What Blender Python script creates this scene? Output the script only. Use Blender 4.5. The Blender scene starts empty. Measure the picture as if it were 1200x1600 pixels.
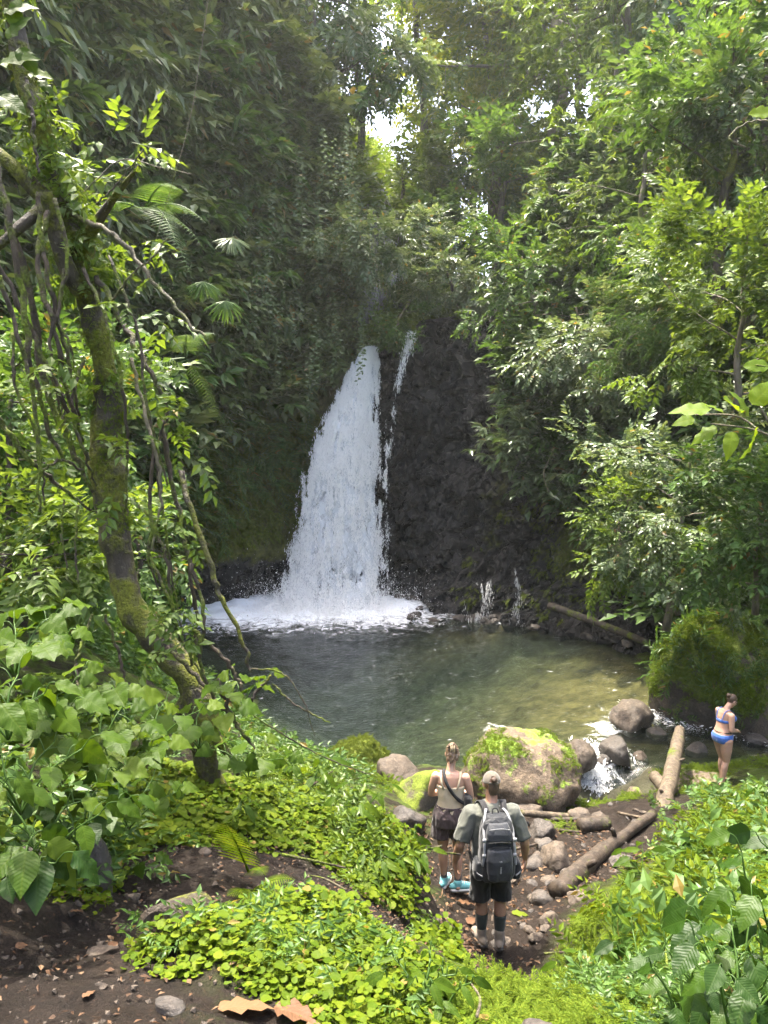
import bpy, bmesh, math, random
import numpy as np
from mathutils import Vector, Matrix, Euler

# ------------------------------------------------------------------ camera, sky, sun, exposure
sc = bpy.context.scene
col = sc.collection
CAM = np.array([0.0, 0.0, 6.2])
PITCH = math.radians(4.76)
FPX = 1200.0
cam_data = bpy.data.cameras.new('camera')
cam = bpy.data.objects.new('camera', cam_data)
col.objects.link(cam)
cam.location = CAM
cam.rotation_euler = (math.pi / 2 - PITCH, 0, 0)
cam_data.sensor_fit = 'VERTICAL'
cam_data.angle = 2 * math.atan(800 / FPX)
cam_data.clip_start = 0.05
cam_data.clip_end = 1500
sc.camera = cam

SUN_EL = math.radians(73)
SUN_AZ = math.radians(-42)       # measured from +Y (ahead) towards +X (right)
world = bpy.data.worlds.new('World')
sc.world = world
world.use_nodes = True
wn, wl = world.node_tree.nodes, world.node_tree.links
wn.clear()
w_out = wn.new('ShaderNodeOutputWorld')
w_bg = wn.new('ShaderNodeBackground')
w_sky = wn.new('ShaderNodeTexSky')
w_sky.sky_type = 'NISHITA'
w_sky.sun_disc = False
w_sky.sun_elevation = SUN_EL
w_sky.sun_rotation = SUN_AZ
w_sky.dust_density = 7.0
w_sky.air_density = 0.8
w_sky.ozone_density = 0.6
w_bg.inputs['Strength'].default_value = 0.15
wl.new(w_sky.outputs['Color'], w_bg.inputs['Color'])
wl.new(w_bg.outputs['Background'], w_out.inputs['Surface'])

sun_data = bpy.data.lights.new('sun', 'SUN')
sun_data.energy = 2.0
sun_data.angle = math.radians(1.2)
sun_data.color = (1.0, 0.94, 0.82)
sun = bpy.data.objects.new('sun', sun_data)
col.objects.link(sun)
sdir = Vector((math.sin(SUN_AZ) * math.cos(SUN_EL), math.cos(SUN_AZ) * math.cos(SUN_EL), math.sin(SUN_EL)))
sun.rotation_euler = sdir.to_track_quat('Z', 'Y').to_euler()
sun.location = (0, 0, 60)

vs = sc.view_settings
vs.view_transform = 'Standard'
vs.look = 'None'
vs.gamma = 1.0
vs.use_curve_mapping = False
vs.exposure = 3.12
HAZE = 0.0004
cy = sc.cycles
cy.use_denoising = True
cy.denoiser = 'OPENIMAGEDENOISE'
cy.use_adaptive_sampling = True
cy.adaptive_threshold = 0.02
cy.max_bounces = 7
cy.diffuse_bounces = 4
cy.glossy_bounces = 3
cy.transmission_bounces = 4
cy.volume_bounces = 0
cy.transparent_max_bounces = 10
cy.caustics_reflective = False
cy.caustics_refractive = False
cy.sample_clamp_indirect = 6.0

# ------------------------------------------------------------------ layout helpers
_F = np.array([0, math.cos(PITCH), -math.sin(PITCH)])
_U = np.array([0, math.sin(PITCH), math.cos(PITCH)])


def at(px, py, d):
    """point of the place seen at photo pixel (px, py), d metres ahead"""
    return CAM + np.array([1.0, 0, 0]) * (px - 600) / FPX * d + _U * (800 - py) / FPX * d + _F * d


def atz(px, py, z):
    v = np.array([1.0, 0, 0]) * (px - 600) / FPX + _U * (800 - py) / FPX + _F
    return CAM + v * (z - CAM[2]) / v[2]


# ------------------------------------------------------------------ numpy noise
def _hash(ix, iy, iz, seed):
    h = (ix.astype(np.int64) * 374761393 + iy.astype(np.int64) * 668265263 + iz.astype(np.int64) * 2147483647 + seed * 974711) & 0xFFFFFFFF
    h = ((h ^ (h >> 13)) * 1274126177) & 0xFFFFFFFF
    h = ((h ^ (h >> 16)) * 2246822519) & 0xFFFFFFFF
    h = h ^ (h >> 15)
    return (h & 0xFFFFFF) / float(0xFFFFFF)


def vnoise(p, seed=0):
    p = np.asarray(p, float)
    i = np.floor(p).astype(np.int64)
    f = p - i
    f = f * f * f * (f * (f * 6 - 15) + 10)
    r = 0
    for dx in (0, 1):
        for dy in (0, 1):
            for dz in (0, 1):
                w = (f[:, 0] if dx else 1 - f[:, 0]) * (f[:, 1] if dy else 1 - f[:, 1]) * (f[:, 2] if dz else 1 - f[:, 2])
                r = r + w * _hash(i[:, 0] + dx, i[:, 1] + dy, i[:, 2] + dz, seed)
    return r * 2 - 1


def fbm(p, octaves=4, seed=0, gain=0.5, lac=2.03):
    p = np.asarray(p, float)
    a, s, t = 1.0, 0.0, 0.0
    for o in range(octaves):
        s = s + a * vnoise(p + o * 17.3, seed + o * 7)
        t += a
        a *= gain
        p = p * lac
    return s / t


def voro(p, seed=0):
    """F1, F2, cell random"""
    p = np.asarray(p, float)
    i = np.floor(p).astype(np.int64)
    f1 = np.full(len(p), 9.0)
    f2 = np.full(len(p), 9.0)
    cid = np.zeros(len(p))
    for dx in (-1, 0, 1):
        for dy in (-1, 0, 1):
            for dz in (-1, 0, 1):
                c = i + np.array([dx, dy, dz])
                q = np.stack([_hash(c[:, 0], c[:, 1], c[:, 2], seed + k) for k in (1, 2, 3)], 1) + c
                d = np.linalg.norm(p - q, axis=1)
                rn = _hash(c[:, 0], c[:, 1], c[:, 2], seed + 9)
                closer = d < f1
                f2 = np.where(closer, f1, np.minimum(f2, d))
                cid = np.where(closer, rn, cid)
                f1 = np.where(closer, d, f1)
    return f1, f2, cid


def sstep(a, b, x):
    t = np.clip((x - a) / (b - a), 0, 1)
    return t * t * (3 - 2 * t)


# ------------------------------------------------------------------ mesh helpers
def make_mesh(name, verts, faces, smooth=True, uv=None, attrs=None):
    """verts (N,3); faces: array (M,k) or a list of arrays with different k"""
    me = bpy.data.meshes.new(name)
    verts = np.asarray(verts, np.float32)
    fl = faces if isinstance(faces, (list, tuple)) else [faces]
    fl = [np.asarray(f, np.int32) for f in fl if len(f)]
    me.vertices.add(len(verts))
    me.vertices.foreach_set('co', verts.ravel())
    loops = np.concatenate([f.ravel() for f in fl])
    tot = np.concatenate([np.full(len(f), f.shape[1], np.int32) for f in fl])
    start = np.concatenate([[0], np.cumsum(tot)[:-1]]).astype(np.int32)
    me.loops.add(len(loops))
    me.loops.foreach_set('vertex_index', loops)
    me.polygons.add(len(tot))
    me.polygons.foreach_set('loop_start', start)
    me.polygons.foreach_set('loop_total', tot)
    me.polygons.foreach_set('use_smooth', np.full(len(tot), bool(smooth)))
    if uv is not None:
        lay = me.uv_layers.new(name='UVMap')
        lay.data.foreach_set('uv', np.asarray(uv, np.float32)[loops].ravel())
    for k, v in (attrs or {}).items():
        a = me.attributes.new(k, 'FLOAT', 'POINT')
        a.data.foreach_set('value', np.asarray(v, np.float32))
    me.update()
    me.validate()
    return me


def link(name, data, mat=None, parent=None, loc=None, rot=None, scale=None):
    o = bpy.data.objects.new(name, data)
    col.objects.link(o)
    if mat is not None and data is not None:
        if len(data.materials) == 0:
            data.materials.append(mat)
    if parent is not None:
        o.parent = parent
    if loc is not None:
        o.location = [float(c) for c in loc]
    if rot is not None:
        o.rotation_euler = [float(c) for c in rot]
    if scale is not None:
        o.scale = (scale,) * 3 if np.isscalar(scale) else scale
    return o


def tag(o, label=None, cat=None, group=None, kind=None):
    if label:
        o['label'] = label
    if cat:
        o['category'] = cat
    if group:
        o['group'] = group
    if kind:
        o['kind'] = kind
    return o


def empty(name, loc, label, cat, group=None, rot=None):
    o = bpy.data.objects.new(name, None)
    col.objects.link(o)
    o.location = [float(c) for c in loc]
    if rot is not None:
        o.rotation_euler = rot
    o.empty_display_size = 0.1
    return tag(o, label, cat, group)


class Geo:
    """collects vertices, quads and triangles"""
    def __init__(self):
        self.v, self.q, self.t, self.n = [], [], [], 0

    def add(self, v, q=None, t=None):
        v = np.asarray(v, float)
        if q is not None and len(q):
            self.q.append(np.asarray(q, int) + self.n)
        if t is not None and len(t):
            self.t.append(np.asarray(t, int) + self.n)
        self.v.append(v)
        self.n += len(v)
        return self

    def arrays(self):
        v = np.concatenate(self.v)
        f = []
        if self.q:
            f.append(np.concatenate(self.q))
        if self.t:
            f.append(np.concatenate(self.t))
        return v, f

    def mesh(self, name, smooth=True, offset=None):
        v, f = self.arrays()
        if offset is not None:
            v = v - np.asarray(offset)
        return make_mesh(name, v, f, smooth)

    def build(self, name, mat, parent=None, smooth=True, loc=None):
        me = self.mesh(name, smooth, loc)
        return link(name, me, mat, parent, loc)


def resample(pts, n):
    """Catmull-Rom through pts, n points"""
    p = np.asarray(pts, float)
    k = len(p)
    if k == 2:
        t = np.linspace(0, 1, n)[:, None]
        return p[0] * (1 - t) + p[1] * t
    pe = np.vstack([2 * p[0] - p[1], p, 2 * p[-1] - p[-2]])
    s = np.linspace(0, k - 1 - 1e-9, n)
    i = s.astype(int)
    f = (s - i)[:, None]
    a, b, c, d = pe[i], pe[i + 1], pe[i + 2], pe[i + 3]
    return 0.5 * ((2 * b) + (-a + c) * f + (2 * a - 5 * b + 4 * c - d) * f ** 2 + (-a + 3 * b - 3 * c + d) * f ** 3)


def frames(p):
    t = np.gradient(p, axis=0)
    t /= np.linalg.norm(t, axis=1)[:, None] + 1e-9
    ref = np.array([0.0, 0, 1])
    if abs(t[0] @ ref) > 0.9:
        ref = np.array([1.0, 0, 0])
    A = np.zeros_like(p)
    a = ref - t[0] * (ref @ t[0])
    for k in range(len(p)):
        a = a - t[k] * (a @ t[k])
        a /= np.linalg.norm(a) + 1e-9
        A[k] = a
    return t, A, np.cross(t, A)


def tube(pts, radii, sides=8, bump=0.0, seed=0, cap=True, freq=4.0, flat=1.0):
    p = np.asarray(pts, float)
    n = len(p)
    r = np.interp(np.linspace(0, 1, n), np.linspace(0, 1, len(radii)), radii)
    t, A, B = frames(p)
    an = np.linspace(0, 2 * math.pi, sides, endpoint=False)
    ring = np.cos(an)[None, :, None] * A[:, None] + flat * np.sin(an)[None, :, None] * B[:, None]
    v = p[:, None] + ring * r[:, None, None]
    if bump:
        fl = v.reshape(-1, 3)
        nz = fbm(fl * freq, 3, seed).reshape(n, sides)
        v = p[:, None] + ring * (r[:, None] * (1 + bump * nz))[:, :, None]
    v = v.reshape(-1, 3)
    i, j = np.meshgrid(np.arange(n - 1), np.arange(sides), indexing='ij')
    j2 = (j + 1) % sides
    q = np.stack([i * sides + j, i * sides + j2, (i + 1) * sides + j2, (i + 1) * sides + j], -1).reshape(-1, 4)
    tr = []
    if cap:
        v = np.vstack([v, p[0], p[-1]])
        a = np.arange(sides)
        b = (a + 1) % sides
        tr = np.vstack([np.stack([b, a, np.full(sides, n * sides)], 1),
                        np.stack([a + (n - 1) * sides, b + (n - 1) * sides, np.full(sides, n * sides + 1)], 1)])
    return v, q, tr


# ------------------------------------------------------------------ materials
class Mat:
    def __init__(self, name):
        self.m = bpy.data.materials.new(name)
        self.m.use_nodes = True
        self.nt = self.m.node_tree
        self.nt.nodes.clear()
        self.out = self.n('ShaderNodeOutputMaterial')

    def n(self, typ, **kw):
        nd = self.nt.nodes.new(typ)
        for k, v in kw.items():
            setattr(nd, k, v)
        return nd

    def l(self, a, b):
        self.nt.links.new(a, b)

    def set(self, sock, v):
        if hasattr(v, 'is_linked') or isinstance(v, bpy.types.NodeSocket):
            self.l(v, sock)
        else:
            if isinstance(v, (tuple, list)) and len(v) == 3 and sock.type == 'RGBA':
                v = (*v, 1)
            sock.default_value = v

    def coord(self, kind='Object'):
        if kind == 'World':
            return self.n('ShaderNodeNewGeometry').outputs['Position']
        return self.n('ShaderNodeTexCoord').outputs[kind]

    def noise(self, scale=5, detail=4, rough=0.55, vec=None, dist=0.0, sc3=None):
        nd = self.n('ShaderNodeTexNoise')
        nd.inputs['Scale'].default_value = scale
        nd.inputs['Detail'].default_value = detail
        nd.inputs['Roughness'].default_value = rough
        nd.inputs['Distortion'].default_value = dist
        if vec is None:
            vec = self.coord()
        if sc3 is not None:
            mp = self.n('ShaderNodeMapping')
            mp.inputs['Scale'].default_value = sc3
            self.l(vec, mp.inputs['Vector'])
            vec = mp.outputs['Vector']
        self.l(vec, nd.inputs['Vector'])
        return nd.outputs['Fac']

    def ramp(self, fac, stops, interp='LINEAR'):
        r = self.n('ShaderNodeValToRGB')
        r.color_ramp.interpolation = interp
        e = r.color_ramp.elements
        while len(e) > len(stops):
            e.remove(e[-1])
        while len(e) < len(stops):
            e.new(0.5)
        for k, (p, c) in enumerate(stops):
            e[k].position = p
            if np.isscalar(c):
                c = (c, c, c)
            e[k].color = (*c[:3], 1)
        self.set(r.inputs['Fac'], fac)
        return r.outputs['Color']

    def mix(self, fac, a, b, mode='MIX'):
        m = self.n('ShaderNodeMix', data_type='RGBA', blend_type=mode)
        self.set(m.inputs[0], fac)
        self.set(m.inputs[6], a)
        self.set(m.inputs[7], b)
        return m.outputs[2]

    def math(self, op, a, b=0.0, c=None, clamp=False):
        m = self.n('ShaderNodeMath', operation=op, use_clamp=clamp)
        self.set(m.inputs[0], a)
        self.set(m.inputs[1], b)
        if c is not None:
            self.set(m.inputs[2], c)
        return m.outputs[0]

    def attr(self, name):
        a = self.n('ShaderNodeAttribute', attribute_name=name)
        return a.outputs['Fac']

    def bump(self, height, strength=0.5, dist=0.02):
        b = self.n('ShaderNodeBump')
        b.inputs['Strength'].default_value = strength
        b.inputs['Distance'].default_value = dist
        self.set(b.inputs['Height'], height)
        return b.outputs['Normal']

    def principled(self, color, rough=0.6, spec=0.4, normal=None, **kw):
        b = self.n('ShaderNodeBsdfPrincipled')
        self.set(b.inputs['Base Color'], color)
        self.set(b.inputs['Roughness'], rough)
        self.set(b.inputs['Specular IOR Level'], spec)
        if normal is not None:
            self.l(normal, b.inputs['Normal'])
        for k, v in kw.items():
            self.set(b.inputs[k], v)
        return b.outputs['BSDF']

    def shader_mix(self, fac, a, b):
        m = self.n('ShaderNodeMixShader')
        self.set(m.inputs[0], fac)
        self.l(a, m.inputs[1])
        self.l(b, m.inputs[2])
        return m.outputs[0]

    def done(self, surf):
        self.l(surf, self.out.inputs['Surface'])
        return self.m


def leaf_mat(name, c1, c2, c3=None, trans=0.35, rough=0.42, spec=0.45, veins=False, tr_gain=(1.5, 1.35, 0.7), patch=0.5, dead=0.0):
    """leaf: colour varies from leaf to leaf and from patch to patch, thin and translucent"""
    m = Mat(name)
    rnd = m.n('ShaderNodeNewGeometry').outputs['Random Per Island']
    cc = m.ramp(rnd, [(0.0, c1), (0.6, c2), (1.0, c3 or c2)])
    pat = m.noise(patch, 2, 0.5, m.coord('World'))
    cc = m.mix(m.math('MULTIPLY', pat, 0.5), cc, c1)
    if dead:
        pick = m.math('GREATER_THAN', m.math('FRACT', m.math('MULTIPLY', rnd, 37.7)), 1 - dead)
        cc = m.mix(pick, cc, (0.16, 0.12, 0.03))
    normal = None
    if veins:
        uv = m.n('ShaderNodeUVMap').outputs['UV']
        sep = m.n('ShaderNodeSeparateXYZ')
        m.l(uv, sep.inputs[0])
        x = m.math('ABSOLUTE', m.math('SUBTRACT', sep.outputs[0], 0.5))
        y = m.math('SUBTRACT', m.math('MULTIPLY', sep.outputs[1], 11.0), m.math('MULTIPLY', x, 9.0))
        w = m.math('ABSOLUTE', m.math('SUBTRACT', m.math('FRACT', y), 0.5))
        side = m.ramp(w, [(0.0, 1.0), (0.1, 0.0)])
        mid = m.ramp(x, [(0.0, 1.0), (0.035, 0.0)])
        v = m.math('MAXIMUM', side, mid)
        vf = m.math('MULTIPLY', v, 0.2)
        cc = m.mix(vf, cc, (min(1, c2[0] * 2.2), min(1, c2[1] * 1.6), c2[2] * 2))
        puff = m.math('SUBTRACT', w, m.math('MULTIPLY', mid, 0.6))
        normal = m.bump(puff, 0.16, 0.008)
        spots = m.noise(14, 3, 0.6)
        cc = m.mix(m.ramp(spots, [(0.66, 0.0), (0.72, 0.5)]), cc, (0.13, 0.10, 0.03))
    p = m.principled(cc, rough, spec, normal)
    t = m.n('ShaderNodeBsdfTranslucent')
    tc = m.mix(1.0, cc, tr_gain, 'MULTIPLY')
    m.l(tc, t.inputs['Color'])
    return m.done(m.shader_mix(trans, p, t.outputs[0]))


def bark_mat(name, c1, c2, moss=0.4, moss_c=(0.10, 0.13, 0.015), scale=14, lichen=0.2, mossgain=1.0):
    m = Mat(name)
    co = m.coord('World')
    base = m.ramp(m.noise(scale, 6, 0.65, co, sc3=(1, 1, 0.3)), [(0.3, c1), (0.7, c2)])
    lich = m.ramp(m.noise(scale * 2.2, 3, 0.6, co), [(0.62, 0.0), (0.7, lichen)])
    base = m.mix(lich, base, (0.28, 0.27, 0.2))
    mn = m.noise(3.1, 5, 0.7, co)
    ml = m.ramp(mn, [(0.62 - 0.35 * moss, 0.0), (0.74 - 0.35 * moss, 1.0)])
    mc = m.ramp(m.noise(40, 3, 0.6, co), [(0.3, tuple(x * 0.5 for x in moss_c)), (0.7, tuple(x * 1.5 for x in moss_c))])
    cc = m.mix(ml, base, mc)
    h = m.math('ADD', m.noise(scale * 2, 5, 0.7, co, sc3=(1, 1, 0.35)), m.math('MULTIPLY', m.math('MULTIPLY', ml, m.noise(60, 3, 0.6, co)), 1.2))
    return m.done(m.principled(cc, m.mix(ml, (0.62,) * 3, (0.95,) * 3), 0.3, m.bump(h, 0.9, 0.03)))


def rock_mat(name, c1, c2, moss=0.5, moss_c=(0.14, 0.22, 0.02), wet=0.0, scale=3.0):
    m = Mat(name)
    co = m.coord('World')
    a = m.ramp(m.noise(scale, 6, 0.65, co), [(0.25, c1), (0.75, c2)])
    sp = m.ramp(m.noise(scale * 9, 4, 0.7, co), [(0.35, 0.55), (0.7, 1.25)])
    a = m.mix(1.0, a, sp, 'MULTIPLY')
    lich = m.ramp(m.noise(scale * 3.3, 4, 0.7, co), [(0.6, 0.0), (0.68, 0.35)])
    a = m.mix(lich, a, tuple(min(1, x * 1.9 + 0.03) for x in c2))
    nz = m.n('ShaderNodeSeparateXYZ')
    m.l(m.n('ShaderNodeNewGeometry').outputs['Normal'], nz.inputs[0])
    mm = m.math('ADD', m.math('MULTIPLY', nz.outputs[2], 0.22), m.noise(1.7, 6, 0.72, co))
    ml = m.ramp(mm, [(0.82 - 0.4 * moss, 0.0), (0.9 - 0.4 * moss, 1.0)])
    mc = m.ramp(m.noise(45, 3, 0.65, co), [(0.3, tuple(x * 0.45 for x in moss_c)), (0.7, tuple(x * 1.4 for x in moss_c))])
    if moss > 0:
        a = m.mix(ml, a, mc)
    h = m.math('ADD', m.noise(scale * 5, 8, 0.7, co), m.math('MULTIPLY', m.math('MULTIPLY', ml, m.noise(70, 2, 0.6, co)), 0.8))
    rg = m.ramp(m.noise(scale * 2, 3, 0.5, co), [(0.3, 0.75 - 0.5 * wet), (0.7, 0.9 - 0.45 * wet)])
    if moss > 0:
        rg = m.mix(ml, rg, (0.95,) * 3)
    return m.done(m.principled(a, rg, 0.4 + 0.3 * wet, m.bump(h, 0.8, 0.04)))


def plain_mat(name, c, rough=0.7, spec=0.3, var=0.25, scale=30, bump=0.0, weave=0.0, **kw):
    m = Mat(name)
    co = m.coord('Object')
    n = m.noise(scale, 4, 0.6, co)
    a = m.ramp(n, [(0.25, tuple(x * (1 - var) for x in c)), (0.75, tuple(min(1, x * (1 + var)) for x in c))])
    nr = None
    if bump:
        nr = m.bump(m.noise(scale * 0.6, 5, 0.65, co), 0.8, bump)
    return m.done(m.principled(a, rough, spec, nr, **kw))


# ------------------------------------------------------------------ leaves and sprigs
rng = np.random.default_rng(11)


def unit(v):
    v = np.asarray(v, float)
    return v / (np.linalg.norm(v, axis=-1, keepdims=True) + 1e-9)


# a small leaf: 5 vertices, 4 triangles, pointing along +y, folded along its midrib
LEAF_V = np.array([[0, 0, 0], [0.5, 0.42, 0.09], [-0.5, 0.42, 0.09], [0, 0.45, 0], [0, 1, -0.12]])
LEAF_T = np.array([[0, 1, 3], [3, 1, 4], [0, 3, 2], [3, 4, 2]])
# two triangles for leaves of a few pixels
LEAF2_V = np.array([[0, 0, 0], [0.5, 0.45, 0.06], [-0.5, 0.45, 0.06], [0, 1, -0.1]])
LEAF2_T = np.array([[0, 1, 3], [0, 3, 2]])


def place(tv, tt, pos, fwd, up, sx, sy=None):
    """copies of a template at many places -> merged vertices, triangles"""
    pos = np.asarray(pos, float)
    f = unit(fwd)
    u = np.asarray(up, float)
    u = unit(u - f * np.sum(u * f, 1)[:, None])
    r = np.cross(f, u)
    sx = np.asarray(sx, float)
    sy = sx if sy is None else np.asarray(sy, float)
    v = (pos[:, None] + tv[None, :, 0, None] * (r * sx[:, None])[:, None] + tv[None, :, 1, None] * (f * sy[:, None])[:, None]
         + tv[None, :, 2, None] * (u * sy[:, None])[:, None])
    n, k = len(pos), len(tv)
    t = tt[None] + (np.arange(n) * k)[:, None, None]
    return v.reshape(-1, 3), t.reshape(-1, tt.shape[1])


def sprig(rs, nleaf=10, leaf=0.3, wid=0.42, droop=0.5, spread=60, stem=1.0, start=0.15, lt=4, twoside=True, stemr=0.008, terminal=True, whorl=False, leafdroop=0.25):
    """stem along +y curving down (-z), leaves left and right; returns vertices and triangles"""
    g = Geo()
    s = np.linspace(0, 1, 5)
    path = np.stack([0.05 * stem * np.sin(s * 3 + rs.uniform(0, 6)), stem * s * (1 - 0.25 * droop * s), -droop * stem * s ** 2 * 0.8], 1)
    v, q, _ = tube(path, [stemr, stemr * 0.4], 3, cap=False)
    g.add(v, t=np.vstack([q[:, [0, 1, 2]], q[:, [0, 2, 3]]]))
    ts = np.linspace(start, 0.97, nleaf) if not whorl else 1 - 0.18 * rs.random(nleaf)
    P, F, Uu, L = [], [], [], []
    for k, t in enumerate(ts):
        p = np.array([np.interp(t, s, path[:, c]) for c in range(3)])
        a = math.radians(spread * rs.uniform(0.75, 1.2)) * (1 if k % 2 else -1)
        if whorl:
            a = math.radians(rs.uniform(-130, 130))
        if terminal and k == nleaf - 1:
            a = 0.1
        f = np.array([math.sin(a), math.cos(a), -leafdroop * rs.uniform(0.2, 2.0) - droop * 0.5 * t])
        P.append(p)
        F.append(f)
        Uu.append([rs.normal(0, 0.3), rs.normal(0, 0.3), 1])
        L.append(leaf * rs.uniform(0.7, 1.15) * (1 - 0.25 * abs(t - 0.5)))
    tv, tt = (LEAF_V, LEAF_T) if lt == 4 else (LEAF2_V, LEAF2_T)
    L = np.array(L)
    v, t = place(tv, tt, np.array(P), np.array(F), np.array(Uu), L * wid, L)
    g.add(v, t=t)
    v, f = g.arrays()
    return v, f[0]


def scatter(tmpls, pos, fwd, up, scale, rs=None):
    """a random template of the list at each place, merged into one Geo"""
    rs = rs or rng
    g = Geo()
    pick = rs.integers(0, len(tmpls), len(pos))
    for k, (tv, tt) in enumerate(tmpls):
        m = pick == k
        if m.any():
            v, t = place(tv, tt, pos[m], fwd[m], up[m], scale[m])
            g.add(v, t=t)
    return g


# ------------------------------------------------------------------ leaf kinds
M = {}
M['leaf_dark'] = leaf_mat('leaf_dark', (0.0355, 0.0694, 0.0207), (0.0712, 0.121, 0.0339), (0.1217, 0.1848, 0.0602), 0.34, 0.4, 0.4, dead=0.02)
M['leaf_mid'] = leaf_mat('leaf_mid', (0.0365, 0.078, 0.0151), (0.0673, 0.128, 0.0235), (0.1109, 0.185, 0.0403), 0.38, 0.42, 0.26, dead=0.02)
M['leaf_light'] = leaf_mat('leaf_light', (0.0551, 0.0966, 0.013), (0.0905, 0.1454, 0.0186), (0.1337, 0.1886, 0.0316), 0.42, 0.43, 0.3)
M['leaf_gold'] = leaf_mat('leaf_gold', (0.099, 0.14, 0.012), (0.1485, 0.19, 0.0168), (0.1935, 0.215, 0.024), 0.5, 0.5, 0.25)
M['leaf_grey'] = leaf_mat('leaf_grey', (0.0622, 0.1008, 0.0416), (0.1149, 0.1658, 0.068), (0.1915, 0.2408, 0.1323), 0.34, 0.34, 0.5, dead=0.02)
M['leaf_bright'] = leaf_mat('leaf_bright', (0.0481, 0.0851, 0.0044), (0.0888, 0.1295, 0.0067), (0.1295, 0.1628, 0.0096), 0.42, 0.55, 0.08, patch=2.0, dead=0.012)
M['leaf_heart'] = leaf_mat('leaf_heart', (0.0265, 0.0562, 0.0039), (0.0452, 0.0842, 0.0055), (0.078, 0.117, 0.0078), 0.42, 0.45, 0.1, veins=True)
M['leaf_pepper'] = leaf_mat('leaf_pepper', (0.011, 0.03, 0.004), (0.021, 0.05, 0.005), (0.04, 0.078, 0.007), 0.34, 0.42, 0.14, veins=True)
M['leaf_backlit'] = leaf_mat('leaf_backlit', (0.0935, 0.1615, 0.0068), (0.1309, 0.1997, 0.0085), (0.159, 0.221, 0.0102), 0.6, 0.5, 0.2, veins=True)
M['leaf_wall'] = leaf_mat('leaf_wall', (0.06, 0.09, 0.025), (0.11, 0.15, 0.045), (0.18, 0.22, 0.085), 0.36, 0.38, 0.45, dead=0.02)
M['moss'] = leaf_mat('moss_leaf', (0.0585, 0.0975, 0.0062), (0.0975, 0.1443, 0.0094), (0.1482, 0.1872, 0.0156), 0.3, 0.8, 0.15, patch=3.0)
M['moss_dark'] = leaf_mat('moss_dark', (0.065, 0.095, 0.012), (0.11, 0.14, 0.018), (0.16, 0.18, 0.03), 0.25, 0.85, 0.1, patch=2.0)
M['dead_leaf'] = leaf_mat('dead_leaf', (0.077, 0.0385, 0.0175), (0.119, 0.063, 0.028), (0.168, 0.105, 0.049), 0.15, 0.6, 0.3, veins=True)
M['bark_dark'] = bark_mat('bark_dark', (0.018, 0.014, 0.011), (0.07, 0.055, 0.04), 0.35)
M['bark_moss'] = bark_mat('bark_moss', (0.016, 0.012, 0.0088), (0.056, 0.0432, 0.0304), 0.5, (0.096, 0.104, 0.0112))
M['bark_grey'] = bark_mat('bark_grey', (0.05, 0.042, 0.03), (0.16, 0.135, 0.1), 0.3)
M['vine'] = bark_mat('vine_bark', (0.016, 0.012, 0.008), (0.068, 0.048, 0.032), 0.45, scale=25)
M['vine_light'] = bark_mat('vine_light', (0.048, 0.04, 0.024), (0.16, 0.136, 0.088), 0.35, scale=25)
M['dead_wood'] = bark_mat('dead_wood', (0.0324, 0.0245, 0.0166), (0.1368, 0.1044, 0.0684), 0.12, scale=11)
M['dead_wood_dark'] = bark_mat('dead_wood_dark', (0.015, 0.0112, 0.0083), (0.0638, 0.0465, 0.0315), 0.12, scale=9)
M['rock_brown'] = rock_mat('rock_brown', (0.0312, 0.0234, 0.0172), (0.1131, 0.0858, 0.0593), 0.0, wet=0.15)
M['rock_mossy'] = rock_mat('rock_mossy', (0.0585, 0.0429, 0.0281), (0.1638, 0.1209, 0.078), 0.35)
M['rock_dark'] = rock_mat('rock_dark', (0.0198, 0.0162, 0.0126), (0.0765, 0.0612, 0.0468), 0.0, wet=0.45)
M['rock_dark_mossy'] = rock_mat('rock_dark_mossy', (0.03, 0.026, 0.02), (0.11, 0.085, 0.06), 0.75, (0.12, 0.155, 0.015))
# ================================================================== GROUND
_cp = []
for a in [  # (px, py, metres ahead): the trail in front, its mounds and banks
    (0, 1600, 2.5), (100, 1500, 3.2), (200, 1590, 2.6), (260, 1420, 3.9), (300, 1340, 4.7), (200, 1400, 4.1), (-150, 1600, 2.5), (350, 1590, 2.6),
    (300, 1480, 3.25), (380, 1440, 3.7), (450, 1425, 4.0), (560, 1500, 3.3), (620, 1570, 2.85), (480, 1378, 4.9), (540, 1400, 4.9), (480, 1590, 2.65),
    (860, 1570, 3.0), (760, 1590, 2.8), (930, 1548, 3.3), (1000, 1590, 2.8), (700, 1560, 2.95), (800, 1555, 3.2),
    (900, 1450, 7.3), (770, 1480, 8.0), (700, 1405, 8.9), (830, 1400, 9.0), (860, 1330, 10.3), (900, 1300, 11.0),
    (640, 1255, 11.9), (700, 1245, 12.2), (950, 1265, 12.2), (560, 1300, 6.5), (500, 1215, 7.8), (640, 1335, 6.8), (690, 1450, 6.25), (655, 1485, 5.6), (600, 1430, 4.9),
    (480, 1195, 9.5), (325, 1230, 6.0), (230, 1290, 5.2), (150, 1330, 4.4), (0, 1420, 3.3), (420, 1240, 6.6),
    (1000, 1500, 4.5), (1100, 1550, 3.4), (1190, 1590, 2.8), (1100, 1420, 6.0), (1000, 1405, 7.5), (950, 1445, 6.8), (1150, 1330, 8.0), (1060, 1310, 10.0), (1190, 1265, 10.5),
    (1125, 1223, 13.4), (1010, 1240, 13.0), (1170, 1230, 13.0)]:
    _cp.append(at(*a))
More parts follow.
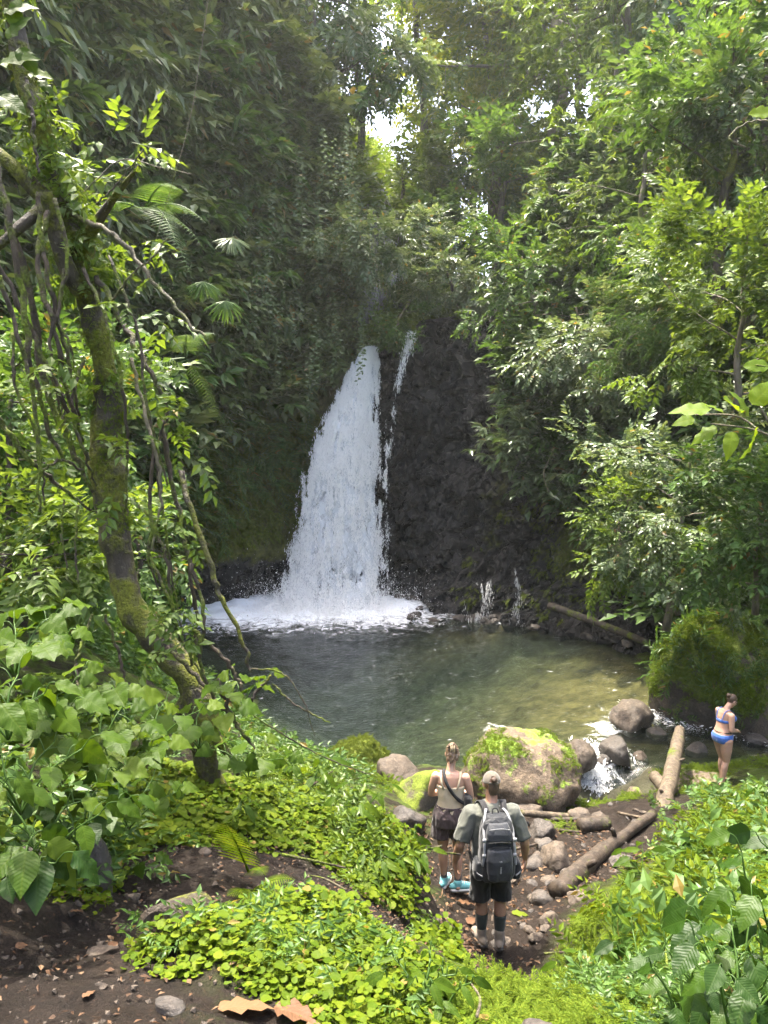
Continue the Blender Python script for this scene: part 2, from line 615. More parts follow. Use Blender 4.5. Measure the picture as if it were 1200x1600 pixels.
_cp += [np.array(c, float) for c in [
    (0.95, 7.5, 1.06), (1.5, 7.2, 1.12), (0.95, 6.6, 1.3), (1.7, 6.4, 1.45), (1.2, 5.6, 1.85), (0.9, 4.8, 2.35), (1.4, 4.4, 2.65), (0.0, 1.0, 4.6), (-3, 1, 5.0), (3, 1, 4.6), (0, -3, 4.8), (-8, -3, 6), (8, -3, 5.5),
    (-3.0, 4.2, 4.6), (-4.4, 7, 4.4), (-4.2, 9, 4.1), (-2.5, 9, 3.2), (-6.7, 12, 5.0), (-4.5, 12, 3.0), (-7.5, 18, 3.2), (-5.2, 17, 1.2), (-7.6, 23, 1.2), (-10, 8, 7), (-10, 15, 6.5),
    (-1.6, 12.5, 0.9), (-3.3, 14.5, 1.1), (-0.6, 13, 0.7),
    (-3.1, 18.5, 0.0), (-1.6, 15.7, 0.0), (-0.6, 14.8, 0.0), (0.5, 14.4, 0.05), (1.6, 14.2, 0.1), (3.1, 14.4, 0.0), (-6.3, 23, -0.1), (-6.7, 27.5, -0.5),
    (-4, 29.5, -1.6), (-1, 30, -1.8), (0.6, 29.2, -0.5), (3.5, 27.4, -0.15), (5.2, 26.6, -0.05), (6.6, 25.2, 0.0), (7.6, 22.5, 0.05), (7.7, 20.5, 0.1),
    (0, 25, -2.4), (-2.5, 22, -2.2), (2, 22, -1.8), (-1, 18, -1.3), (3, 18, -0.75), (4.6, 21, -0.7), (6.2, 20, -0.4), (5, 17, -0.32), (1.2, 16, -0.6), (4.0, 15.6, -0.22),
    (4.1, 14.2, -0.75), (4.4, 13.5, -0.8), (5.2, 14.3, -0.1), (6.5, 15.5, -0.15), (7.6, 17, -0.3), (9.5, 16.3, -0.7), (12, 15, -1.2), (8.0, 14.6, 0.2), (9.5, 13.5, 0.8), (8.2, 11.5, 1.6),
    (9, 8, 3.2), (6.5, 7.0, 2.6), (7, 4, 4.0), (12, 11, 3.0), (-13, 25, 4), (13, 22, 2)]]
_cp = np.array(_cp)
_cxy, _cz = _cp[:, :2], _cp[:, 2]
_K = np.linalg.norm(_cxy[:, None] - _cxy[None], axis=2)
_zm = 2.0
_w = np.linalg.solve(_K + np.eye(len(_K)) * -0.02, _cz - _zm)


def ground0(x, y):
    q = np.stack([np.ravel(x), np.ravel(y)], 1)
    z = np.linalg.norm(q[:, None] - _cxy[None], axis=2) @ _w + _zm
    return np.clip(z, -2.6, 8.0)


def ground_fine(x, y, z):
    p = np.stack([np.ravel(x), np.ravel(y), np.zeros(np.size(x))], 1)
    a = 0.09 * fbm(p * 1.1, 3, 5) + 0.04 * fbm(p * 5, 3, 6) + 0.026 * fbm(p * 17, 2, 8)
    f1, f2, c = voro(p * 7.0, 12)
    a = a + np.where(c > 0.72, 0.035 * np.clip(0.45 - f1, 0, 1), 0)      # stones set in the soil
    bed = sstep(0.1, -0.15, z)
    f1, f2, c = voro(p * 2.3, 21)
    b = 0.22 * np.clip(0.5 - f1, 0, 1) * (0.4 + c)
    return a * (1 - bed) + bed * (b + 0.04 * fbm(p * 4, 3, 3))


def ground(x, y):
    z = ground0(x, y)
    return z + ground_fine(x, y, z)


def gpt(px, py, d):
    """the ground point near the pixel: x and y from the view, z from the terrain"""
    p = at(px, py, d)
    return np.array([p[0], p[1], float(ground([p[0]], [p[1]])[0])])


_ys = [-3.0]
while _ys[-1] < 34:
    _ys.append(_ys[-1] + (0.045 if 1.5 < _ys[-1] < 6 else 0.07 if 0 < _ys[-1] < 13 else 0.16))
_ys = np.array([-250, -90, -30, -10] + _ys + [45, 80, 160, 320])
_xs = np.concatenate([[-300, -120, -50, -25], np.arange(-13, -4, 0.16), np.arange(-4, 5.5, 0.055), np.arange(5.5, 14, 0.16), [25, 50, 120, 300]])
_gx, _gy = np.meshgrid(_xs, _ys)
_z0 = np.concatenate([ground0(a, b) for a, b in zip(np.array_split(_gx.ravel(), 12), np.array_split(_gy.ravel(), 12))])
_far = np.clip(np.maximum(np.abs(_gx.ravel()) - 14, np.maximum(_gy.ravel() - 34, -3 - _gy.ravel())) / 10, 0, 1)
_z0 = _z0 * (1 - _far) + 1.0 * _far
_gz = _z0 + ground_fine(_gx, _gy, _z0)
_ny, _nx = _gx.shape
_i, _j = np.meshgrid(np.arange(_ny - 1), np.arange(_nx - 1), indexing='ij')
_q = np.stack([_i * _nx + _j, _i * _nx + _j + 1, (_i + 1) * _nx + _j + 1, (_i + 1) * _nx + _j], -1).reshape(-1, 4)
# where feet have worn the soil bare
_path = resample([at(*a) for a in [(-250, 1640, 2.3), (0, 1600, 2.5), (130, 1500, 3.3), (290, 1345, 4.7), (430, 1365, 4.95), (560, 1415, 5.0), (690, 1480, 6.6), (760, 1470, 7.8), (810, 1410, 8.9), (860, 1335, 10.2), (900, 1295, 11.2), (940, 1262, 12.5)]], 60)


def path_dist(x, y):
    q = np.stack([np.ravel(x), np.ravel(y)], 1)
    return np.min(np.linalg.norm(q[:, None] - _path[None, :, :2], axis=2), axis=1)


_pd = np.concatenate([path_dist(a, b) for a, b in zip(np.array_split(_gx.ravel(), 20), np.array_split(_gy.ravel(), 20))])
_tan = np.exp(-((_gx.ravel() - 6.6) / 3.6) ** 2 - ((_gy.ravel() - 19.5) / 4.0) ** 2) * 1.2 + 0.7 * np.exp(-((_gx.ravel() - 3.5) / 3.2) ** 2 - ((_gy.ravel() - 27) / 1.0) ** 2)
_pd = np.where(_gy.ravel() > 8.5, _pd * 0.42, _pd)
_gm = make_mesh('ground', np.stack([_gx.ravel(), _gy.ravel(), _gz], 1), _q, True, attrs={'bare': sstep(1.0, 0.45, _pd), 'bed': sstep(0.05, -0.12, _z0), 'tan': np.clip(_tan, 0, 1)})

m = Mat('soil')
co = m.coord('World')
soil = m.ramp(m.noise(3.0, 7, 0.7, co), [(0.25, (0.009, 0.0068, 0.005)), (0.55, (0.023, 0.0165, 0.012)), (0.8, (0.046, 0.034, 0.025))])
grit = m.ramp(m.noise(55, 4, 0.75, co), [(0.3, 0.5), (0.66, 1.1), (0.78, 2.4)])
soil = m.mix(1.0, soil, grit, 'MULTIPLY')
litter = m.ramp(m.noise(21, 4, 0.8, co, 1.2), [(0.6, 0.0), (0.66, 0.6)])
soil = m.mix(litter, soil, (0.07, 0.038, 0.02))
mossm = m.ramp(m.noise(2.2, 5, 0.75, co), [(0.42, 0.0), (0.55, 1.0)])
mosscol = m.ramp(m.noise(50, 3, 0.6, co), [(0.3, (0.025, 0.042, 0.006)), (0.7, (0.07, 0.105, 0.01))])
soil = m.mix(m.math('MULTIPLY', mossm, m.math('SUBTRACT', 1.0, m.attr('bare'))), soil, mosscol)
bedc = m.mix(m.attr('tan'), (0.03, 0.038, 0.024), (0.20, 0.15, 0.075))
bedn = m.ramp(m.noise(1.3, 6, 0.75, co), [(0.32, 0.25), (0.66, 1.35)])
bedc = m.mix(1.0, bedc, bedn, 'MULTIPLY')
soil = m.mix(m.attr('bed'), soil, bedc)
hh = m.math('ADD', m.noise(28, 8, 0.75, co), m.math('MULTIPLY', m.noise(120, 3, 0.7, co), 0.35))
rgh = m.ramp(m.noise(5, 4, 0.6, co), [(0.35, 0.5), (0.65, 0.85)])
M['soil'] = m.done(m.principled(soil, rgh, 0.15, m.bump(hh, 1.0, 0.04)))
tag(link('ground', _gm, M['soil']), kind='structure')

# ================================================================== CLIFF around the pool
_plan = np.array([(-11, -3), (-10.5, 6), (-9.7, 13), (-8.7, 19), (-7.9, 24), (-6.9, 28), (-5.0, 31.0), (-2.6, 32.2), (-0.3, 32.0), (1.8, 31.0), (3.5, 29.6), (5.3, 28.2),
                  (7.2, 26.0), (8.6, 23), (9.8, 19.5), (12.5, 17.5), (16, 15), (15, 9), (13, 4), (12, -3)], float)
_pl = resample(np.c_[_plan, np.zeros(len(_plan))], 3000)[:, :2]
_idx = np.linspace(0, len(_plan) - 1, 3000)
_tt = np.gradient(_pl, axis=0)
_tt /= np.linalg.norm(_tt, axis=1)[:, None]
_nn = np.stack([_tt[:, 1], -_tt[:, 0]], 1)
_kern = np.hanning(161)
_kern /= _kern.sum()
_nn = np.stack([np.convolve(np.pad(_nn[:, k], 80, mode='edge'), _kern, 'valid') for k in (0, 1)], 1)
_nn /= np.linalg.norm(_nn, axis=1)[:, None]
#        0   1   2   3   4   5   6     7     8     9     10    11  12  13  14  15  16  17 18 19
_Hk = [26, 26, 26, 26, 26, 26, 25.5, 21.5, 10.3, 11.0, 11.4, 15.5, 19, 20, 19, 17, 16, 15, 14, 14]
_lean = [.25, .25, .22, .16, .1, .06, .05, .10, .12, .12, .12, .16, .22, .3, .38, .45, .5, .5, .5, .5]
_slope = [.5, .5, .5, .5, .5, .5, .5, .5, .22, .22, .25, .45, .5, .5, .5, .5, .5, .5, .5, .5]
_ak = np.arange(20)


def cliff(k, s, disp=True):
    """k: place along the plan (control index), s: 0 foot .. 1 rim .. 2 far back on top"""
    k, s = np.asarray(k, float), np.asarray(s, float)
    cx = np.stack([np.interp(k, _idx, _pl[:, 0]), np.interp(k, _idx, _pl[:, 1])], 1)
    n = np.stack([np.interp(k, _idx, _nn[:, 0]), np.interp(k, _idx, _nn[:, 1])], 1)
    n /= np.linalg.norm(n, axis=1)[:, None]
    H = np.interp(k, _ak, _Hk) + 0.7 * vnoise(np.stack([k * 2.3, k * 0, k * 0 + 5], 1), 3)
    H = np.where((k > 7.55) & (k < 8.3), np.minimum(H, 10.25), H)
    ln, sl = np.interp(k, _ak, _lean), np.interp(k, _ak, _slope)
    sv = np.minimum(s, 1)
    z = -3 + (H + 3) * sv
    back = np.clip(s - 1, 0, 1) * 34
    off = -ln * np.clip(z, 0, 99) - back
    z = z + back * sl
    off = off - 0.9 * np.exp(-((z - 0.3) / 1.3) ** 2) * sstep(3.5, 5, k) * (1 - sstep(7.4, 7.8, k))    # hollow at the foot of the left wall
    off = off + 1.3 * np.exp(-(z / 1.6) ** 2) * sstep(8.6, 9.5, k)                                       # rubble foot on the right
    p = np.stack([cx[:, 0] + n[:, 0] * off, cx[:, 1] + n[:, 1] * off, z], 1)
    if disp:
        rocky = sstep(7.3, 7.9, k) * (1 - sstep(11.5, 13, k))
        d = 0.8 * fbm(p * 0.22, 3, 41) + 0.22 * fbm(p * 1.3, 4, 43)
        f1, f2, c1 = voro((p + 0.35 * np.stack([fbm(p * 0.9, 2, 45), fbm(p * 0.9, 2, 46), fbm(p * 0.9, 2, 47)], 1)) * np.array([1.0, 1.0, 0.62]), 51)
        e1, e2, c2 = voro(p * np.array([2.7, 2.7, 2.1]) + 3, 57)
        ledge = 0.28 * sstep(0.1, 0.4, np.abs((p[:, 2] * 0.42 + 0.7 * fbm(p * 0.5, 2, 77)) % 1.0 - 0.5))
        blk = 0.62 * (c1 - 0.5) - 0.22 * sstep(0.16, 0.0, f2 - f1) + 0.3 * (c2 - 0.5) - 0.12 * sstep(0.14, 0.0, e2 - e1) + ledge + 0.05 * fbm(p * 7, 2, 61)
        d = d + blk * (0.25 + 0.75 * rocky)
        d = d * (1 - 0.6 * sstep(1.0, 1.05, s))
        p[:, :2] += n * d[:, None]
        p[:, 2] += 0.8 * fbm(p * 0.3, 3, 71) * sstep(1.0, 1.15, s)
    return p, n


_ku = np.concatenate([np.linspace(0, 3, 40, endpoint=False), np.linspace(3, 6.6, 110, endpoint=False), np.linspace(6.6, 12.5, 330, endpoint=False), np.linspace(12.5, 15, 70, endpoint=False), np.linspace(15, 19, 40)])
_sv = np.concatenate([np.linspace(0, 1, 210), np.linspace(1, 2, 46)[1:]])
_kk, _ss = np.meshgrid(_ku, _sv)
_cpnt = np.concatenate([cliff(a, b)[0] for a, b in zip(np.array_split(_kk.ravel(), 10), np.array_split(_ss.ravel(), 10))])
_ny, _nx = _kk.shape
_i, _j = np.meshgrid(np.arange(_ny - 1), np.arange(_nx - 1), indexing='ij')
_q = np.stack([_i * _nx + _j, _i * _nx + _j + 1, (_i + 1) * _nx + _j + 1, (_i + 1) * _nx + _j], -1).reshape(-1, 4)
_kr = _kk.ravel()
_mossy = np.clip(1 - sstep(6.9, 7.9, _kr) + sstep(10.6, 12.0, _kr) + 0.5 * np.exp(-((_kr - 10.3) / 0.35) ** 2), 0, 1)
_mossy = _mossy * (0.1 + 0.9 * sstep(0.9, 2.6, _cpnt[:, 2]))
_cm = make_mesh('cliff', _cpnt, _q[:, ::-1], False, attrs={'mossy': _mossy})
m = Mat('cliff_rock')
co = m.coord('World')
rk = m.ramp(m.noise(1.3, 8, 0.7, co), [(0.25, (0.004, 0.0038, 0.0036)), (0.55, (0.012, 0.0112, 0.0104)), (0.8, (0.044, 0.038, 0.032))])
sp = m.ramp(m.noise(11, 5, 0.75, co), [(0.3, 0.5), (0.75, 1.5)])
rk = m.mix(1.0, rk, sp, 'MULTIPLY')
ms = m.ramp(m.math('ADD', m.noise(0.9, 7, 0.75, co), m.math('MULTIPLY', m.attr('mossy'), 0.5)), [(0.72, 0.0), (0.84, 1.0)])
mc = m.ramp(m.noise(4.5, 7, 0.8, co), [(0.25, (0.03, 0.034, 0.009)), (0.5, (0.085, 0.092, 0.018)), (0.75, (0.16, 0.165, 0.028))])
cc = m.mix(ms, rk, mc)
hh = m.math('ADD', m.noise(9, 8, 0.75, co), m.math('MULTIPLY', m.noise(34, 3, 0.7, co), 0.4))
rg = m.mix(ms, m.ramp(m.noise(2.2, 4, 0.6, co), [(0.35, 0.16), (0.65, 0.5)]), (0.95,) * 3)
M['cliff'] = m.done(m.principled(cc, rg, 0.42, m.bump(hh, 0.9, 0.08)))
tag(link('cliff', _cm, M['cliff']), kind='structure')

# ================================================================== WATER of the pool and its outlet
_wx, _wy = np.meshgrid(np.concatenate([np.arange(-9.5, 8, 0.085), np.arange(8, 15, 0.2)]), np.arange(12.6, 33, 0.085))
wp = np.stack([_wx.ravel(), _wy.ravel(), 0 * _wx.ravel()], 1)


def seg_d(p, a, b):
    a, b = np.array(a, float), np.array(b, float)
    t = np.clip(((p[:, :2] - a) @ (b - a)) / ((b - a) @ (b - a)), 0, 1)
    return np.linalg.norm(p[:, :2] - (a + t[:, None] * (b - a)), axis=1), t


_df, _ = seg_d(wp, (-5.2, 29.3), (-0.75, 29.6))            # foot of the fall
_near = np.exp(-(_df / 3.0) ** 2)
_dc, _tc = seg_d(wp, (4.35, 15.5), (3.95, 13.8))          # spill between the boulder and the log
_dr, _tr = seg_d(wp, (5.6, 17.6), (9.5, 16.6))            # rapids running out to the right
wz = 0.022 * fbm(wp * np.array([2.2, 2.6, 1]), 3, 91) + 0.05 * fbm(wp * 0.8, 2, 92) * 0.3
wz = wz + _near * 0.24 * (fbm(wp * 1.7, 4, 93) + 0.25) + 0.05 * np.exp(-(_df / 7) ** 2) * fbm(wp * 3.4, 3, 96)
spill = np.exp(-(_dc / 1.0) ** 4)
wz = wz - spill * 0.72 * sstep(0.12, 0.75, _tc) - 0.9 * sstep(14.7, 14.2, wp[:, 1]) * (wp[:, 0] > 2.8) * (1 - spill)
wz = wz + 0.12 * np.exp(-(_dc / 0.75) ** 2) * fbm(wp * 3.5, 3, 94)
run = sstep(7.2, 9.5, wp[:, 0]) * sstep(22, 19, wp[:, 1])
wz = wz - 0.55 * run + 0.12 * np.exp(-(_dr / 0.9) ** 2) * fbm(wp * 3.0, 3, 95)
_foam = np.clip(0.85 * np.exp(-(_df / 1.15) ** 2) + 0.72 * np.exp(-((_df - 0.3) / 3.2) ** 2) + 0.26 * np.exp(-(_df / 7) ** 2), 0, 1.4)
_foam = np.maximum(_foam, 0.62 * np.exp(-(_dc / 0.6) ** 2) * sstep(0.0, 0.3, _tc))
_foam = np.maximum(_foam, 0.5 * np.exp(-(_dr / 0.75) ** 2))
for bx, by, br in [(4.0, 26.9, 0.5), (5.0, 26.2, 0.3), (4.9, 16.5, 0.9), (3.2, 16.2, 0.5), (7.1, 17.6, 0.7), (2.6, 16.4, 0.6)]:
    _foam = np.maximum(_foam, 0.5 * np.exp(-((wp[:, 0] - bx) ** 2 + (wp[:, 1] - by) ** 2) / br ** 2))
wp[:, 2] = wz
_ny, _nx = _wx.shape
_i, _j = np.meshgrid(np.arange(_ny - 1), np.arange(_nx - 1), indexing='ij')
_q = np.stack([_i * _nx + _j, _i * _nx + _j + 1, (_i + 1) * _nx + _j + 1, (_i + 1) * _nx + _j], -1).reshape(-1, 4)
# keep only faces that are not deep inside the banks
_gzw = np.concatenate([ground0(a, b) for a, b in zip(np.array_split(wp[:, 0], 12), np.array_split(wp[:, 1], 12))])
_keep = (_gzw < wz + 0.5)[_q].any(1)
_wm = make_mesh('water', wp, _q[_keep], True, attrs={'foam': _foam})
m = Mat('pool_water')
co = m.coord('World')
fn = m.noise(2.4, 7, 0.72, co, 1.3)
ff = m.ramp(m.math('ADD', m.math('MULTIPLY', m.attr('foam'), 0.55), fn), [(0.72, 0.0), (0.84, 0.45), (1.08, 1.0)])
flecks = m.ramp(m.noise(4.2, 6, 0.8, co, 0.8, sc3=(1, 2.4, 1)), [(0.622, 0.0), (0.68, 0.5)])
ff = m.math('MAXIMUM', ff, flecks)
rip = m.math('ADD', m.noise(7, 4, 0.6, co, 0.6, sc3=(1, 1.7, 1)), m.math('MULTIPLY', m.noise(23, 3, 0.6, co), 0.3))
nb = m.bump(rip, 0.42, 0.06)
gl = m.n('ShaderNodeBsdfGlossy')
gl.inputs['Roughness'].default_value = 0.06
m.l(nb, gl.inputs['Normal'])
tp = m.n('ShaderNodeBsdfTransparent')
tp.inputs['Color'].default_value = (0.68, 0.76, 0.62, 1)
df = m.n('ShaderNodeBsdfDiffuse')
df.inputs['Color'].default_value = (0.03, 0.045, 0.037, 1)
under = m.shader_mix(0.15, tp.outputs[0], df.outputs[0])
fr = m.n('ShaderNodeFresnel')
fr.inputs['IOR'].default_value = 1.33
m.l(nb, fr.inputs['Normal'])
wsh = m.shader_mix(fr.outputs[0], under, gl.outputs[0])
foam = m.principled((0.82, 0.85, 0.87), 0.7, 0.3, m.bump(m.noise(14, 5, 0.7, co), 0.7, 0.05))
M['water'] = m.done(m.shader_mix(ff, wsh, foam))
tag(link('water', _wm, M['water']), kind='structure')


# ================================================================== THE WATERFALL
m = Mat('white_water_sheet')
co = m.coord('World')
nn_ = m.math('ADD', m.math('MULTIPLY', m.noise(5.5, 8, 0.75, co, 0.9, sc3=(1, 1, 0.36)), 1.0), m.math('MULTIPLY', m.noise(1.4, 4, 0.6, co), 0.3))
al = m.ramp(m.math('ADD', nn_, m.math('MULTIPLY', m.attr('edge'), 0.45)), [(0.95, 0.0), (1.16, 0.42), (1.34, 0.75)])
pw = m.principled((0.86, 0.89, 0.91), 0.5, 0.35, m.bump(m.noise(9, 6, 0.75, co, sc3=(1, 1, 0.5)), 0.5, 0.06))
tr_ = m.n('ShaderNodeBsdfTransparent')
tl = m.n('ShaderNodeBsdfTranslucent')
tl.inputs['Color'].default_value = (0.85, 0.88, 0.92, 1)
M['sheet'] = m.done(m.shader_mix(al, tr_.outputs[0], m.shader_mix(0.35, pw, tl.outputs[0])))
m = Mat('white_water')
tl = m.n('ShaderNodeBsdfTranslucent')
tl.inputs['Color'].default_value = (0.88, 0.88, 0.87, 1)
M['spray'] = m.done(m.shader_mix(0.45, m.principled((0.9, 0.9, 0.89), 0.6, 0.3), tl.outputs[0]))

OCT_V = np.array([[0.5, 0, 0], [0, 0, 0.5], [-0.5, 0, 0], [0, 0, -0.5], [0, 0.62, 0], [0, -0.38, 0]])
OCT_T = np.array([[0, 1, 4], [1, 2, 4], [2, 3, 4], [3, 0, 4], [1, 0, 5], [2, 1, 5], [3, 2, 5], [0, 3, 5]])

# the outline of the fall on both sides, top to bottom
_fl = np.array([at(*a) for a in [(566, 543, 31.3), (549, 570, 31.0), (524, 620, 30.6), (498, 672, 30.3), (478, 730, 30.1), (466, 800, 30.0), (447, 880, 29.9), (418, 962, 29.6)]])
_fr = np.array([at(*a) for a in [(590, 543, 31.3), (593, 570, 31.0), (592, 620, 30.6), (590, 672, 30.3), (592, 730, 30.1), (600, 800, 30.0), (604, 880, 29.9), (606, 962, 29.6)]])
_zz = np.linspace(0, 1, 8)


def fall_pt(u, v, off=0.0):
    L = np.stack([np.interp(v, _zz, _fl[:, c]) for c in range(3)], 1)
    R = np.stack([np.interp(v, _zz, _fr[:, c]) for c in range(3)], 1)
    p = L * (1 - u)[:, None] + R * u[:, None]
    p[:, 1] -= np.sin(np.pi * np.clip(u, 0, 1)) * (0.25 + 0.55 * v) + off
    return p


wf = empty('waterfall', atz(515, 955, 0.0), 'tall white waterfall widening as it drops into the dark pool', 'waterfall')
wf0 = np.array(wf.location)


def fix(v):
    return v - wf0


for lay, off in enumerate((-0.35, 0.1)):
    U_, V_ = np.meshgrid(np.linspace(-0.03, 1.03, 46), np.linspace(0, 1, 120))
    u, v = U_.ravel(), V_.ravel()
    p = fall_pt(u, v, off * (0.25 + v * 0.75))
    p[:, 1] += 0.16 * fbm(p * np.array([1.6, 1, 0.9]) + lay * 9, 3, 101 + lay) * (0.3 + v)
    edge = np.minimum(u + 0.03, 1.03 - u)
    ed = sstep(0.0, 0.24 - 0.1 * v, edge) - 0.12 * sstep(0.62, 0.9, v) + 0.35 * sstep(0.25, 0.0, v) - 0.1 * lay
    ny, nx = U_.shape
    i, j = np.meshgrid(np.arange(ny - 1), np.arange(nx - 1), indexing='ij')
    q = np.stack([i * nx + j, i * nx + j + 1, (i + 1) * nx + j + 1, (i + 1) * nx + j], -1).reshape(-1, 4)
    link('water_sheet', make_mesh('water_sheet', fix(p), q, True, attrs={'edge': ed}), M['sheet'], wf)

FLK_V = np.array([[0, -0.5, 0], [0.5, 0.12, 0.1], [0, 0.5, 0], [-0.5, 0.12, -0.1]])
FLK_T = np.array([[0, 1, 2], [0, 2, 3]])
n = 210000
v = rng.random(n) ** 0.75
u = rng.random(n)
u = u + rng.normal(0, 0.02 + 0.015 * v, n)
p = fall_pt(u, v, 0.0)
lace = 0.75 * fbm(p * np.array([4.6, 1, 2.0]) + np.c_[0 * v, 0 * v, v * 3], 4, 111, 0.6) + 0.55 * fbm(p * np.array([7.0, 1, 0.7]), 3, 113, 0.6)
edge_ = np.minimum(u, 1 - u)
keep = lace + 0.16 * rng.normal(0, 1, n) - 0.25 * sstep(0.1, 0.0, edge_) + 0.12 * sstep(0.5, 0.1, v) + 0.34 * fbm(p * np.array([0.9, 1, 0.5]), 2, 119) > -0.065 + 0.025 * sstep(0.35, 0.8, v)
p, u, v = p[keep], u[keep], v[keep]
p[:, 1] -= rng.uniform(-0.25, 0.5, len(p)) * (0.3 + v)
size = rng.gamma(2.0, 0.003, len(p)) + 0.006
swirl = fbm(p * np.array([2.2, 1, 1.6]), 3, 118)
dirn = np.stack([0.5 * swirl + rng.normal(0, 0.2, len(p)) - 0.12 * (1 - u), rng.normal(0, 0.2, len(p)), -np.ones(len(p))], 1)
sv_, st_ = place(FLK_V, FLK_T, p, dirn, np.c_[rng.normal(0, 0.5, len(p)), -np.ones(len(p)), rng.normal(0.3, 0.5, len(p))], size * 1.2, size * rng.uniform(3.0, 9, len(p)))
o = link('spray', make_mesh('spray', fix(sv_), st_, False), M['spray'], wf)
o['kind'] = 'stuff'
# splash thrown up around the foot
n = 26000
th = rng.uniform(0, 2 * math.pi, n)
bx = rng.uniform(0, 1, n)
p = fall_pt(bx, np.full(n, 0.985))
far_ = rng.random(n) < 0.55
hgt = rng.exponential(0.22, n)
p[:, 0] += rng.normal(0, 0.35, n) + (bx - 0.5) * 0.5
p[:, 1] += rng.normal(-0.45, 0.5, n)
p[:, 2] = 0.05 + hgt + far_ * rng.exponential(0.35, n)
p[:, 0] += far_ * rng.normal(0, 0.8, n)
p[:, 1] += far_ * rng.normal(-0.6, 0.7, n)
size = rng.gamma(2.0, 0.0035, n) + 0.005
sv_, st_ = place(FLK_V, FLK_T, p, rng.normal(0, 1, (n, 3)) + np.array([0, 0, 0.8]), rng.normal(0, 0.5, (n, 3)) + [0, -1, 0.4], size * 1.3, size * rng.uniform(1.5, 4, n))
o = link('splash', make_mesh('splash', fix(sv_), st_, True), M['spray'], wf)
o['kind'] = 'stuff'


def trickle(name, pts, width, n, label, seed, sheet=True):
    rs = np.random.default_rng(seed)
    P = resample([at(*a) for a in pts], 40)
    base = P[-1].copy()
    t = tag(empty(name, base, label, 'waterfall'))
    tt = rs.random(n)
    p = np.stack([np.interp(tt, np.linspace(0, 1, 40), P[:, c]) for c in range(3)], 1)
    w = np.interp(tt, np.linspace(0, 1, len(width)), width)
    p[:, 0] += rs.normal(0, 0.4, n) * w
    p[:, 1] += rs.normal(0, 0.06, n) - 0.05
    keep = fbm(p * np.array([5, 1, 1.6]), 3, seed) > -0.05
    p = p[keep]
    sz = rs.gamma(2, 0.003, len(p)) + 0.004
    d = np.stack([rs.normal(-0.05, 0.1, len(p)), rs.normal(0, 0.15, len(p)), -np.ones(len(p))], 1)
    a, b = place(FLK_V, FLK_T, p - base, d, rs.normal(0, 0.5, (len(p), 3)) + [0, -1, 0.3], sz, sz * rs.uniform(4, 12, len(p)))
    o = link('spray', make_mesh('spray', a, b, True), M['spray'], t)
    o['kind'] = 'stuff'
    # thin clinging film
    a, q, _ = tube(P - base, [w * 0.12 for w in width], 6, 0.6, seed, cap=False, freq=3, flat=0.4)
    ed = np.full(len(a), 0.12)
    link('water_film', make_mesh('water_film', a, q, True, attrs={'edge': ed}), M['sheet'], t)


trickle('side_waterfall', [(643, 519, 30.6), (636, 545, 30.0), (622, 600, 29.7), (612, 660, 29.5), (604, 720, 29.4), (601, 780, 29.35)], [0.4, 0.22, 0.16, 0.2, 0.14, 0.1], 4200, 'thin side trickle falling over dark rock beside the main waterfall', 5)
trickle('seep', [(756, 905, 27.9), (750, 930, 27.6), (745, 972, 27.4)], [0.25, 0.5, 0.7], 1800, 'small fan of water trickling off dark rock into the pool', 6)
trickle('seep', [(809, 890, 27.4), (808, 930, 27.1), (806, 978, 26.8)], [0.12, 0.16, 0.3], 700, 'thin vertical thread of water dripping into the pool by dark rocks', 7)


def cascade(label, a, b, w, n, seed, drop=0.55, hgt=0.1):
    """broken white water where the pool spills over stones"""
    rs = np.random.default_rng(seed)
    a, b = np.array(a, float), np.array(b, float)
    base = (a + b) / 2
    t = empty('cascade', base, label, 'cascade')
    f = rs.random(n)
    p = a + (b - a) * f[:, None]
    sd = unit(np.array([b[1] - a[1], a[0] - b[0], 0]))
    p = p + sd * (rs.normal(0, 0.42, n) * w)[:, None]
    keep = fbm(p * np.array([2.6, 2.6, 1]), 3, seed) + 0.1 * rs.normal(0, 1, n) > 0.02
    p = p[keep]
    j = np.sqrt((p[:, 0, None] - wp[None, ::7, 0]) ** 2 + (p[:, 1, None] - wp[None, ::7, 1]) ** 2).argmin(1)
    p[:, 2] = wp[::7, 2][j] + rs.exponential(hgt * 0.4, len(p))
    sz = rs.gamma(2, 0.005, len(p)) + 0.006
    d = unit(b - a) + rs.normal(0, 0.4, p.shape)
    v, tt = place(FLK_V, FLK_T, p - base, d, rs.normal(0, 0.5, p.shape) + [0, -0.5, 1], sz, sz * rs.uniform(2, 6, len(p)))
    o = link('spray', make_mesh('spray', v, tt, False), M['spray'], t)
    o['kind'] = 'stuff'


cascade('white cascade spilling out between the big boulder and the leaning log', (4.45, 15.6, 0), (3.95, 13.9, -0.6), 0.7, 5200, 71, hgt=0.12)
cascade('white rapids running out to the right past the bathing woman', (5.4, 17.4, 0), (10.0, 16.4, -0.5), 0.8, 5200, 72)
# ================================================================== FOLIAGE covering the walls
def tmpl_set(seed, n, **kw):
    rs = np.random.default_rng(seed)
    return [sprig(rs, **kw) for _ in range(n)]


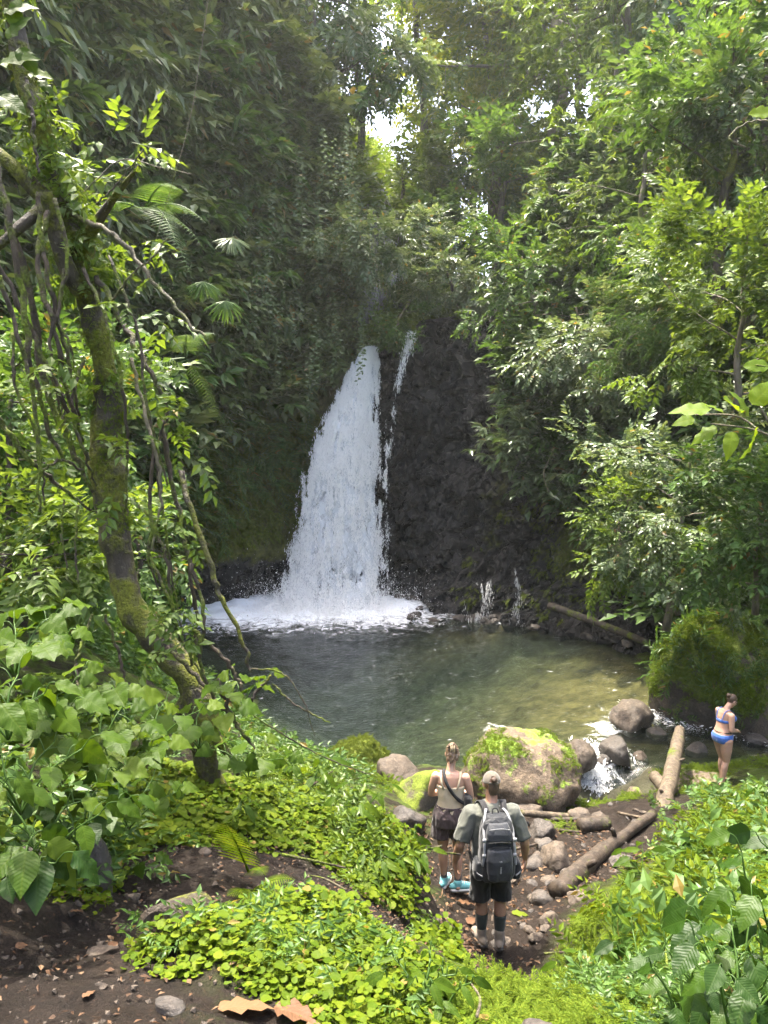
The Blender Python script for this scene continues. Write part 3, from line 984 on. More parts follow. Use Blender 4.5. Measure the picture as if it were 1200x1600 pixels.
T_BROAD = tmpl_set(1, 6, nleaf=9, leaf=0.36, wid=0.52, droop=0.35, leafdroop=0.18)
T_DROOP = tmpl_set(2, 5, nleaf=9, leaf=0.46, wid=0.3, droop=0.9, spread=35, leafdroop=0.9)
T_FINE = tmpl_set(3, 5, nleaf=13, leaf=0.22, wid=0.55, droop=0.3, lt=2, leafdroop=0.15)
T_WHORL = tmpl_set(4, 5, nleaf=9, leaf=0.42, wid=0.36, droop=0.1, whorl=True, stem=0.8)
T_FERN = tmpl_set(5, 3, nleaf=30, leaf=0.26, wid=0.2, droop=0.7, spread=75, start=0.08, lt=2, leafdroop=0.1)
T_VINE = tmpl_set(6, 5, nleaf=9, leaf=0.16, wid=0.5, droop=0.05, spread=80, stem=1.0, lt=2, stemr=0.004, leafdroop=0.1)


def wall_foliage(name, label, krange, srange, n, tm, mat, scale, zmin=None, lump=1.2, seed=0, up=0.25, cover=0.0, inset=0.5, freq=0.45, kpow=None):
    rs = np.random.default_rng(seed)
    k = rs.uniform(*krange, n * 2)
    s = rs.uniform(*srange, n * 2)
    p, nrm = cliff(k, s, True)
    n3 = np.c_[nrm, np.zeros(len(nrm))]
    lumpv = fbm(p * freq, 3, seed + 5)
    keep = np.ones(len(p), bool)
    if zmin is not None:
        zm = np.interp(k, zmin[0], zmin[1])
        keep &= p[:, 2] > zm + 1.3 * fbm(p * 0.6, 2, seed + 9)
    keep &= lumpv > cover - 1
    keep &= p[:, 2] > 0.4
    p, n3, lumpv = p[keep][:n], n3[keep][:n], lumpv[keep][:n]
    m_ = len(p)
    p = p + n3 * (np.clip(lumpv + 0.35, -0.2, 1.2) * lump - inset * rs.random(m_))[:, None]
    fwd = n3 + rs.normal(0, 0.55, (m_, 3)) + np.array([0, 0, up])
    upv = np.array([0, 0, 1.0]) + n3 * 0.25 + rs.normal(0, 0.25, (m_, 3))
    g = scatter(tm, p, fwd, upv, scale * rs.uniform(0.65, 1.35, m_), rs)
    base = p.mean(0)
    o = g.build(name, mat, None, False, base)
    tag(o, label, 'foliage', kind='stuff')
    return o


ZL = ([0, 2, 3, 4, 5, 5.5, 6, 7, 7.6], [4, 3, 3.2, 4.2, 7.5, 8.5, 9, 9.5, 11.5])
ZR = ([8, 10.1, 10.4, 11, 12, 13, 14, 16, 19], [13, 13, 10.5, 5.2, 4.0, 2.8, 1.6, 1.2, 1])
# the left wall
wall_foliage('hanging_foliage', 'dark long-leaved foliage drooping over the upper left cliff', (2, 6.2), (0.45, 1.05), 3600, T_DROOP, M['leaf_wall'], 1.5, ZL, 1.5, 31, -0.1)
wall_foliage('wall_foliage', 'dark green broad-leaved foliage covering the left cliff', (1.5, 6.6), (0.12, 1.0), 3600, T_BROAD, M['leaf_dark'], 1.25, ZL, 1.3, 32)
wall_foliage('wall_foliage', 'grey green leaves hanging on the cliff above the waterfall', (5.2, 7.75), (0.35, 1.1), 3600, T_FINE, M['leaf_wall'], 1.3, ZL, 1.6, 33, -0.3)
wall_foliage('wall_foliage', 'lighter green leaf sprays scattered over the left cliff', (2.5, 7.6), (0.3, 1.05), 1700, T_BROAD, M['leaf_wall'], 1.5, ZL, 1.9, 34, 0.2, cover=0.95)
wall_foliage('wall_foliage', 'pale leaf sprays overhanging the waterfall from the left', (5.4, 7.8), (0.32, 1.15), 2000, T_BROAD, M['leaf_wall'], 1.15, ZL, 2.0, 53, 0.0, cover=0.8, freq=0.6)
wall_foliage('wall_foliage', 'rounder broad leaves among the drooping ones on the left cliff', (2.5, 6.5), (0.25, 1.05), 900, T_WHORL, M['leaf_mid'], 1.6, ZL, 2.0, 54, 0.1, cover=0.9, freq=0.7)
wall_foliage('wall_ferns', 'fern fronds growing from the mossy left cliff', (3.5, 6.9), (0.12, 0.6), 750, T_FERN, M['leaf_mid'], 1.25, ([3, 5, 6.5], [2.5, 3.5, 4.5]), 0.7, 35, 0.2)
wall_foliage('wall_moss', 'olive moss and tiny plants on the lower left cliff', (3.5, 7.0), (0.08, 0.45), 7000, T_FINE, M['moss_dark'], 0.5, ([3, 5, 6, 7], [1.2, 1.8, 2.2, 4]), 0.15, 36, -0.5, inset=0.15)
# the right wall
wall_foliage('wall_foliage', 'glossy dark foliage covering the right cliff', (10.3, 15.5), (0.1, 1.02), 5600, T_BROAD, M['leaf_dark'], 1.1, ZR, 1.7, 37)
wall_foliage('wall_foliage', 'mid green leafy sprays on the right cliff', (10.3, 15.5), (0.2, 1.1), 5000, T_BROAD, M['leaf_mid'], 1.12, ZR, 2.2, 38, cover=0.85)
wall_foliage('wall_foliage', 'sunlit pale leaf whorls standing out on the right cliff', (10.8, 15), (0.35, 1.1), 2300, T_WHORL, M['leaf_grey'], 1.0, ZR, 2.6, 39, 0.5, cover=1.0)
wall_foliage('wall_moss', 'green moss in patches on the right-hand rock wall', (9.9, 14), (0.14, 0.4), 2200, T_FINE, M['moss_dark'], 0.28, ([9, 11, 14], [2.0, 0.8, 0.6]), 0.1, 40, -0.5, inset=0.1, cover=1.05)
# the ravine above the fall
wall_foliage('ravine_foliage', 'sunlit undergrowth in the ravine above the waterfall', (6.8, 12.5), (1.04, 2.0), 6800, T_BROAD, M['leaf_light'], 1.25, None, 1.0, 41, 0.6, freq=0.25)
wall_foliage('rim_foliage', 'leafy undergrowth along the right cliff top', (11.5, 16), (1.0, 1.8), 4200, T_BROAD, M['leaf_mid'], 1.2, None, 1.0, 42, 0.6, freq=0.25)
wall_foliage('rim_foliage', 'dark undergrowth along the left cliff top', (1.5, 7), (1.0, 1.5), 1800, T_BROAD, M['leaf_dark'], 1.25, None, 1.0, 43, 0.6, freq=0.25)

# curtains of thin leafy vines beside and over the fall
rs = np.random.default_rng(77)
Pn, Fn, Un, Sn = [], [], [], []
for _ in range(60):
    px = rs.uniform(405, 590) if rs.random() < 0.75 else rs.uniform(330, 420)
    top = rs.uniform(180, 520)
    ln = rs.uniform(30, 120)
    d = rs.uniform(27.2, 29.6)
    if px > 540:
        top = min(top, 540 - ln * 0.6)
    lim = 690 - max(0, px - 430) * 0.9
    for y in np.arange(top, min(top + ln, lim), 26):
        Pn.append(at(px + rs.normal(0, 1.5), y, d + rs.normal(0, 0.05)))
        Fn.append([rs.normal(0, 0.08), rs.normal(0, 0.08), -1])
        Un.append([rs.normal(0, 0.6), -1, 0])
        Sn.append(rs.uniform(0.75, 1.2))
g = scatter(T_VINE, np.array(Pn), np.array(Fn), np.array(Un), np.array(Sn), rs)
b0 = at(480, 500, 28.5)
tag(g.build('hanging_vines', M['leaf_grey'], None, False, b0), 'curtain of thin small-leaved vines hanging left of the waterfall', 'vines', kind='stuff')


# ================================================================== TREES
def limb_path(rs, a, direction, length, n=7, wob=0.12, sag=0.0):
    d = unit(direction)
    pts = [np.array(a, float)]
    for i in range(n - 1):
        d = unit(d + rs.normal(0, wob, 3) + np.array([0, 0, -sag]))
        pts.append(pts[-1] + d * length / (n - 1))
    return np.array(pts)


def tree(name, label, base, top, r0, crown_r, nsprig, tm, leafm, barkm, seed, limbs=9, first=0.4, sprig_scale=1.0, group=None, up=0.5, bend=0.05, flat=0.8, hang=0, crown_c=None, sides=8):
    rs = np.random.default_rng(seed)
    base, top = np.array(base, float), np.array(top, float)
    t = empty(name, base, label, 'tree', group)
    h = np.linalg.norm(top - base)
    path = [base]
    for i in range(1, 9):
        f = i / 8
        path.append(base * (1 - f) + top * f + rs.normal(0, bend * h * 0.25, 3) * np.array([1, 1, 0.2]) * math.sin(f * math.pi))
    path = resample(path, 22) - base
    g = Geo()
    g.add(*tube(path, [r0 * 1.25, r0, r0 * 0.85, r0 * 0.6, r0 * 0.25], sides, 0.18, seed))
    tips = []
    for i in range(limbs):
        f = first + (1 - first) * (i + rs.random() * 0.6) / limbs
        p0 = np.array([np.interp(f, np.linspace(0, 1, 22), path[:, c]) for c in range(3)])
        az = i * 2.4 + rs.normal(0, 0.4)
        L = crown_r * rs.uniform(0.65, 1.15) * (1.1 - 0.5 * abs(f - 0.6))
        lp = limb_path(rs, p0, (math.cos(az), math.sin(az), up + 0.3 * rs.random()), L, 8, 0.16, 0.03)
        rr = r0 * (0.42 - 0.22 * f)
        g.add(*tube(lp, [rr, rr * 0.25], 5, 0.1, seed + i))
        for k in range(3, 8):
            tips.append(lp[k])
            tw = limb_path(rs, lp[k], rs.normal(0, 1, 3) + np.array([0, 0, 0.2]), L * rs.uniform(0.25, 0.5), 5, 0.2, 0.05)
            g.add(*tube(tw, [rr * 0.25, rr * 0.08], 3, cap=False))
            tips += [tw[2], tw[3], tw[4], tw[4]]
    g.build('trunk', barkm, t)
    tips = np.array(tips)
    p = tips[rs.integers(0, len(tips), nsprig)] + rs.normal(0, crown_r * 0.075, (nsprig, 3)) * np.array([1, 1, flat])
    c = path[-1] * 0.7
    fwd = unit(p - c) + rs.normal(0, 0.6, (nsprig, 3)) + np.array([0, 0, 0.1])
    upv = np.array([0, 0, 1.0]) + rs.normal(0, 0.3, (nsprig, 3))
    cg = scatter(tm, p, fwd, upv, sprig_scale * rs.uniform(0.65, 1.3, nsprig), rs)
    cg.build('crown', leafm, t, False)
    for i in range(hang):
        a = tips[rs.integers(0, len(tips))]
        L = rs.uniform(2, 7)
        hp = np.stack([np.linspace(0, 1, 8) * rs.normal(0, 0.2) + 0.05 * rs.normal(0, 1, 8), 0.05 * rs.normal(0, 1, 8), -np.linspace(0, L, 8)], 1) + a
        gg = Geo()
        gg.add(*tube(hp, [0.02, 0.015], 4, cap=False))
        gg.build('aerial_root', M['vine_light'], t)
    return t


BT = 'forest trees above the waterfall'
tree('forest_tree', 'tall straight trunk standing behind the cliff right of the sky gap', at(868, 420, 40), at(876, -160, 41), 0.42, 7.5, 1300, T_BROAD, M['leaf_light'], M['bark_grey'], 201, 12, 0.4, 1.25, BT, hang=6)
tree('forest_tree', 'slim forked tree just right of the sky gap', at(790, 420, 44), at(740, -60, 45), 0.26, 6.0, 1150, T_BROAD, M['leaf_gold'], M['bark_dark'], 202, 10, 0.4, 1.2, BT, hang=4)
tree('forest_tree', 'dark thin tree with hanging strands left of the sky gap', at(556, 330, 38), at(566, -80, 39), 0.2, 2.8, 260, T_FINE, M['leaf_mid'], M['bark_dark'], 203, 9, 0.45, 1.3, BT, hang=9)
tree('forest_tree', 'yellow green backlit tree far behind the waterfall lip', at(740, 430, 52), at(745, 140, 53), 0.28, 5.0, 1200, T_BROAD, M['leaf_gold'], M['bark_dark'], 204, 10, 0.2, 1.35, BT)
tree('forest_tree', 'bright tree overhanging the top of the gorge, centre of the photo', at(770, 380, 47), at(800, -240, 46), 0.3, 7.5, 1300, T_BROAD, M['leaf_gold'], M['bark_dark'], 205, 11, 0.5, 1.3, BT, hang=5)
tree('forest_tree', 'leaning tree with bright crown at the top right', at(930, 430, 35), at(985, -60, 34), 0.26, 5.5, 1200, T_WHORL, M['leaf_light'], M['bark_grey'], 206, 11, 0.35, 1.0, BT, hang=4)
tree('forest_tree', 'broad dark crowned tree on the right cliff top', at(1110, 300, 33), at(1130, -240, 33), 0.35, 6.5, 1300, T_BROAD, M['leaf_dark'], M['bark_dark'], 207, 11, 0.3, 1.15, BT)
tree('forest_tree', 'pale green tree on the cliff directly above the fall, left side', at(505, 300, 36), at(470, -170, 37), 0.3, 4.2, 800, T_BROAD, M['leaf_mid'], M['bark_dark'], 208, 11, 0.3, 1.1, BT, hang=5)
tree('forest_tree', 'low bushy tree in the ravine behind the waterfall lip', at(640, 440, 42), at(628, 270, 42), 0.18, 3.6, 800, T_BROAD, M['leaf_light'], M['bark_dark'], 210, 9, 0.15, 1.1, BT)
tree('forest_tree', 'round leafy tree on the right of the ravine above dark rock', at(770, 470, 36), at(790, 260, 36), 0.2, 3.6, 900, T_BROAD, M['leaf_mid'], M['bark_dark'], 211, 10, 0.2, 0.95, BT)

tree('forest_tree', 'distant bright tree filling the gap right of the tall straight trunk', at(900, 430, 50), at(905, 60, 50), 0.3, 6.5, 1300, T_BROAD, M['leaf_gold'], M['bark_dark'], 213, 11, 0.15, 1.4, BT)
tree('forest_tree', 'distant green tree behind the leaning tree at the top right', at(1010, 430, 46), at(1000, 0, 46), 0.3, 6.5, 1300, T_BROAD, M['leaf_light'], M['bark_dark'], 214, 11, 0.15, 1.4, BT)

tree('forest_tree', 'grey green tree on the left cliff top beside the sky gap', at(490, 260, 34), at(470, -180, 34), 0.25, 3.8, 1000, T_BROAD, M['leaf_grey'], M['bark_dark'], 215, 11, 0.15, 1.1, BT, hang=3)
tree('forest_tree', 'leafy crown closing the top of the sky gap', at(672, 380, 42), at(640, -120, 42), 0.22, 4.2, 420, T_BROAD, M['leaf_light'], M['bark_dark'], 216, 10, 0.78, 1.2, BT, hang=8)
# ================================================================== ROCKS
def ico(sub):
    bm = bmesh.new()
    bmesh.ops.create_icosphere(bm, subdivisions=sub, radius=1.0)
    v = np.array([x.co[:] for x in bm.verts])
    f = np.array([[a.index for a in x.verts] for x in bm.faces])
    bm.free()
    return v, f


ICO = {s: ico(s) for s in (2, 3, 4, 5)}


def rock_shape(size, seed, sub=4, facet=1.0, rough=0.16, flat=0.35):
    """a worn block: a ball cut by random planes, then roughened"""
    v, f = ICO[sub]
    rs = np.random.default_rng(seed * 13 + 1)
    nrm = unit(rs.normal(0, 1, (13, 3)))
    dist = rs.uniform(0.5, 0.95, 13)
    dot = v @ nrm.T
    rr = np.where(dot > 0.05, dist / np.maximum(dot, 0.05), 9.0)
    k = 22.0
    r = -np.log(np.exp(-k * np.minimum(rr, 1.15)).sum(1) + 1e-9) / k          # soft minimum
    r = r / np.percentile(r, 90)
    r = r * facet + (1 - facet) * 0.95
    p = v * r[:, None] + seed * 3.7
    g1, g2, cc = voro(p * 3.0, seed + 4)
    r = r * (1 + 0.10 * fbm(p * 1.6, 3, seed) + 0.09 * (cc - 0.5) - 0.04 * sstep(0.1, 0, g2 - g1) + 0.035 * fbm(p * 7, 3, seed + 2))
    w = v * r[:, None]
    w[:, 2] = np.where(w[:, 2] < -flat, -flat + (w[:, 2] + flat) * 0.2, w[:, 2])
    return w * np.array(size), f


def rock(name, label, pos, size, mat, seed, sub=4, rot=0.0, group=None, sink=0.25, facet=1.0, cat='rock', parent=None, smooth=True):
    v, f = rock_shape(size, seed, sub, facet)
    ca, sa = math.cos(rot), math.sin(rot)
    v = v @ np.array([[ca, sa, 0], [-sa, ca, 0], [0, 0, 1]])
    v[:, 2] += size[2] * (0.35 - sink)
    o = link(name, make_mesh(name, v, f, smooth), mat, parent, pos)
    if parent is None:
        tag(o, label, cat, group)
    o['_v'] = 0
    del o['_v']
    return o, v + np.asarray(pos), f


def surf_sample(v, f, n, rs):
    a, b, c = v[f[:, 0]], v[f[:, 1]], v[f[:, 2]]
    nr = np.cross(b - a, c - a)
    ar = np.linalg.norm(nr, axis=1)
    pick = rs.choice(len(f), n, p=ar / ar.sum())
    r1, r2 = rs.random(n), rs.random(n)
    s = np.sqrt(r1)
    w = np.stack([1 - s, s * (1 - r2), s * r2], 1)
    p = a[pick] * w[:, :1] + b[pick] * w[:, 1:2] + c[pick] * w[:, 2:]
    return p, nr[pick] / (ar[pick][:, None] + 1e-12)


T_TUFT = tmpl_set(21, 4, nleaf=9, leaf=0.5, wid=0.28, droop=0.5, spread=55, lt=2, stemr=0.02)


def moss_on(obj, v, f, n, seed, mat, size=0.05, thresh=0.0, up=0.0, freq=1.6, name='moss', height=0.0, fn=None):
    rs = np.random.default_rng(seed)
    p, nr = surf_sample(v, f, n * 3, rs)
    ms = fbm(p * freq, 3, seed) + 0.6 * (nr[:, 2] - 0.4)
    keep = (ms > thresh) & (nr[:, 2] > up)
    if fn is not None:
        keep &= fn(p)
    p, nr, ms = p[keep][:n], nr[keep][:n], ms[keep][:n]
    if not len(p):
        return None
    loc = np.array(obj.matrix_world.translation) if obj.parent else np.array(obj.location)
    p = p + nr * (height * rs.random(len(p)) * np.clip(ms - thresh, 0, 0.6) / 0.6)[:, None]
    fw = nr * 0.7 + rs.normal(0, 0.7, p.shape)
    g = scatter(T_TUFT, p - loc, fw, nr + rs.normal(0, 0.3, p.shape), size * rs.uniform(0.6, 1.5, len(p)), rs)
    o = g.build(name, mat, obj, False)
    o['kind'] = 'stuff'
    return o


o, v, f = rock('boulder', 'big rounded boulder with bright moss patches at the pool edge', gpt(815, 1262, 12.9) + np.array([0, 0.1, 0.05]), (1.16, 1.0, 0.98), M['rock_mossy'], 3, 5, 0.3, sink=0.12, facet=0.35)
moss_on(o, v, f, 3600, 31, M['moss'], 0.06, 0.3, -0.1, 1.7, height=0.06)
BIGB = (v, f)
o, v, f = rock('boulder', 'tall moss-covered boulder at the right side of the pool', at(1112, 1120, 18.0) * np.array([1, 1, 0]) + np.array([0.1, 0.3, 0.1]), (1.75, 1.5, 2.15), M['rock_dark_mossy'], 8, 5, 0.1, sink=0.2, facet=0.5)
moss_on(o, v, f, 7000, 32, M['moss'], 0.12, -0.05, -0.5, 1.1, height=0.14)
moss_on(o, v, f, 420, 36, M['leaf_mid'], 0.34, -0.1, -0.3, 1.6, name='small_leaves', height=0.1)
o, v, f = rock('boulder', 'mossy rock propping up the leaning log beside the cascade', gpt(1000, 1240, 13.9) + np.array([0, 0, -0.05]), (0.62, 0.55, 0.62), M['rock_mossy'], 5, 4, 0.9)
moss_on(o, v, f, 2600, 33, M['moss'], 0.07, -0.2, -0.3, 1.3, height=0.06)
o, v, f = rock('boulder', 'low flat rock under the bathing woman', gpt(1105, 1222, 13.75) + np.array([0, 0.1, -0.12]), (1.05, 0.62, 0.32), M['rock_mossy'], 6, 4, 0.2, sink=0.2)
moss_on(o, v, f, 900, 34, M['moss'], 0.06, 0.2, 0.2, 1.6)
WOMAN_ROCK = (v, f)
o, v, f = rock('boulder', 'low mossy rock on the near left shore of the pool', atz(545, 1195, 0.0), (0.85, 0.6, 0.5), M['rock_dark_mossy'], 9, 4, 0.5)
moss_on(o, v, f, 2200, 35, M['moss_dark'], 0.07, 0.0, 0.0, 1.4, height=0.04)
SR = 'wet rocks in the outlet stream'
for px, py, z, sz, mt, sd, lb in [
    (988, 1130, 0.0, (0.62, 0.5, 0.5), 'rock_brown', 11, 'largest brown rock standing in the stream above the cascade'),
    (962, 1180, 0.0, (0.38, 0.34, 0.38), 'rock_dark', 12, 'smooth dark grey rock in the stream below the largest one'),
    (1000, 1190, -0.1, (0.2, 0.18, 0.2), 'rock_brown', 13, 'small reddish rock wedged in the white cascade'),
    (948, 1188, -0.1, (0.2, 0.2, 0.2), 'rock_dark', 14, 'small wet stone at the head of the cascade'),
    (1085, 1178, -0.1, (0.32, 0.26, 0.26), 'rock_dark', 15, 'dark wet rock right behind the leaning log'),
    (905, 1190, 0.0, (0.4, 0.35, 0.42), 'rock_brown', 16, 'brown rock just behind the right shoulder of the big boulder'),
    (872, 1172, 0.0, (0.32, 0.26, 0.24), 'rock_dark', 17, 'low dark rock breaking the water behind the big boulder'),
    (1180, 1160, -0.2, (0.3, 0.28, 0.2), 'rock_dark', 19, 'wet rock in the rapids under the mossy boulder'),
    (1025, 1150, -0.1, (0.3, 0.24, 0.16), 'rock_dark', 20, 'flat wet rock beside the largest stream rock')]:
    rock('stream_rock', lb, atz(px, py, z), sz, M[mt], sd, 4, sd * 0.7, SR, facet=0.8)
for px, py, d, sz, mt, sd, lb in [
    (652, 1262, 12.0, (0.48, 0.4, 0.5), 'rock_dark_mossy', 22, 'dark rock on the shore, left of the woman in shorts'),
    (612, 1240, 13.2, (0.6, 0.45, 0.3), 'rock_brown', 23, 'pale brown slab at the pool edge behind the green bank'),
    (700, 1235, 13.0, (0.4, 0.3, 0.3), 'rock_brown', 24, 'brown rock between the woman in shorts and the big boulder'),
    (868, 1362, 9.9, (0.27, 0.25, 0.3), 'rock_brown', 25, 'angular grey brown rock in front of the diagonal log'),
    (856, 1432, 8.3, (0.14, 0.13, 0.12), 'rock_brown', 26, 'rounded pale stone on the trail beside the hiker with the backpack'),
    (838, 1440, 8.0, (0.09, 0.08, 0.06), 'rock_brown', 27, 'small tan stone at the side of the trail'),
    (845, 1305, 10.9, (0.22, 0.2, 0.22), 'rock_dark', 28, 'dark angular stone right of the hiker with the backpack'),
    (828, 1270, 11.9, (0.25, 0.22, 0.2), 'rock_brown', 29, 'brown stone under the left end of the thin fallen pole'),
    (905, 1290, 11.6, (0.2, 0.18, 0.13), 'rock_brown', 30, 'flat stone lying below the thin fallen pole'),
    (850, 1398, 8.9, (0.17, 0.15, 0.13), 'rock_dark', 61, 'dark stone on the trail above the rounded pale one'),
    (850, 1335, 10.4, (0.16, 0.16, 0.15), 'rock_dark', 62, 'dark rock behind the angular grey brown rock'),
    (835, 1350, 9.9, (0.18, 0.16, 0.17), 'rock_dark', 63, 'dark rock beside the hand of the hiker with the backpack'),
    (640, 1305, 10.2, (0.3, 0.25, 0.25), 'rock_dark', 64, 'dark rock low behind the green bank, left of the legs of the woman in shorts'),
    (935, 1300, 11.2, (0.17, 0.15, 0.12), 'rock_brown', 65, 'brown stone between the two fallen logs'),
    (900, 1410, 8.6, (0.13, 0.12, 0.1), 'rock_brown', 66, 'small stone at the low end of the diagonal log')]:
    q = gpt(px, py, d)
    rock('trail_rock', lb, q, sz, M[mt], sd, 4, sd * 1.3, 'rocks along the trail')
for px, py, d, sz, mt, sd, lb in [
    (152, 1405, 4.0, (0.085, 0.085, 0.27), 'rock_dark', 41, 'narrow dark stone standing upright at the left of the trail'),
    (118, 1402, 3.95, (0.13, 0.1, 0.12), 'rock_dark', 42, 'dark stone leaning against the narrow upright one'),
    (840, 1592, 2.62, (0.075, 0.07, 0.10), 'rock_dark', 43, 'dark stone poking out of bright moss at the bottom of the photo'),
    (500, 1556, 2.85, (0.09, 0.06, 0.06), 'rock_dark', 44, 'dark stone under the round leaves at the bottom edge'),
    (30, 1382, 3.7, (0.16, 0.12, 0.1), 'rock_dark', 45, 'low dark rock at the left edge beside round leaves'),
    (165, 1500, 3.2, (0.085, 0.055, 0.02), 'rock_brown', 46, 'flat tan stone in the dirt of the left trail'),
    (205, 1400, 4.1, (0.05, 0.05, 0.04), 'rock_brown', 47, 'small grey stone beside the trail near the upright one'),
    (265, 1590, 2.62, (0.07, 0.05, 0.035), 'rock_dark', 48, 'grey stone in the soil at the bottom left'),
    (320, 1330, 4.75, (0.06, 0.05, 0.03), 'rock_brown', 49, 'grey stone set in the trail left of the bright fern')]:
    q = gpt(px, py, d)
    rock('trail_rock', lb, q, sz, M[mt], sd, 3, sd * 1.3, 'stones in the near soil')
# rubble along the foot of the right wall
rs = np.random.default_rng(5)
_rub = [rock_shape((1, 0.85, 0.7), 70 + i, 3) for i in range(4)]
_rubm = [make_mesh('rubble_rock', v, f, False) for v, f in _rub]
for i in range(34):
    k = rs.uniform(8.55, 13.2)
    c, n_ = cliff(np.array([k]), np.array([0.23]))
    p = c[0] + np.r_[n_[0], 0] * rs.uniform(0.6, 1.7)
    s = rs.uniform(0.16, 0.5)
    p[2] = max(-0.1, float(ground0([p[0]], [p[1]])[0])) + 0.02 + 0.25 * rs.random() * (s < 0.3)
    o = link('rubble_rock', _rubm[i % 4], M['rock_dark'], None, p, (rs.normal(0, 0.3), rs.normal(0, 0.3), rs.uniform(0, 6)), s)
    tag(o, 'dark wet rock in the rubble along the foot of the right cliff', 'rock', 'rubble at the foot of the cliff')


# ================================================================== LOGS AND BRANCHES
def log(name, label, pts, radii, mat, seed, sides=12, n=24, bump=0.16, cat='log', group=None, end=True, offset=None, freq=5.0):
    P = resample(pts, n)
    if offset is not None:
        P = P + np.asarray(offset)
    base = P[0].copy()
    g = Geo()
    g.add(*tube(P - base, radii, sides, bump, seed, freq=freq))
    o = g.build(name, mat)
    o.location = base
    tag(o, label, cat, group)
    return o


log('fallen_log', 'thick pale weathered log propped away from the trail, right of the cascade', [at(1030, 1305, 11.3), at(1040, 1250, 12.2), at(1052, 1195, 13.2), at(1062, 1140, 14.2)], [0.165, 0.14, 0.13, 0.13, 0.08], M['dead_wood'], 301, 14, 34, 0.34, freq=3.0)
log('branch_stub', 'short broken branch stub leaning against the pale log', [at(1022, 1212, 13.3), at(1036, 1228, 13.0), at(1050, 1240, 12.7)], [0.1, 0.12, 0.13], M['dead_wood'], 302, 9, 10, cat='branch')
log('fallen_log', 'dark diagonal log lying across the end of the trail', [at(868, 1410, 8.9), at(905, 1375, 9.5), at(960, 1330, 10.4), at(1016, 1288, 11.3)], [0.13, 0.125, 0.1, 0.085, 0.06], M['dead_wood_dark'], 303, 14, 34, 0.42, offset=(0, -0.1, 0.2), freq=4.0)
log('fallen_pole', 'thin pale pole lying level behind the hiker with the backpack', [at(815, 1270, 11.4), at(880, 1276, 11.6), at(950, 1284, 11.8), at(1012, 1280, 12.0)], [0.05, 0.06, 0.075, 0.06], M['dead_wood'], 304, 8, 22, 0.18, cat='branch')
for k, (f0, ln, rr_) in enumerate([((1041, 1246, 12.25), (-0.12, -0.05, 0.16), 0.045), ((1053, 1192, 13.25), (0.16, -0.06, 0.1), 0.035), ((958, 1330, 10.4), (-0.08, -0.1, 0.22), 0.04), ((905, 1374, 9.5), (0.14, -0.12, 0.16), 0.05)]):
    par = [o_ for o_ in bpy.data.objects if o_.name.startswith('fallen_log')]
    par = sorted(par, key=lambda q: q.name)[0 if k < 2 else 1]
    st0 = at(*f0) + (np.array([0, -0.1, 0.2]) if k >= 2 else 0) - np.array(par.location)
    g = Geo()
    g.add(*tube(resample([st0, st0 + np.array(ln) * 0.6, st0 + np.array(ln)], 6), [rr_, rr_ * 0.8, rr_ * 0.55], 7, 0.3, 50 + k, freq=9))
    g.build('branch_stub', M['dead_wood' if k < 2 else 'dead_wood_dark'], par)
log('fallen_log', 'short dark log end between the pole and the diagonal log', [gpt(905, 1310, 11.0) + [0, 0, 0.08], gpt(950, 1316, 11.1) + [0, 0, 0.1]], [0.11, 0.1], M['dead_wood_dark'], 305, 10, 8)
log('fallen_pole', 'thin stick slanting down to the pole beside the cascade', [at(950, 1262, 12.6), at(1000, 1278, 12.2)], [0.035, 0.03], M['dead_wood'], 306, 6, 8, cat='branch')
log('fallen_log', 'dark wet log lying along the foot of the right cliff', [at(858, 946, 25.4), at(930, 972, 24.3), at(1012, 1004, 22.6)], [0.13, 0.125, 0.1], M['bark_dark'], 307, 10, 16)
# the cut log end in the near mound
e = gpt(256, 1470, 3.3)
ax = unit(np.array([0.25, 0.85, -0.35]))
e0 = e + np.array([0.0, -0.06, 0.11])
o = log('cut_log', 'cut end of a mossy log sticking out of the round-leaved mound', [e0, e0 + ax * 0.1, e0 + ax * 0.34], [0.09, 0.094, 0.09], M['bark_moss'], 308, 20, 12, 0.12)
an = np.linspace(0, 2 * math.pi, 20, endpoint=False)
s1 = unit(np.cross(ax, [0, 0, 1]))
s2 = np.cross(s1, ax)
V, Q = [], []
for i, rr_ in enumerate((0.097, 0.07, 0.045, 0.02)):
    for a in an:
        w_ = rr_ * (1 + 0.1 * math.sin(a * 2 + 1))
        V.append(s1 * w_ * math.cos(a) + s2 * w_ * math.sin(a) - ax * (0.004 + 0.008 * (i % 2)))
for i in range(3):
    for j in range(20):
        Q.append([i * 20 + j, i * 20 + (j + 1) % 20, (i + 1) * 20 + (j + 1) % 20, (i + 1) * 20 + j])
Q2 = [[60 + j for j in range(20)]]
me = make_mesh('cut_face', np.array(V), [np.array(Q), np.array(Q2)], False)
link('cut_face', me, M['dead_wood_dark'], o)
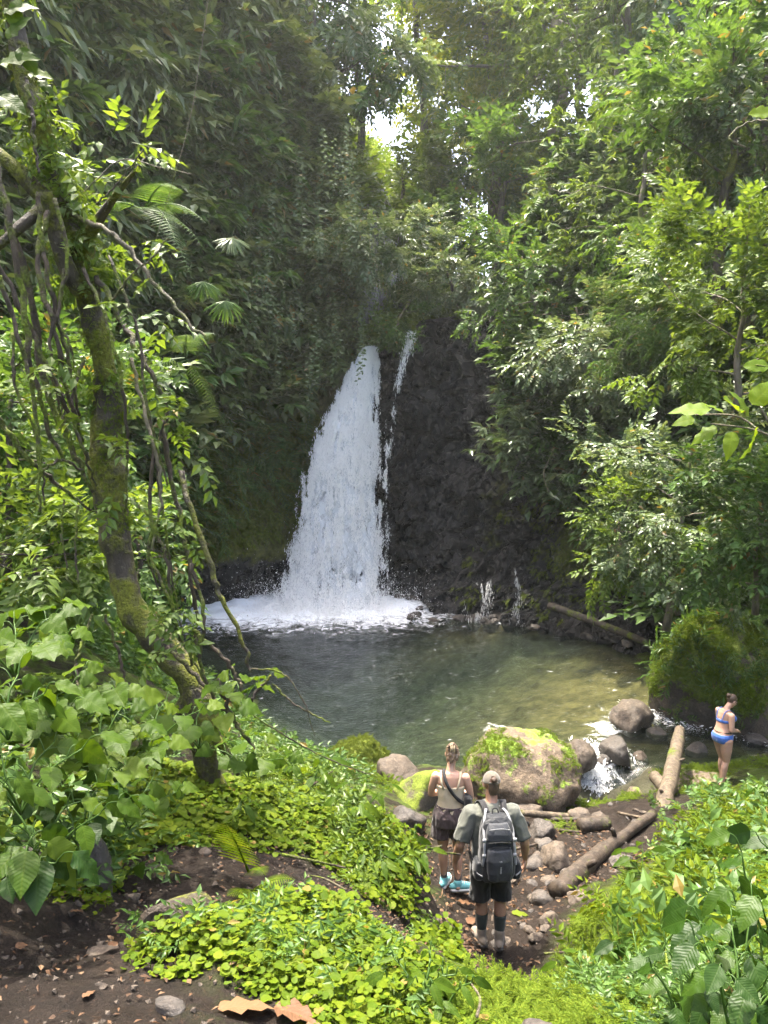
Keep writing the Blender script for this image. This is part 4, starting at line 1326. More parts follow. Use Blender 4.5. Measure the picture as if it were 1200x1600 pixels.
for sticks, lb, r, mt in [
    ([(440, 1335, 5.2), (490, 1345, 5.25), (540, 1356, 5.3)], 'dark stick lying on the dirt right of the bright fern', 0.012, 'vine'),
    ([(540, 1390, 5.0), (505, 1372, 5.1), (470, 1366, 5.2)], 'thin brown stick lower on the dirt right of the bright fern', 0.006, 'vine_light'),
    ([(480, 1560, 2.8), (520, 1545, 2.85), (545, 1505, 2.9)], 'dark curved twig sticking up from the round leaves at the bottom', 0.008, 'vine'),
    ([(690, 1322, 6.6), (640, 1330, 6.5), (560, 1300, 6.4), (530, 1290, 6.3)], 'dark forked twig lying over the green bank beside the woman', 0.012, 'vine'),
    ([(720, 1335, 6.6), (660, 1330, 6.5), (610, 1345, 6.4)], 'thin dark twig below the forked one on the green bank', 0.008, 'vine'),
    ([(440, 1270, 6.6), (470, 1240, 6.9), (520, 1205, 7.2)], 'brown stick slanting up from the left green bank', 0.014, 'vine'),
    ([(745, 1590, 2.75), (750, 1560, 2.8), (735, 1535, 2.9)], 'reddish twig standing in moss at the bottom of the photo', 0.006, 'vine_light'),
    ([(850, 1490, 7.2), (890, 1488, 7.2), (925, 1495, 7.0)], 'thin stick lying across the trail at the hiker with the backpack', 0.012, 'vine'),
    ([(1040, 1540, 3.6), (1042, 1500, 3.7), (1038, 1480, 3.75)], 'dark upright twig among leaves at the lower right', 0.008, 'vine')]:
    log('fallen_stick', lb, [at(*a) for a in sticks], [r, r * 0.9, r * 0.5], M[mt], int(sticks[0][0]), 6, 16, 0.2, cat='stick')

# ================================================================== THE LEANING MOSSY TREE on the left
tr_px = [(338, 1262, 6.05), (325, 1190, 6.0), (318, 1120, 6.0), (292, 1060, 6.0), (248, 1005, 6.0), (208, 955, 6.0), (188, 880, 6.0), (175, 800, 6.0), (169, 720, 6.0), (165, 640, 6.0), (156, 560, 5.95),
         (138, 470, 5.9), (118, 390, 5.85), (95, 300, 5.8), (62, 190, 5.7), (35, 110, 5.65), (12, -40, 5.6)]
TP = resample([at(*a) for a in tr_px], 120)
TP[1:-1] += 0.02 * np.stack([vnoise(TP[1:-1] * 2.3, 51), vnoise(TP[1:-1] * 2.3, 52), 0 * TP[1:-1, 0]], 1)
tb = TP[0].copy()
lt = empty('leaning_tree', tb, 'leaning mossy tree hung with vines at the left', 'tree')
g = Geo()
tv, tq, ttr = tube(TP, [0.11, 0.095, 0.115, 0.125, 0.12, 0.105, 0.1, 0.118, 0.13, 0.118, 0.08, 0.09, 0.125, 0.1, 0.08, 0.075, 0.055], 26, 0.42, 5, freq=5.5)
g.add(tv - tb, tq, ttr)
g.build('trunk', M['bark_moss'], lt)
tri = np.vstack([tq[:, [0, 1, 2]], tq[:, [0, 2, 3]]])
lt_anchor = lt
bpy.context.view_layer.update()


class _At:      # moss and leaves are stored relative to the tree's base
    parent = None
    location = tb


def tufts(v, f, n, seed, mat, size, thresh, freq, fn, name, tm=T_TUFT, side=None):
    rs = np.random.default_rng(seed)
    p, nr = surf_sample(v, f, n * 4, rs)
    ms = fbm(p * freq, 3, seed)
    keep = ms > thresh
    if fn is not None:
        keep &= fn(p, nr)
    p, nr = p[keep][:n], nr[keep][:n]
    fw = nr * 0.8 + rs.normal(0, 0.7, p.shape)
    gg = scatter(tm, p - tb, fw, nr + rs.normal(0, 0.4, p.shape) + [0, 0, 0.4], size * rs.uniform(0.6, 1.5, len(p)), rs)
    oo = gg.build(name, mat, lt, False)
    oo['kind'] = 'stuff'
    return oo


zlo, zhi = at(0, 1010, 6)[2], at(0, 590, 6)[2]
tufts(tv, tri, 3600, 61, M['moss'], 0.028, 0.02, 3.2, lambda p, nr: (p[:, 2] > zlo + 0.9) & (p[:, 2] < zhi) & (nr[:, 0] + 0.3 * nr[:, 1] > -0.3), 'moss')
tufts(tv, tri, 1200, 62, M['moss_dark'], 0.045, 0.1, 4, lambda p, nr: (p[:, 2] > zhi), 'moss')
tufts(tv, tri, 260, 63, M['leaf_light'], 0.2, -0.1, 2, lambda p, nr: (p[:, 2] > zhi - 0.2), 'epiphyte_leaves', T_BROAD)
# big limbs of the leaning tree
for k, (pts, rad) in enumerate([
    ([(120, 400, 5.85), (150, 350, 5.7), (185, 300, 5.5), (230, 245, 5.4)], [0.06, 0.03, 0.012]),
    ([(100, 330, 5.8), (60, 300, 5.75), (20, 260, 5.7), (-30, 220, 5.7)], [0.08, 0.06, 0.05]),
    ([(140, 470, 5.9), (110, 430, 5.7), (85, 360, 5.6), (70, 300, 5.5)], [0.07, 0.06, 0.05]),
    ([(90, 290, 5.8), (60, 330, 5.6), (25, 360, 5.5), (-20, 400, 5.5)], [0.05, 0.04, 0.03]),
    ([(300, 1075, 6.0), (260, 1140, 5.9), (225, 1200, 5.8), (210, 1250, 5.7)], [0.05, 0.03, 0.02]),
    ([(315, 1130, 6.0), (350, 1170, 5.9), (372, 1210, 6.0)], [0.05, 0.03, 0.02])]):
    P = resample([at(*a) for a in pts], 16)
    g = Geo()
    g.add(*tube(P - tb, rad, 9, 0.25, 80 + k, freq=4))
    g.build('limb', M['bark_moss'], lt)

# lianas, roots and dead branches around the tree: each one by itself
LI = 'lianas and bare branches around the leaning tree'
for k, (pts, r, mt, lb) in enumerate([
    ([(112, 335, 5.7), (180, 370, 5.5), (250, 450, 5.4), (322, 532, 5.3)], 0.019, 'vine_light', 'pale dead branch slanting down right from the leaning tree'),
    ([(150, 430, 5.7), (200, 520, 5.6), (240, 590, 5.5), (262, 640, 5.5)], 0.022, 'vine', 'branch hanging just right of the mossy trunk, under the pale one'),
    ([(0, 290, 5.6), (40, 430, 5.6), (70, 590, 5.7), (112, 700, 5.8), (146, 770, 5.9)], 0.028, 'vine', 'thick dark liana curving down to the left of the mossy trunk'),
    ([(-20, 380, 5.4), (40, 500, 5.5), (95, 620, 5.6), (140, 720, 5.8)], 0.02, 'vine', 'second dark liana running beside the thick one'),
    ([(-10, 640, 5.3), (35, 705, 5.4), (80, 748, 5.6), (148, 800, 5.9)], 0.018, 'vine', 'dark root arching from the left edge into the trunk'),
    ([(60, 300, 5.4), (72, 420, 5.4), (105, 560, 5.5), (125, 650, 5.7)], 0.018, 'vine', 'liana hanging between the dark lianas and the trunk'),
    ([(130, 560, 5.8), (112, 640, 5.6), (130, 700, 5.6), (150, 760, 5.8)], 0.014, 'vine', 'thin root looping close to the left of the mossy trunk'),
    ([(205, 560, 5.7), (236, 680, 5.6), (252, 760, 5.6), (240, 862, 5.6)], 0.015, 'vine_light', 'pale liana hanging right of the mossy trunk, ending in a hook'),
    ([(250, 660, 5.7), (272, 770, 5.7), (295, 880, 5.7), (306, 970, 5.8), (300, 1040, 5.9)], 0.019, 'vine', 'long dark liana falling straight right of the trunk'),
    ([(284, 735, 5.6), (303, 810, 5.5), (334, 900, 5.5), (345, 935, 5.5), (383, 1010, 5.5), (392, 1050, 5.5)], 0.021, 'bark_moss', 'lichen-covered liana bending out over the pool'),
    ([(225, 600, 5.8), (245, 740, 5.8), (262, 850, 5.8), (285, 1000, 5.9)], 0.011, 'vine', 'thin dark liana nearest the trunk on its right'),
    ([(215, 790, 5.8), (238, 815, 5.7), (232, 870, 5.7), (250, 930, 5.8)], 0.014, 'vine', 'short kinked root below the pale hooked liana'),
    ([(300, 985, 5.6), (345, 1022, 5.5), (372, 1062, 5.5), (380, 1095, 5.5)], 0.016, 'vine', 'root crossing from the liana toward the pool'),
    ([(262, 1010, 5.7), (310, 1060, 5.6), (352, 1110, 5.6), (390, 1160, 5.6)], 0.016, 'vine', 'root running down past the foot of the leaning tree'),
    ([(392, 1045, 5.5), (440, 1052, 5.5), (474, 1095, 5.5), (492, 1150, 5.5)], 0.006, 'vine', 'thin bare twig arching over the dark water'),
    ([(425, 1068, 5.5), (460, 1100, 5.5), (516, 1130, 5.5)], 0.008, 'vine', 'forked bare twig pointing right over the pool'),
    ([(358, 1095, 5.5), (430, 1140, 5.6), (500, 1180, 5.8), (590, 1215, 6.0)], 0.006, 'vine', 'long thin twig sloping down across the pool edge'),
    ([(378, 1118, 5.4), (395, 1090, 5.4), (424, 1055, 5.4)], 0.012, 'bark_moss', 'short yellow mossy twig at the water left of the bare twigs'),
    ([(340, 1060, 5.5), (362, 1120, 5.5), (398, 1170, 5.5)], 0.014, 'vine', 'bent brown branch below the mossy twig'),
    ([(100, 780, 5.5), (97, 830, 5.5), (104, 890, 5.5)], 0.008, 'vine', 'leftmost short root dangling over the bright slope'),
    ([(122, 790, 5.5), (117, 850, 5.5), (124, 930, 5.5)], 0.009, 'vine', 'longer root dangling beside the leftmost short one'),
    ([(40, 120, 5.3), (52, 200, 5.3), (60, 270, 5.3)], 0.015, 'vine', 'root hugging the top of the leaning tree'),
    ([(100, 420, 5.5), (92, 500, 5.4), (110, 540, 5.4), (118, 600, 5.5)], 0.01, 'vine', 'thin wavy root under the knotted fork of the tree'),
    ([(165, 960, 5.7), (190, 1040, 5.7), (200, 1110, 5.6)], 0.012, 'vine', 'root hanging from the trunk toward the heart-shaped leaves'),
    ([(328, -20, 7.0), (300, 170, 7.0), (270, 285, 7.0), (228, 425, 7.0)], 0.0035, 'vine_light', 'hair-thin pale vine hanging from the top of the photo'),
    ([(130, 300, 5.2), (190, 250, 5.2), (250, 262, 5.2), (300, 272, 5.2)], 0.005, 'vine_light', 'thin twig reaching right from the top of the leaning tree'),
    ([(150, 320, 5.2), (185, 285, 5.2), (225, 232, 5.2)], 0.007, 'vine', 'dark twig reaching up right from the tree fork'),
    ([(20, 520, 5.2), (24, 600, 5.2), (60, 690, 5.3), (70, 790, 5.4)], 0.012, 'vine', 'dark root at the left edge below the lianas'),
    ([(1165, 230, 4.4), (1140, 215, 4.4), (1172, 190, 4.4), (1215, 188, 4.3)], 0.005, 'vine_light', 'thin pale bare twig at the upper right edge'),
    ([(858, 770, 23.5), (850, 740, 23.5), (866, 700, 23.5)], 0.02, 'vine_light', 'pale twig bent against the right cliff'),
    ([(966, 815, 19.0), (970, 860, 19.0), (975, 900, 19.0)], 0.03, 'dead_wood', 'broken pale stick hanging at the right cliff'),
    ([(-20, 200, 5.2), (10, 330, 5.2), (35, 470, 5.3), (55, 600, 5.4), (100, 720, 5.6)], 0.024, 'vine', 'dark liana along the left edge from the top of the bank'),
    ([(75, 330, 5.5), (60, 420, 5.4), (85, 520, 5.4), (100, 600, 5.5), (130, 690, 5.7)], 0.02, 'vine', 'twisted dark liana left of the trunk below the fork'),
    ([(85, 310, 5.4), (105, 400, 5.4), (90, 480, 5.4), (78, 560, 5.4), (95, 650, 5.5)], 0.014, 'vine', 'thin dark liana looping in front of the fork'),
    ([(0, 430, 5.0), (40, 560, 5.1), (60, 680, 5.2), (62, 800, 5.3)], 0.016, 'vine', 'dark liana hanging near the left edge at mid height'),
    ([(130, 420, 5.6), (165, 500, 5.5), (190, 600, 5.5), (200, 700, 5.6), (195, 800, 5.7)], 0.014, 'vine', 'liana running down the right side of the trunk'),
    ([(170, 400, 5.5), (215, 520, 5.4), (230, 640, 5.4), (262, 760, 5.5)], 0.012, 'vine', 'thin liana between the pale branch and the trunk'),
    ([(262, 640, 5.6), (240, 720, 5.6), (236, 800, 5.6), (262, 880, 5.6), (268, 960, 5.7)], 0.016, 'vine', 'wavy dark liana right of the trunk, behind the pale hooked one'),
    ([(230, 860, 5.7), (262, 930, 5.7), (290, 1010, 5.7), (330, 1080, 5.7)], 0.013, 'vine', 'root slanting down to the right of the trunk foot'),
    ([(40, 760, 5.3), (90, 720, 5.4), (130, 735, 5.6)], 0.012, 'vine', 'crooked root crossing left of the trunk'),
    ([(145, 960, 5.6), (120, 1030, 5.5), (125, 1090, 5.4)], 0.012, 'vine', 'root dropping left from the bend of the trunk'),
    ([(175, 470, 5.5), (205, 430, 5.3), (240, 400, 5.2), (262, 372, 5.2)], 0.008, 'vine_light', 'bare twig poking up right of the tree above the pale branch'),
    ([(300, 880, 5.5), (318, 960, 5.5), (312, 1030, 5.5), (340, 1100, 5.6)], 0.014, 'vine', 'dark root between the long liana and the lichen one'),
]):
    P = [at(*a) for a in pts]
    rs = np.random.default_rng(900 + k)
    PP = resample(P, 26)
    PP[1:-1] += rs.normal(0, r * 0.45, (24, 3))
    nm = 'liana' if r < 0.03 else 'thick_liana'
    log(nm, lb, PP, [r, r * 0.95, r * 0.85, r * 0.55], M[mt], 400 + k, 7, 40, 0.35, 'liana', LI, freq=14)

rs = np.random.default_rng(15)
_st = [make_mesh('debris_stone', *rock_shape((1, 0.75, 0.6), 90 + i, 2), False) for i in range(5)]
cnt = 0
while cnt < 60:
    px, py = rs.uniform(600, 1010), rs.uniform(1235, 1470)
    d = np.interp(py, [1235, 1300, 1400, 1470], [12.8, 11.0, 9.0, 8.0])
    q = gpt(px, py, d)
    if path_dist([q[0]], [q[1]])[0] > 1.3 or (px < 760 and py > 1330) or px > 870 and py > 1400:
        continue
    s_ = rs.gamma(2.2, 0.026) + 0.03
    o = link('debris_stone', _st[cnt % 5], M['rock_brown'] if rs.random() < 0.5 else M['rock_dark'], None, q + [0, 0, s_ * -0.05], (rs.normal(0, 0.3), rs.normal(0, 0.3), rs.uniform(0, 6)), s_)
    tag(o, 'small angular stone in the debris between the trail and the pool', 'stone', 'small stones in the debris by the pool')
    cnt += 1
for k, (a_, b_, r, lb) in enumerate([
    ((700, 1262, 12.0), (760, 1300, 11.2), 0.02, 'thin grey stick in the debris left of the hiker'), ((840, 1300, 11.2), (905, 1325, 10.8), 0.022, 'dark stick in the debris below the thin pole'),
    ((890, 1262, 12.2), (935, 1300, 11.3), 0.018, 'stick crossing under the thin pole near the cascade'), ((800, 1330, 10.2), (850, 1318, 10.5), 0.02, 'short dark stick right of the hiker'),
    ((965, 1295, 11.6), (1015, 1310, 11.0), 0.025, 'broken stick at the foot of the pale log'), ((860, 1290, 11.5), (940, 1305, 11.3), 0.03, 'dark rotten branch in front of the thin pole')]):
    A, Z = gpt(*a_) + [0, 0, 0.05], gpt(*b_) + [0, 0, 0.08]
    log('fallen_stick', lb, [A, (A + Z) / 2 + rs.normal(0, 0.03, 3), Z], [r, r, r * 0.6], M['dead_wood_dark' if k % 2 else 'dead_wood'], 700 + k, 6, 12, 0.25, 'stick')
# ================================================================== LARGE LEAVES (each its own object)
def leaf_shape(kind, curl=0.25, fold=0.12, wave=0.0, seed=0):
    """a leaf of length 1 along +y, normal +z, with UVs for its veins"""
    nt = 8
    t = np.linspace(0, 1, nt)
    if kind == 'heart':
        w = 0.5 * np.array([0.36, 0.86, 1.0, 0.94, 0.78, 0.55, 0.27, 0.02])
        y = np.array([-0.1, -0.04, 0.12, 0.32, 0.5, 0.68, 0.85, 1.0])
        ymid = np.array([0, 0.04, 0.15, 0.32, 0.5, 0.68, 0.85, 1.0])
    elif kind == 'ovate':
        w = 0.29 * np.array([0.08, 0.7, 0.97, 1.0, 0.88, 0.6, 0.26, 0.02])
        y = ymid = np.array([0, 0.1, 0.24, 0.4, 0.56, 0.74, 0.89, 1.0])
    elif kind == 'lance':
        w = 0.17 * np.array([0.1, 0.65, 0.95, 1.0, 0.85, 0.55, 0.22, 0.02])
        y = ymid = np.array([0, 0.1, 0.25, 0.42, 0.6, 0.78, 0.91, 1.0])
    else:   # 'oval': broad, rounded
        w = 0.36 * np.array([0.12, 0.72, 0.95, 1.0, 0.93, 0.74, 0.42, 0.05])
        y = ymid = np.array([0, 0.09, 0.24, 0.42, 0.6, 0.77, 0.91, 1.0])
    cr = resample(np.stack([w, y, ymid], 1), 11)
    w, y, ymid, nt = np.maximum(cr[:, 0], 0.004), cr[:, 1], cr[:, 2], 11
    rs = np.random.default_rng(seed)
    V, UV = [], []
    for i in range(nt):
        for x in (-1, -0.5, 0, 0.5, 1):
            yy = ymid[i] + (y[i] - ymid[i]) * abs(x)
            z = fold * abs(x) * w[i] * 2 - curl * yy ** 2 - 0.18 * (x * w[i]) ** 2 * 4 + wave * math.sin(i * 2.1 + x * 2 + seed) * abs(x) * w[i]
            V.append((x * w[i], yy, z))
            UV.append((0.5 + x * w[i], yy))
    V = np.array(V)
    q = np.array([[i * 5 + j, i * 5 + j + 1, (i + 1) * 5 + j + 1, (i + 1) * 5 + j] for i in range(nt - 1) for j in range(4)])
    return make_mesh('leaf', V, q, True, np.array(UV))


LEAFM = {}


def leaf_data(kind, matname):
    key = (kind, matname)
    if key not in LEAFM:
        LEAFM[key] = [leaf_shape(kind, c, f, w, s) for c, f, w, s in [(0.2, 0.14, 0.15, 1), (0.38, 0.1, 0.2, 2), (0.1, 0.2, 0.2, 3), (0.3, 0.05, 0.3, 4)]]
        for me in LEAFM[key]:
            me.materials.append(M[matname])
    return LEAFM[key]


def orient(fwd, up):
    f = unit(np.asarray(fwd, float))
    u = np.asarray(up, float)
    u = unit(u - f * (u @ f))
    r = np.cross(f, u)
    return Matrix(((r[0], f[0], u[0]), (r[1], f[1], u[1]), (r[2], f[2], u[2])))


def add_leaf(parent, kind, matname, pos, fwd, up, size, rs, name='leaf'):
    o = bpy.data.objects.new(name, leaf_data(kind, matname)[rs.integers(0, 4)])
    col.objects.link(o)
    o.parent = parent
    mt = orient(fwd, up).to_4x4()
    o.matrix_local = Matrix.Translation([float(c) for c in pos]) @ mt @ Matrix.Diagonal((size * rs.uniform(0.85, 1.15), size, size, 1))
    return o


def leafy_plant(name, label, base, stems, kind, matname, size, seed, group=None, nleaf=6, spread=0.9, face=(0, -0.35, 1), cat='plant', stemr=0.006, pet=0.5, droop=0.25, stemmat='leaf_mid', every=True):
    """stems: list of tip offsets from the base; leaves alternate along each stem on short stalks"""
    rs = np.random.default_rng(seed)
    t = empty(name, base, label, cat, group)
    for tip in stems:
        tip = np.array(tip, float)
        L = np.linalg.norm(tip)
        mid = tip * 0.5 + np.array([0, 0, 0.16 * L]) + rs.normal(0, 0.05 * L, 3)
        P = resample([np.zeros(3), mid, tip], 14)
        g = Geo()
        g.add(*tube(P, [stemr, stemr * 0.5], 5))
        for k in range(nleaf):
            f = 0.35 + 0.65 * k / max(1, nleaf - 1)
            p = np.array([np.interp(f, np.linspace(0, 1, 14), P[:, c]) for c in range(3)])
            d = unit(tip * np.array([1, 1, 0.3]) + 1e-6)
            sd = np.cross(d, [0, 0, 1]) * (1 if k % 2 else -1)
            az = unit(d * rs.uniform(0.2, 0.8) + sd * spread * rs.uniform(0.6, 1.2) + [0, 0, 0.15])
            if k == nleaf - 1:
                az = unit(d + [0, 0, 0.1])
            e = p + az * size * pet * rs.uniform(0.6, 1.2) + [0, 0, size * 0.15]
            g.add(*tube(resample([p, (p + e) / 2 + [0, 0, 0.02], e], 5), [stemr * 0.5, stemr * 0.35], 4, cap=False))
            fw = az * np.array([1, 1, 0]) + np.array([0, 0, -droop * rs.uniform(0.3, 1.8)])
            up = np.array(face) + rs.normal(0, 0.28, 3)
            add_leaf(t, kind, matname, e, fw, up, size * rs.uniform(0.7, 1.2), rs)
        g.build('stem', M[stemmat], t)
    return t


def fan(rs, n, reach, height, az0=0, az1=2 * math.pi):
    a = np.linspace(az0, az1, n, endpoint=(az1 - az0) < 6) + rs.normal(0, 0.15, n)
    return [(math.cos(x) * reach * rs.uniform(0.6, 1.1), math.sin(x) * reach * rs.uniform(0.6, 1.1), height * rs.uniform(0.7, 1.1)) for x in a]


# object-level colour change so that leaves that share a mesh still differ
for nm in ('leaf_heart', 'leaf_pepper', 'leaf_backlit', 'dead_leaf'):
    nt = M[nm].node_tree
    oi = nt.nodes.new('ShaderNodeObjectInfo')
    for l in list(nt.links):
        if l.from_socket.name == 'Random Per Island':
            to = l.to_socket
            nt.links.remove(l)
            nt.links.new(oi.outputs['Random'], to)

R = np.random.default_rng(404)
# heart-shaped leaves on the left bank
HG = 'heart-leaved plants on the left bank'
for px, py, d, n, reach, h, sz, nl, lb in [
    (20, 985, 3.7, 7, 0.3, 0.15, 0.13, 5, 'uppermost heart-leaved plant at the left edge'),
    (90, 1060, 4.0, 4, 0.3, 0.1, 0.125, 5, 'heart-leaved plant under the dangling roots'),
    (40, 1090, 3.6, 7, 0.32, 0.1, 0.13, 5, 'heart-leaved plant at the left edge below the uppermost one'),
    (150, 1120, 4.1, 7, 0.36, 0.12, 0.13, 5, 'spreading heart-leaved plant left of the foot of the leaning tree'),
    (235, 1110, 4.5, 4, 0.3, 0.12, 0.125, 4, 'heart-leaved plant right in front of the leaning trunk'),
    (180, 1180, 4.0, 6, 0.3, 0.1, 0.12, 5, 'heart-leaved plant above the glossy striped leaves'),
    (310, 1120, 5.2, 4, 0.32, 0.15, 0.13, 4, 'heart-leaved plant climbing at the base of the leaning tree'),
    (375, 1060, 5.4, 3, 0.3, 0.1, 0.12, 4, 'heart-leaved sprays over the water beside the lichen liana'),
    (390, 1190, 5.8, 4, 0.35, 0.15, 0.14, 4, 'heart-leaved plant right of the foot of the leaning tree'),
    (200, 1255, 4.4, 4, 0.3, 0.1, 0.12, 4, 'heart-leaved plant over the round leaves beside the trail'),
    (190, 1375, 4.2, 3, 0.16, 0.06, 0.1, 3, 'small dark heart-leaved plant behind the upright stone')]:
    b = at(px, py, d)
    b[2] = max(b[2] - 0.22, float(ground([b[0]], [b[1]])[0]) - 0.05) if py < 1150 else max(float(ground([b[0]], [b[1]])[0]), b[2] - 0.15)
    leafy_plant('heart_leaf_plant', lb, b, fan(R, n, reach, h + 0.1), 'heart', 'leaf_heart', sz, int(px + py), HG, nl, face=(0.1, -0.6, 1))
PG = 'broad glossy leaved plants'
for px, py, d, n, reach, h, sz, nl, lb in [
    (30, 1180, 3.2, 5, 0.26, 0.15, 0.16, 4, 'deep-veined oval-leaved plant at the left edge of the bank'),
    (60, 1260, 3.2, 5, 0.26, 0.1, 0.17, 4, 'largest glossy oval-leaved plant above the left trail'),
    (120, 1235, 3.5, 5, 0.24, 0.1, 0.14, 4, 'dark striped-leaf plant beside the largest glossy one'),
    (25, 1300, 3.0, 4, 0.2, 0.05, 0.16, 3, 'lowest glossy-leaved plant at the left edge'),
    (10, 1060, 3.1, 4, 0.22, 0.1, 0.15, 4, 'oval-leaved plant at the far left, halfway up the bank')]:
    b = at(px, py + 20, d)
    b[2] = max(float(ground([b[0]], [b[1]])[0]), b[2] - 0.2)
    leafy_plant('glossy_leaf_plant', lb, b, fan(R, n, reach, h + 0.12), 'ovate', 'leaf_heart' if px in (30, 60, 10) else 'leaf_pepper', sz, int(px * 3 + py), PG, nl, face=(0.2, -0.6, 1), droop=0.5)
# glossy plants at the right
for px, py, d, n, reach, h, sz, nl, lb in [
    (1228, 1345, 3.0, 5, 0.2, 0.2, 0.14, 3, 'tall dark glossy plant at the right edge below the bathing woman'),
    (1200, 1420, 3.0, 4, 0.18, 0.2, 0.13, 3, 'dark glossy plant under the tall one at the right edge'),
    (1180, 1500, 2.8, 5, 0.2, 0.12, 0.13, 4, 'bright glossy plant in the lower right corner'),
    (1120, 1570, 2.7, 4, 0.17, 0.05, 0.10, 3, 'glossy plant just left of the lower right corner'),
    (1150, 1600, 2.5, 5, 0.18, 0.08, 0.11, 4, 'glossy plant cut off by the bottom edge at the right'),
    (1000, 1515, 3.4, 4, 0.18, 0.05, 0.10, 3, 'broad-leaved plant right of the feathery moss mound'),
    (1060, 1590, 2.65, 4, 0.16, 0.06, 0.1, 3, 'small glossy plant at the bottom edge right of the moss'),
    (1235, 1215, 3.4, 4, 0.22, 0.05, 0.14, 3, 'leaves hanging in from the right edge beside the bathing woman')]:
    b = at(px, py + 50, d)
    b[2] = max(float(ground([b[0]], [b[1]])[0]), b[2] - 0.35)
    leafy_plant('glossy_leaf_plant', lb, b, fan(R, n, reach, h + 0.25), 'ovate', 'leaf_pepper', sz, int(px * 3 + py), PG, nl, face=(-0.15, -0.5, 1), droop=0.35)
# young plants with long leaves on the middle bank and the trail side
YG = 'young long-leaved plants'
for px, py, d, n, sz, lb in [
    (655, 1525, 2.95, 5, 0.10, 'long-leaved plant at the foot of the round-leaved mound'),
    (590, 1345, 6.0, 5, 0.15, 'long-leaved plant on the middle of the green bank'),
    (480, 1215, 7.0, 6, 0.2, 'pale long-leaved plant at the top of the green bank by the water'),
    (560, 1255, 6.6, 5, 0.18, 'long-leaved plant near the top of the green bank'),
    (640, 1320, 6.5, 4, 0.15, 'long-leaved plant on the bank edge beside the woman in shorts'),
    (690, 1540, 2.9, 4, 0.09, 'long-leaved plant left of the feathery moss mound'),
    (385, 1225, 5.6, 4, 0.13, 'long-leaved plant between the tree foot and the bright fern'),
    (905, 1530, 3.4, 4, 0.1, 'upright long-leaved plant at the right of the feathery moss mound'),
    (1010, 1330, 8.0, 5, 0.2, 'long-leaved plant below the pale leaning log'),
    (1080, 1380, 6.5, 5, 0.17, 'long-leaved plant in the middle of the right bank')]:
    b = gpt(px, py + 15, d)
    leafy_plant('long_leaf_plant', lb, b, fan(R, n, sz * 1.3, sz * 1.6), 'lance', 'leaf_heart', sz, int(px * 7 + py), YG, 4, face=(0, -0.5, 1), droop=0.4, pet=0.2)

# backlit branch reaching in from the right
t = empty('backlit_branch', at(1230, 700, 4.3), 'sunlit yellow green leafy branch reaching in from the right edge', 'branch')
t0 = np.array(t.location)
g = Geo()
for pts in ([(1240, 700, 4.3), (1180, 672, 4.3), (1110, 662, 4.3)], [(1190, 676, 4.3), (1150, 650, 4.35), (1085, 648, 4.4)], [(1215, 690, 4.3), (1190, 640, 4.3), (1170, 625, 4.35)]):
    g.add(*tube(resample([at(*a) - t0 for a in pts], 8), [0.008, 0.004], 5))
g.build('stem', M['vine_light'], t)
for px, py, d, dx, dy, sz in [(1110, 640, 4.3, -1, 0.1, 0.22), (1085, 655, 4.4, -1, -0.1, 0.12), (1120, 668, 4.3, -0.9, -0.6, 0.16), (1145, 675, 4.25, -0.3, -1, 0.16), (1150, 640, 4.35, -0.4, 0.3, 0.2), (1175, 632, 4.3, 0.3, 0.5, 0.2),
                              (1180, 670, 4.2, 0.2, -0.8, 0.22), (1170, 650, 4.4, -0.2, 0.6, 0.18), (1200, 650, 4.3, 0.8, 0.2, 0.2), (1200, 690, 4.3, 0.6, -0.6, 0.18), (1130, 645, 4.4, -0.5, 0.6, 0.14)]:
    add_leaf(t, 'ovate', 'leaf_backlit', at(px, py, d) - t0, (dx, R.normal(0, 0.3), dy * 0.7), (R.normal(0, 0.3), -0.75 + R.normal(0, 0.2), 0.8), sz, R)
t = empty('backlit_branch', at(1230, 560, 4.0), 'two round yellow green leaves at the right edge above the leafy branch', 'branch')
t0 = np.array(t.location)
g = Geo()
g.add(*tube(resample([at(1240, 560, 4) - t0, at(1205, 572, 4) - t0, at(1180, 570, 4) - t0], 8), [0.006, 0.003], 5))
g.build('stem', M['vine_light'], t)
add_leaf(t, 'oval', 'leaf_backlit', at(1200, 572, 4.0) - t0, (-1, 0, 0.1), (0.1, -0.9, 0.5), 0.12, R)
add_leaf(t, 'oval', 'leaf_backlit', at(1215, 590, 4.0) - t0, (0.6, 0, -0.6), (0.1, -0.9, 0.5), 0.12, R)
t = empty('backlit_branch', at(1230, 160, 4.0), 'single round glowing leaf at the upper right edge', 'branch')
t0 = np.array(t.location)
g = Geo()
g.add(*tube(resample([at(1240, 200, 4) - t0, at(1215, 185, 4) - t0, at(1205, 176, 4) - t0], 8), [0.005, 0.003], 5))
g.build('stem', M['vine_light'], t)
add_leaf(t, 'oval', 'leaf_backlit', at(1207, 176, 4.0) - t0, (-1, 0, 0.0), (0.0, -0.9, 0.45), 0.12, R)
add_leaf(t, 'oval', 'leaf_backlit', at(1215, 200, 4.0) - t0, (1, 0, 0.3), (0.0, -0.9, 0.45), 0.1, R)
# leaves of the leaning tree's own top
for px, py, d, fx, fz, sz in [(10, 60, 4.6, 0.6, 0.5, 0.2), (30, 75, 4.6, 0.6, -0.8, 0.2), (0, 100, 4.6, 1, 0.1, 0.26), (45, 115, 4.6, 1, -0.2, 0.16), (20, 40, 4.6, 0.2, 1, 0.18), (60, 125, 4.7, 0.8, -0.6, 0.13), (0, 150, 4.6, 0.7, -0.4, 0.2), (5, 20, 4.6, 0.8, 0.3, 0.2)]:
    add_leaf(lt, 'ovate', 'leaf_heart', at(px, py, d) - tb, (fx, -0.2, fz), (0.1, -0.8, 0.6), sz, R)
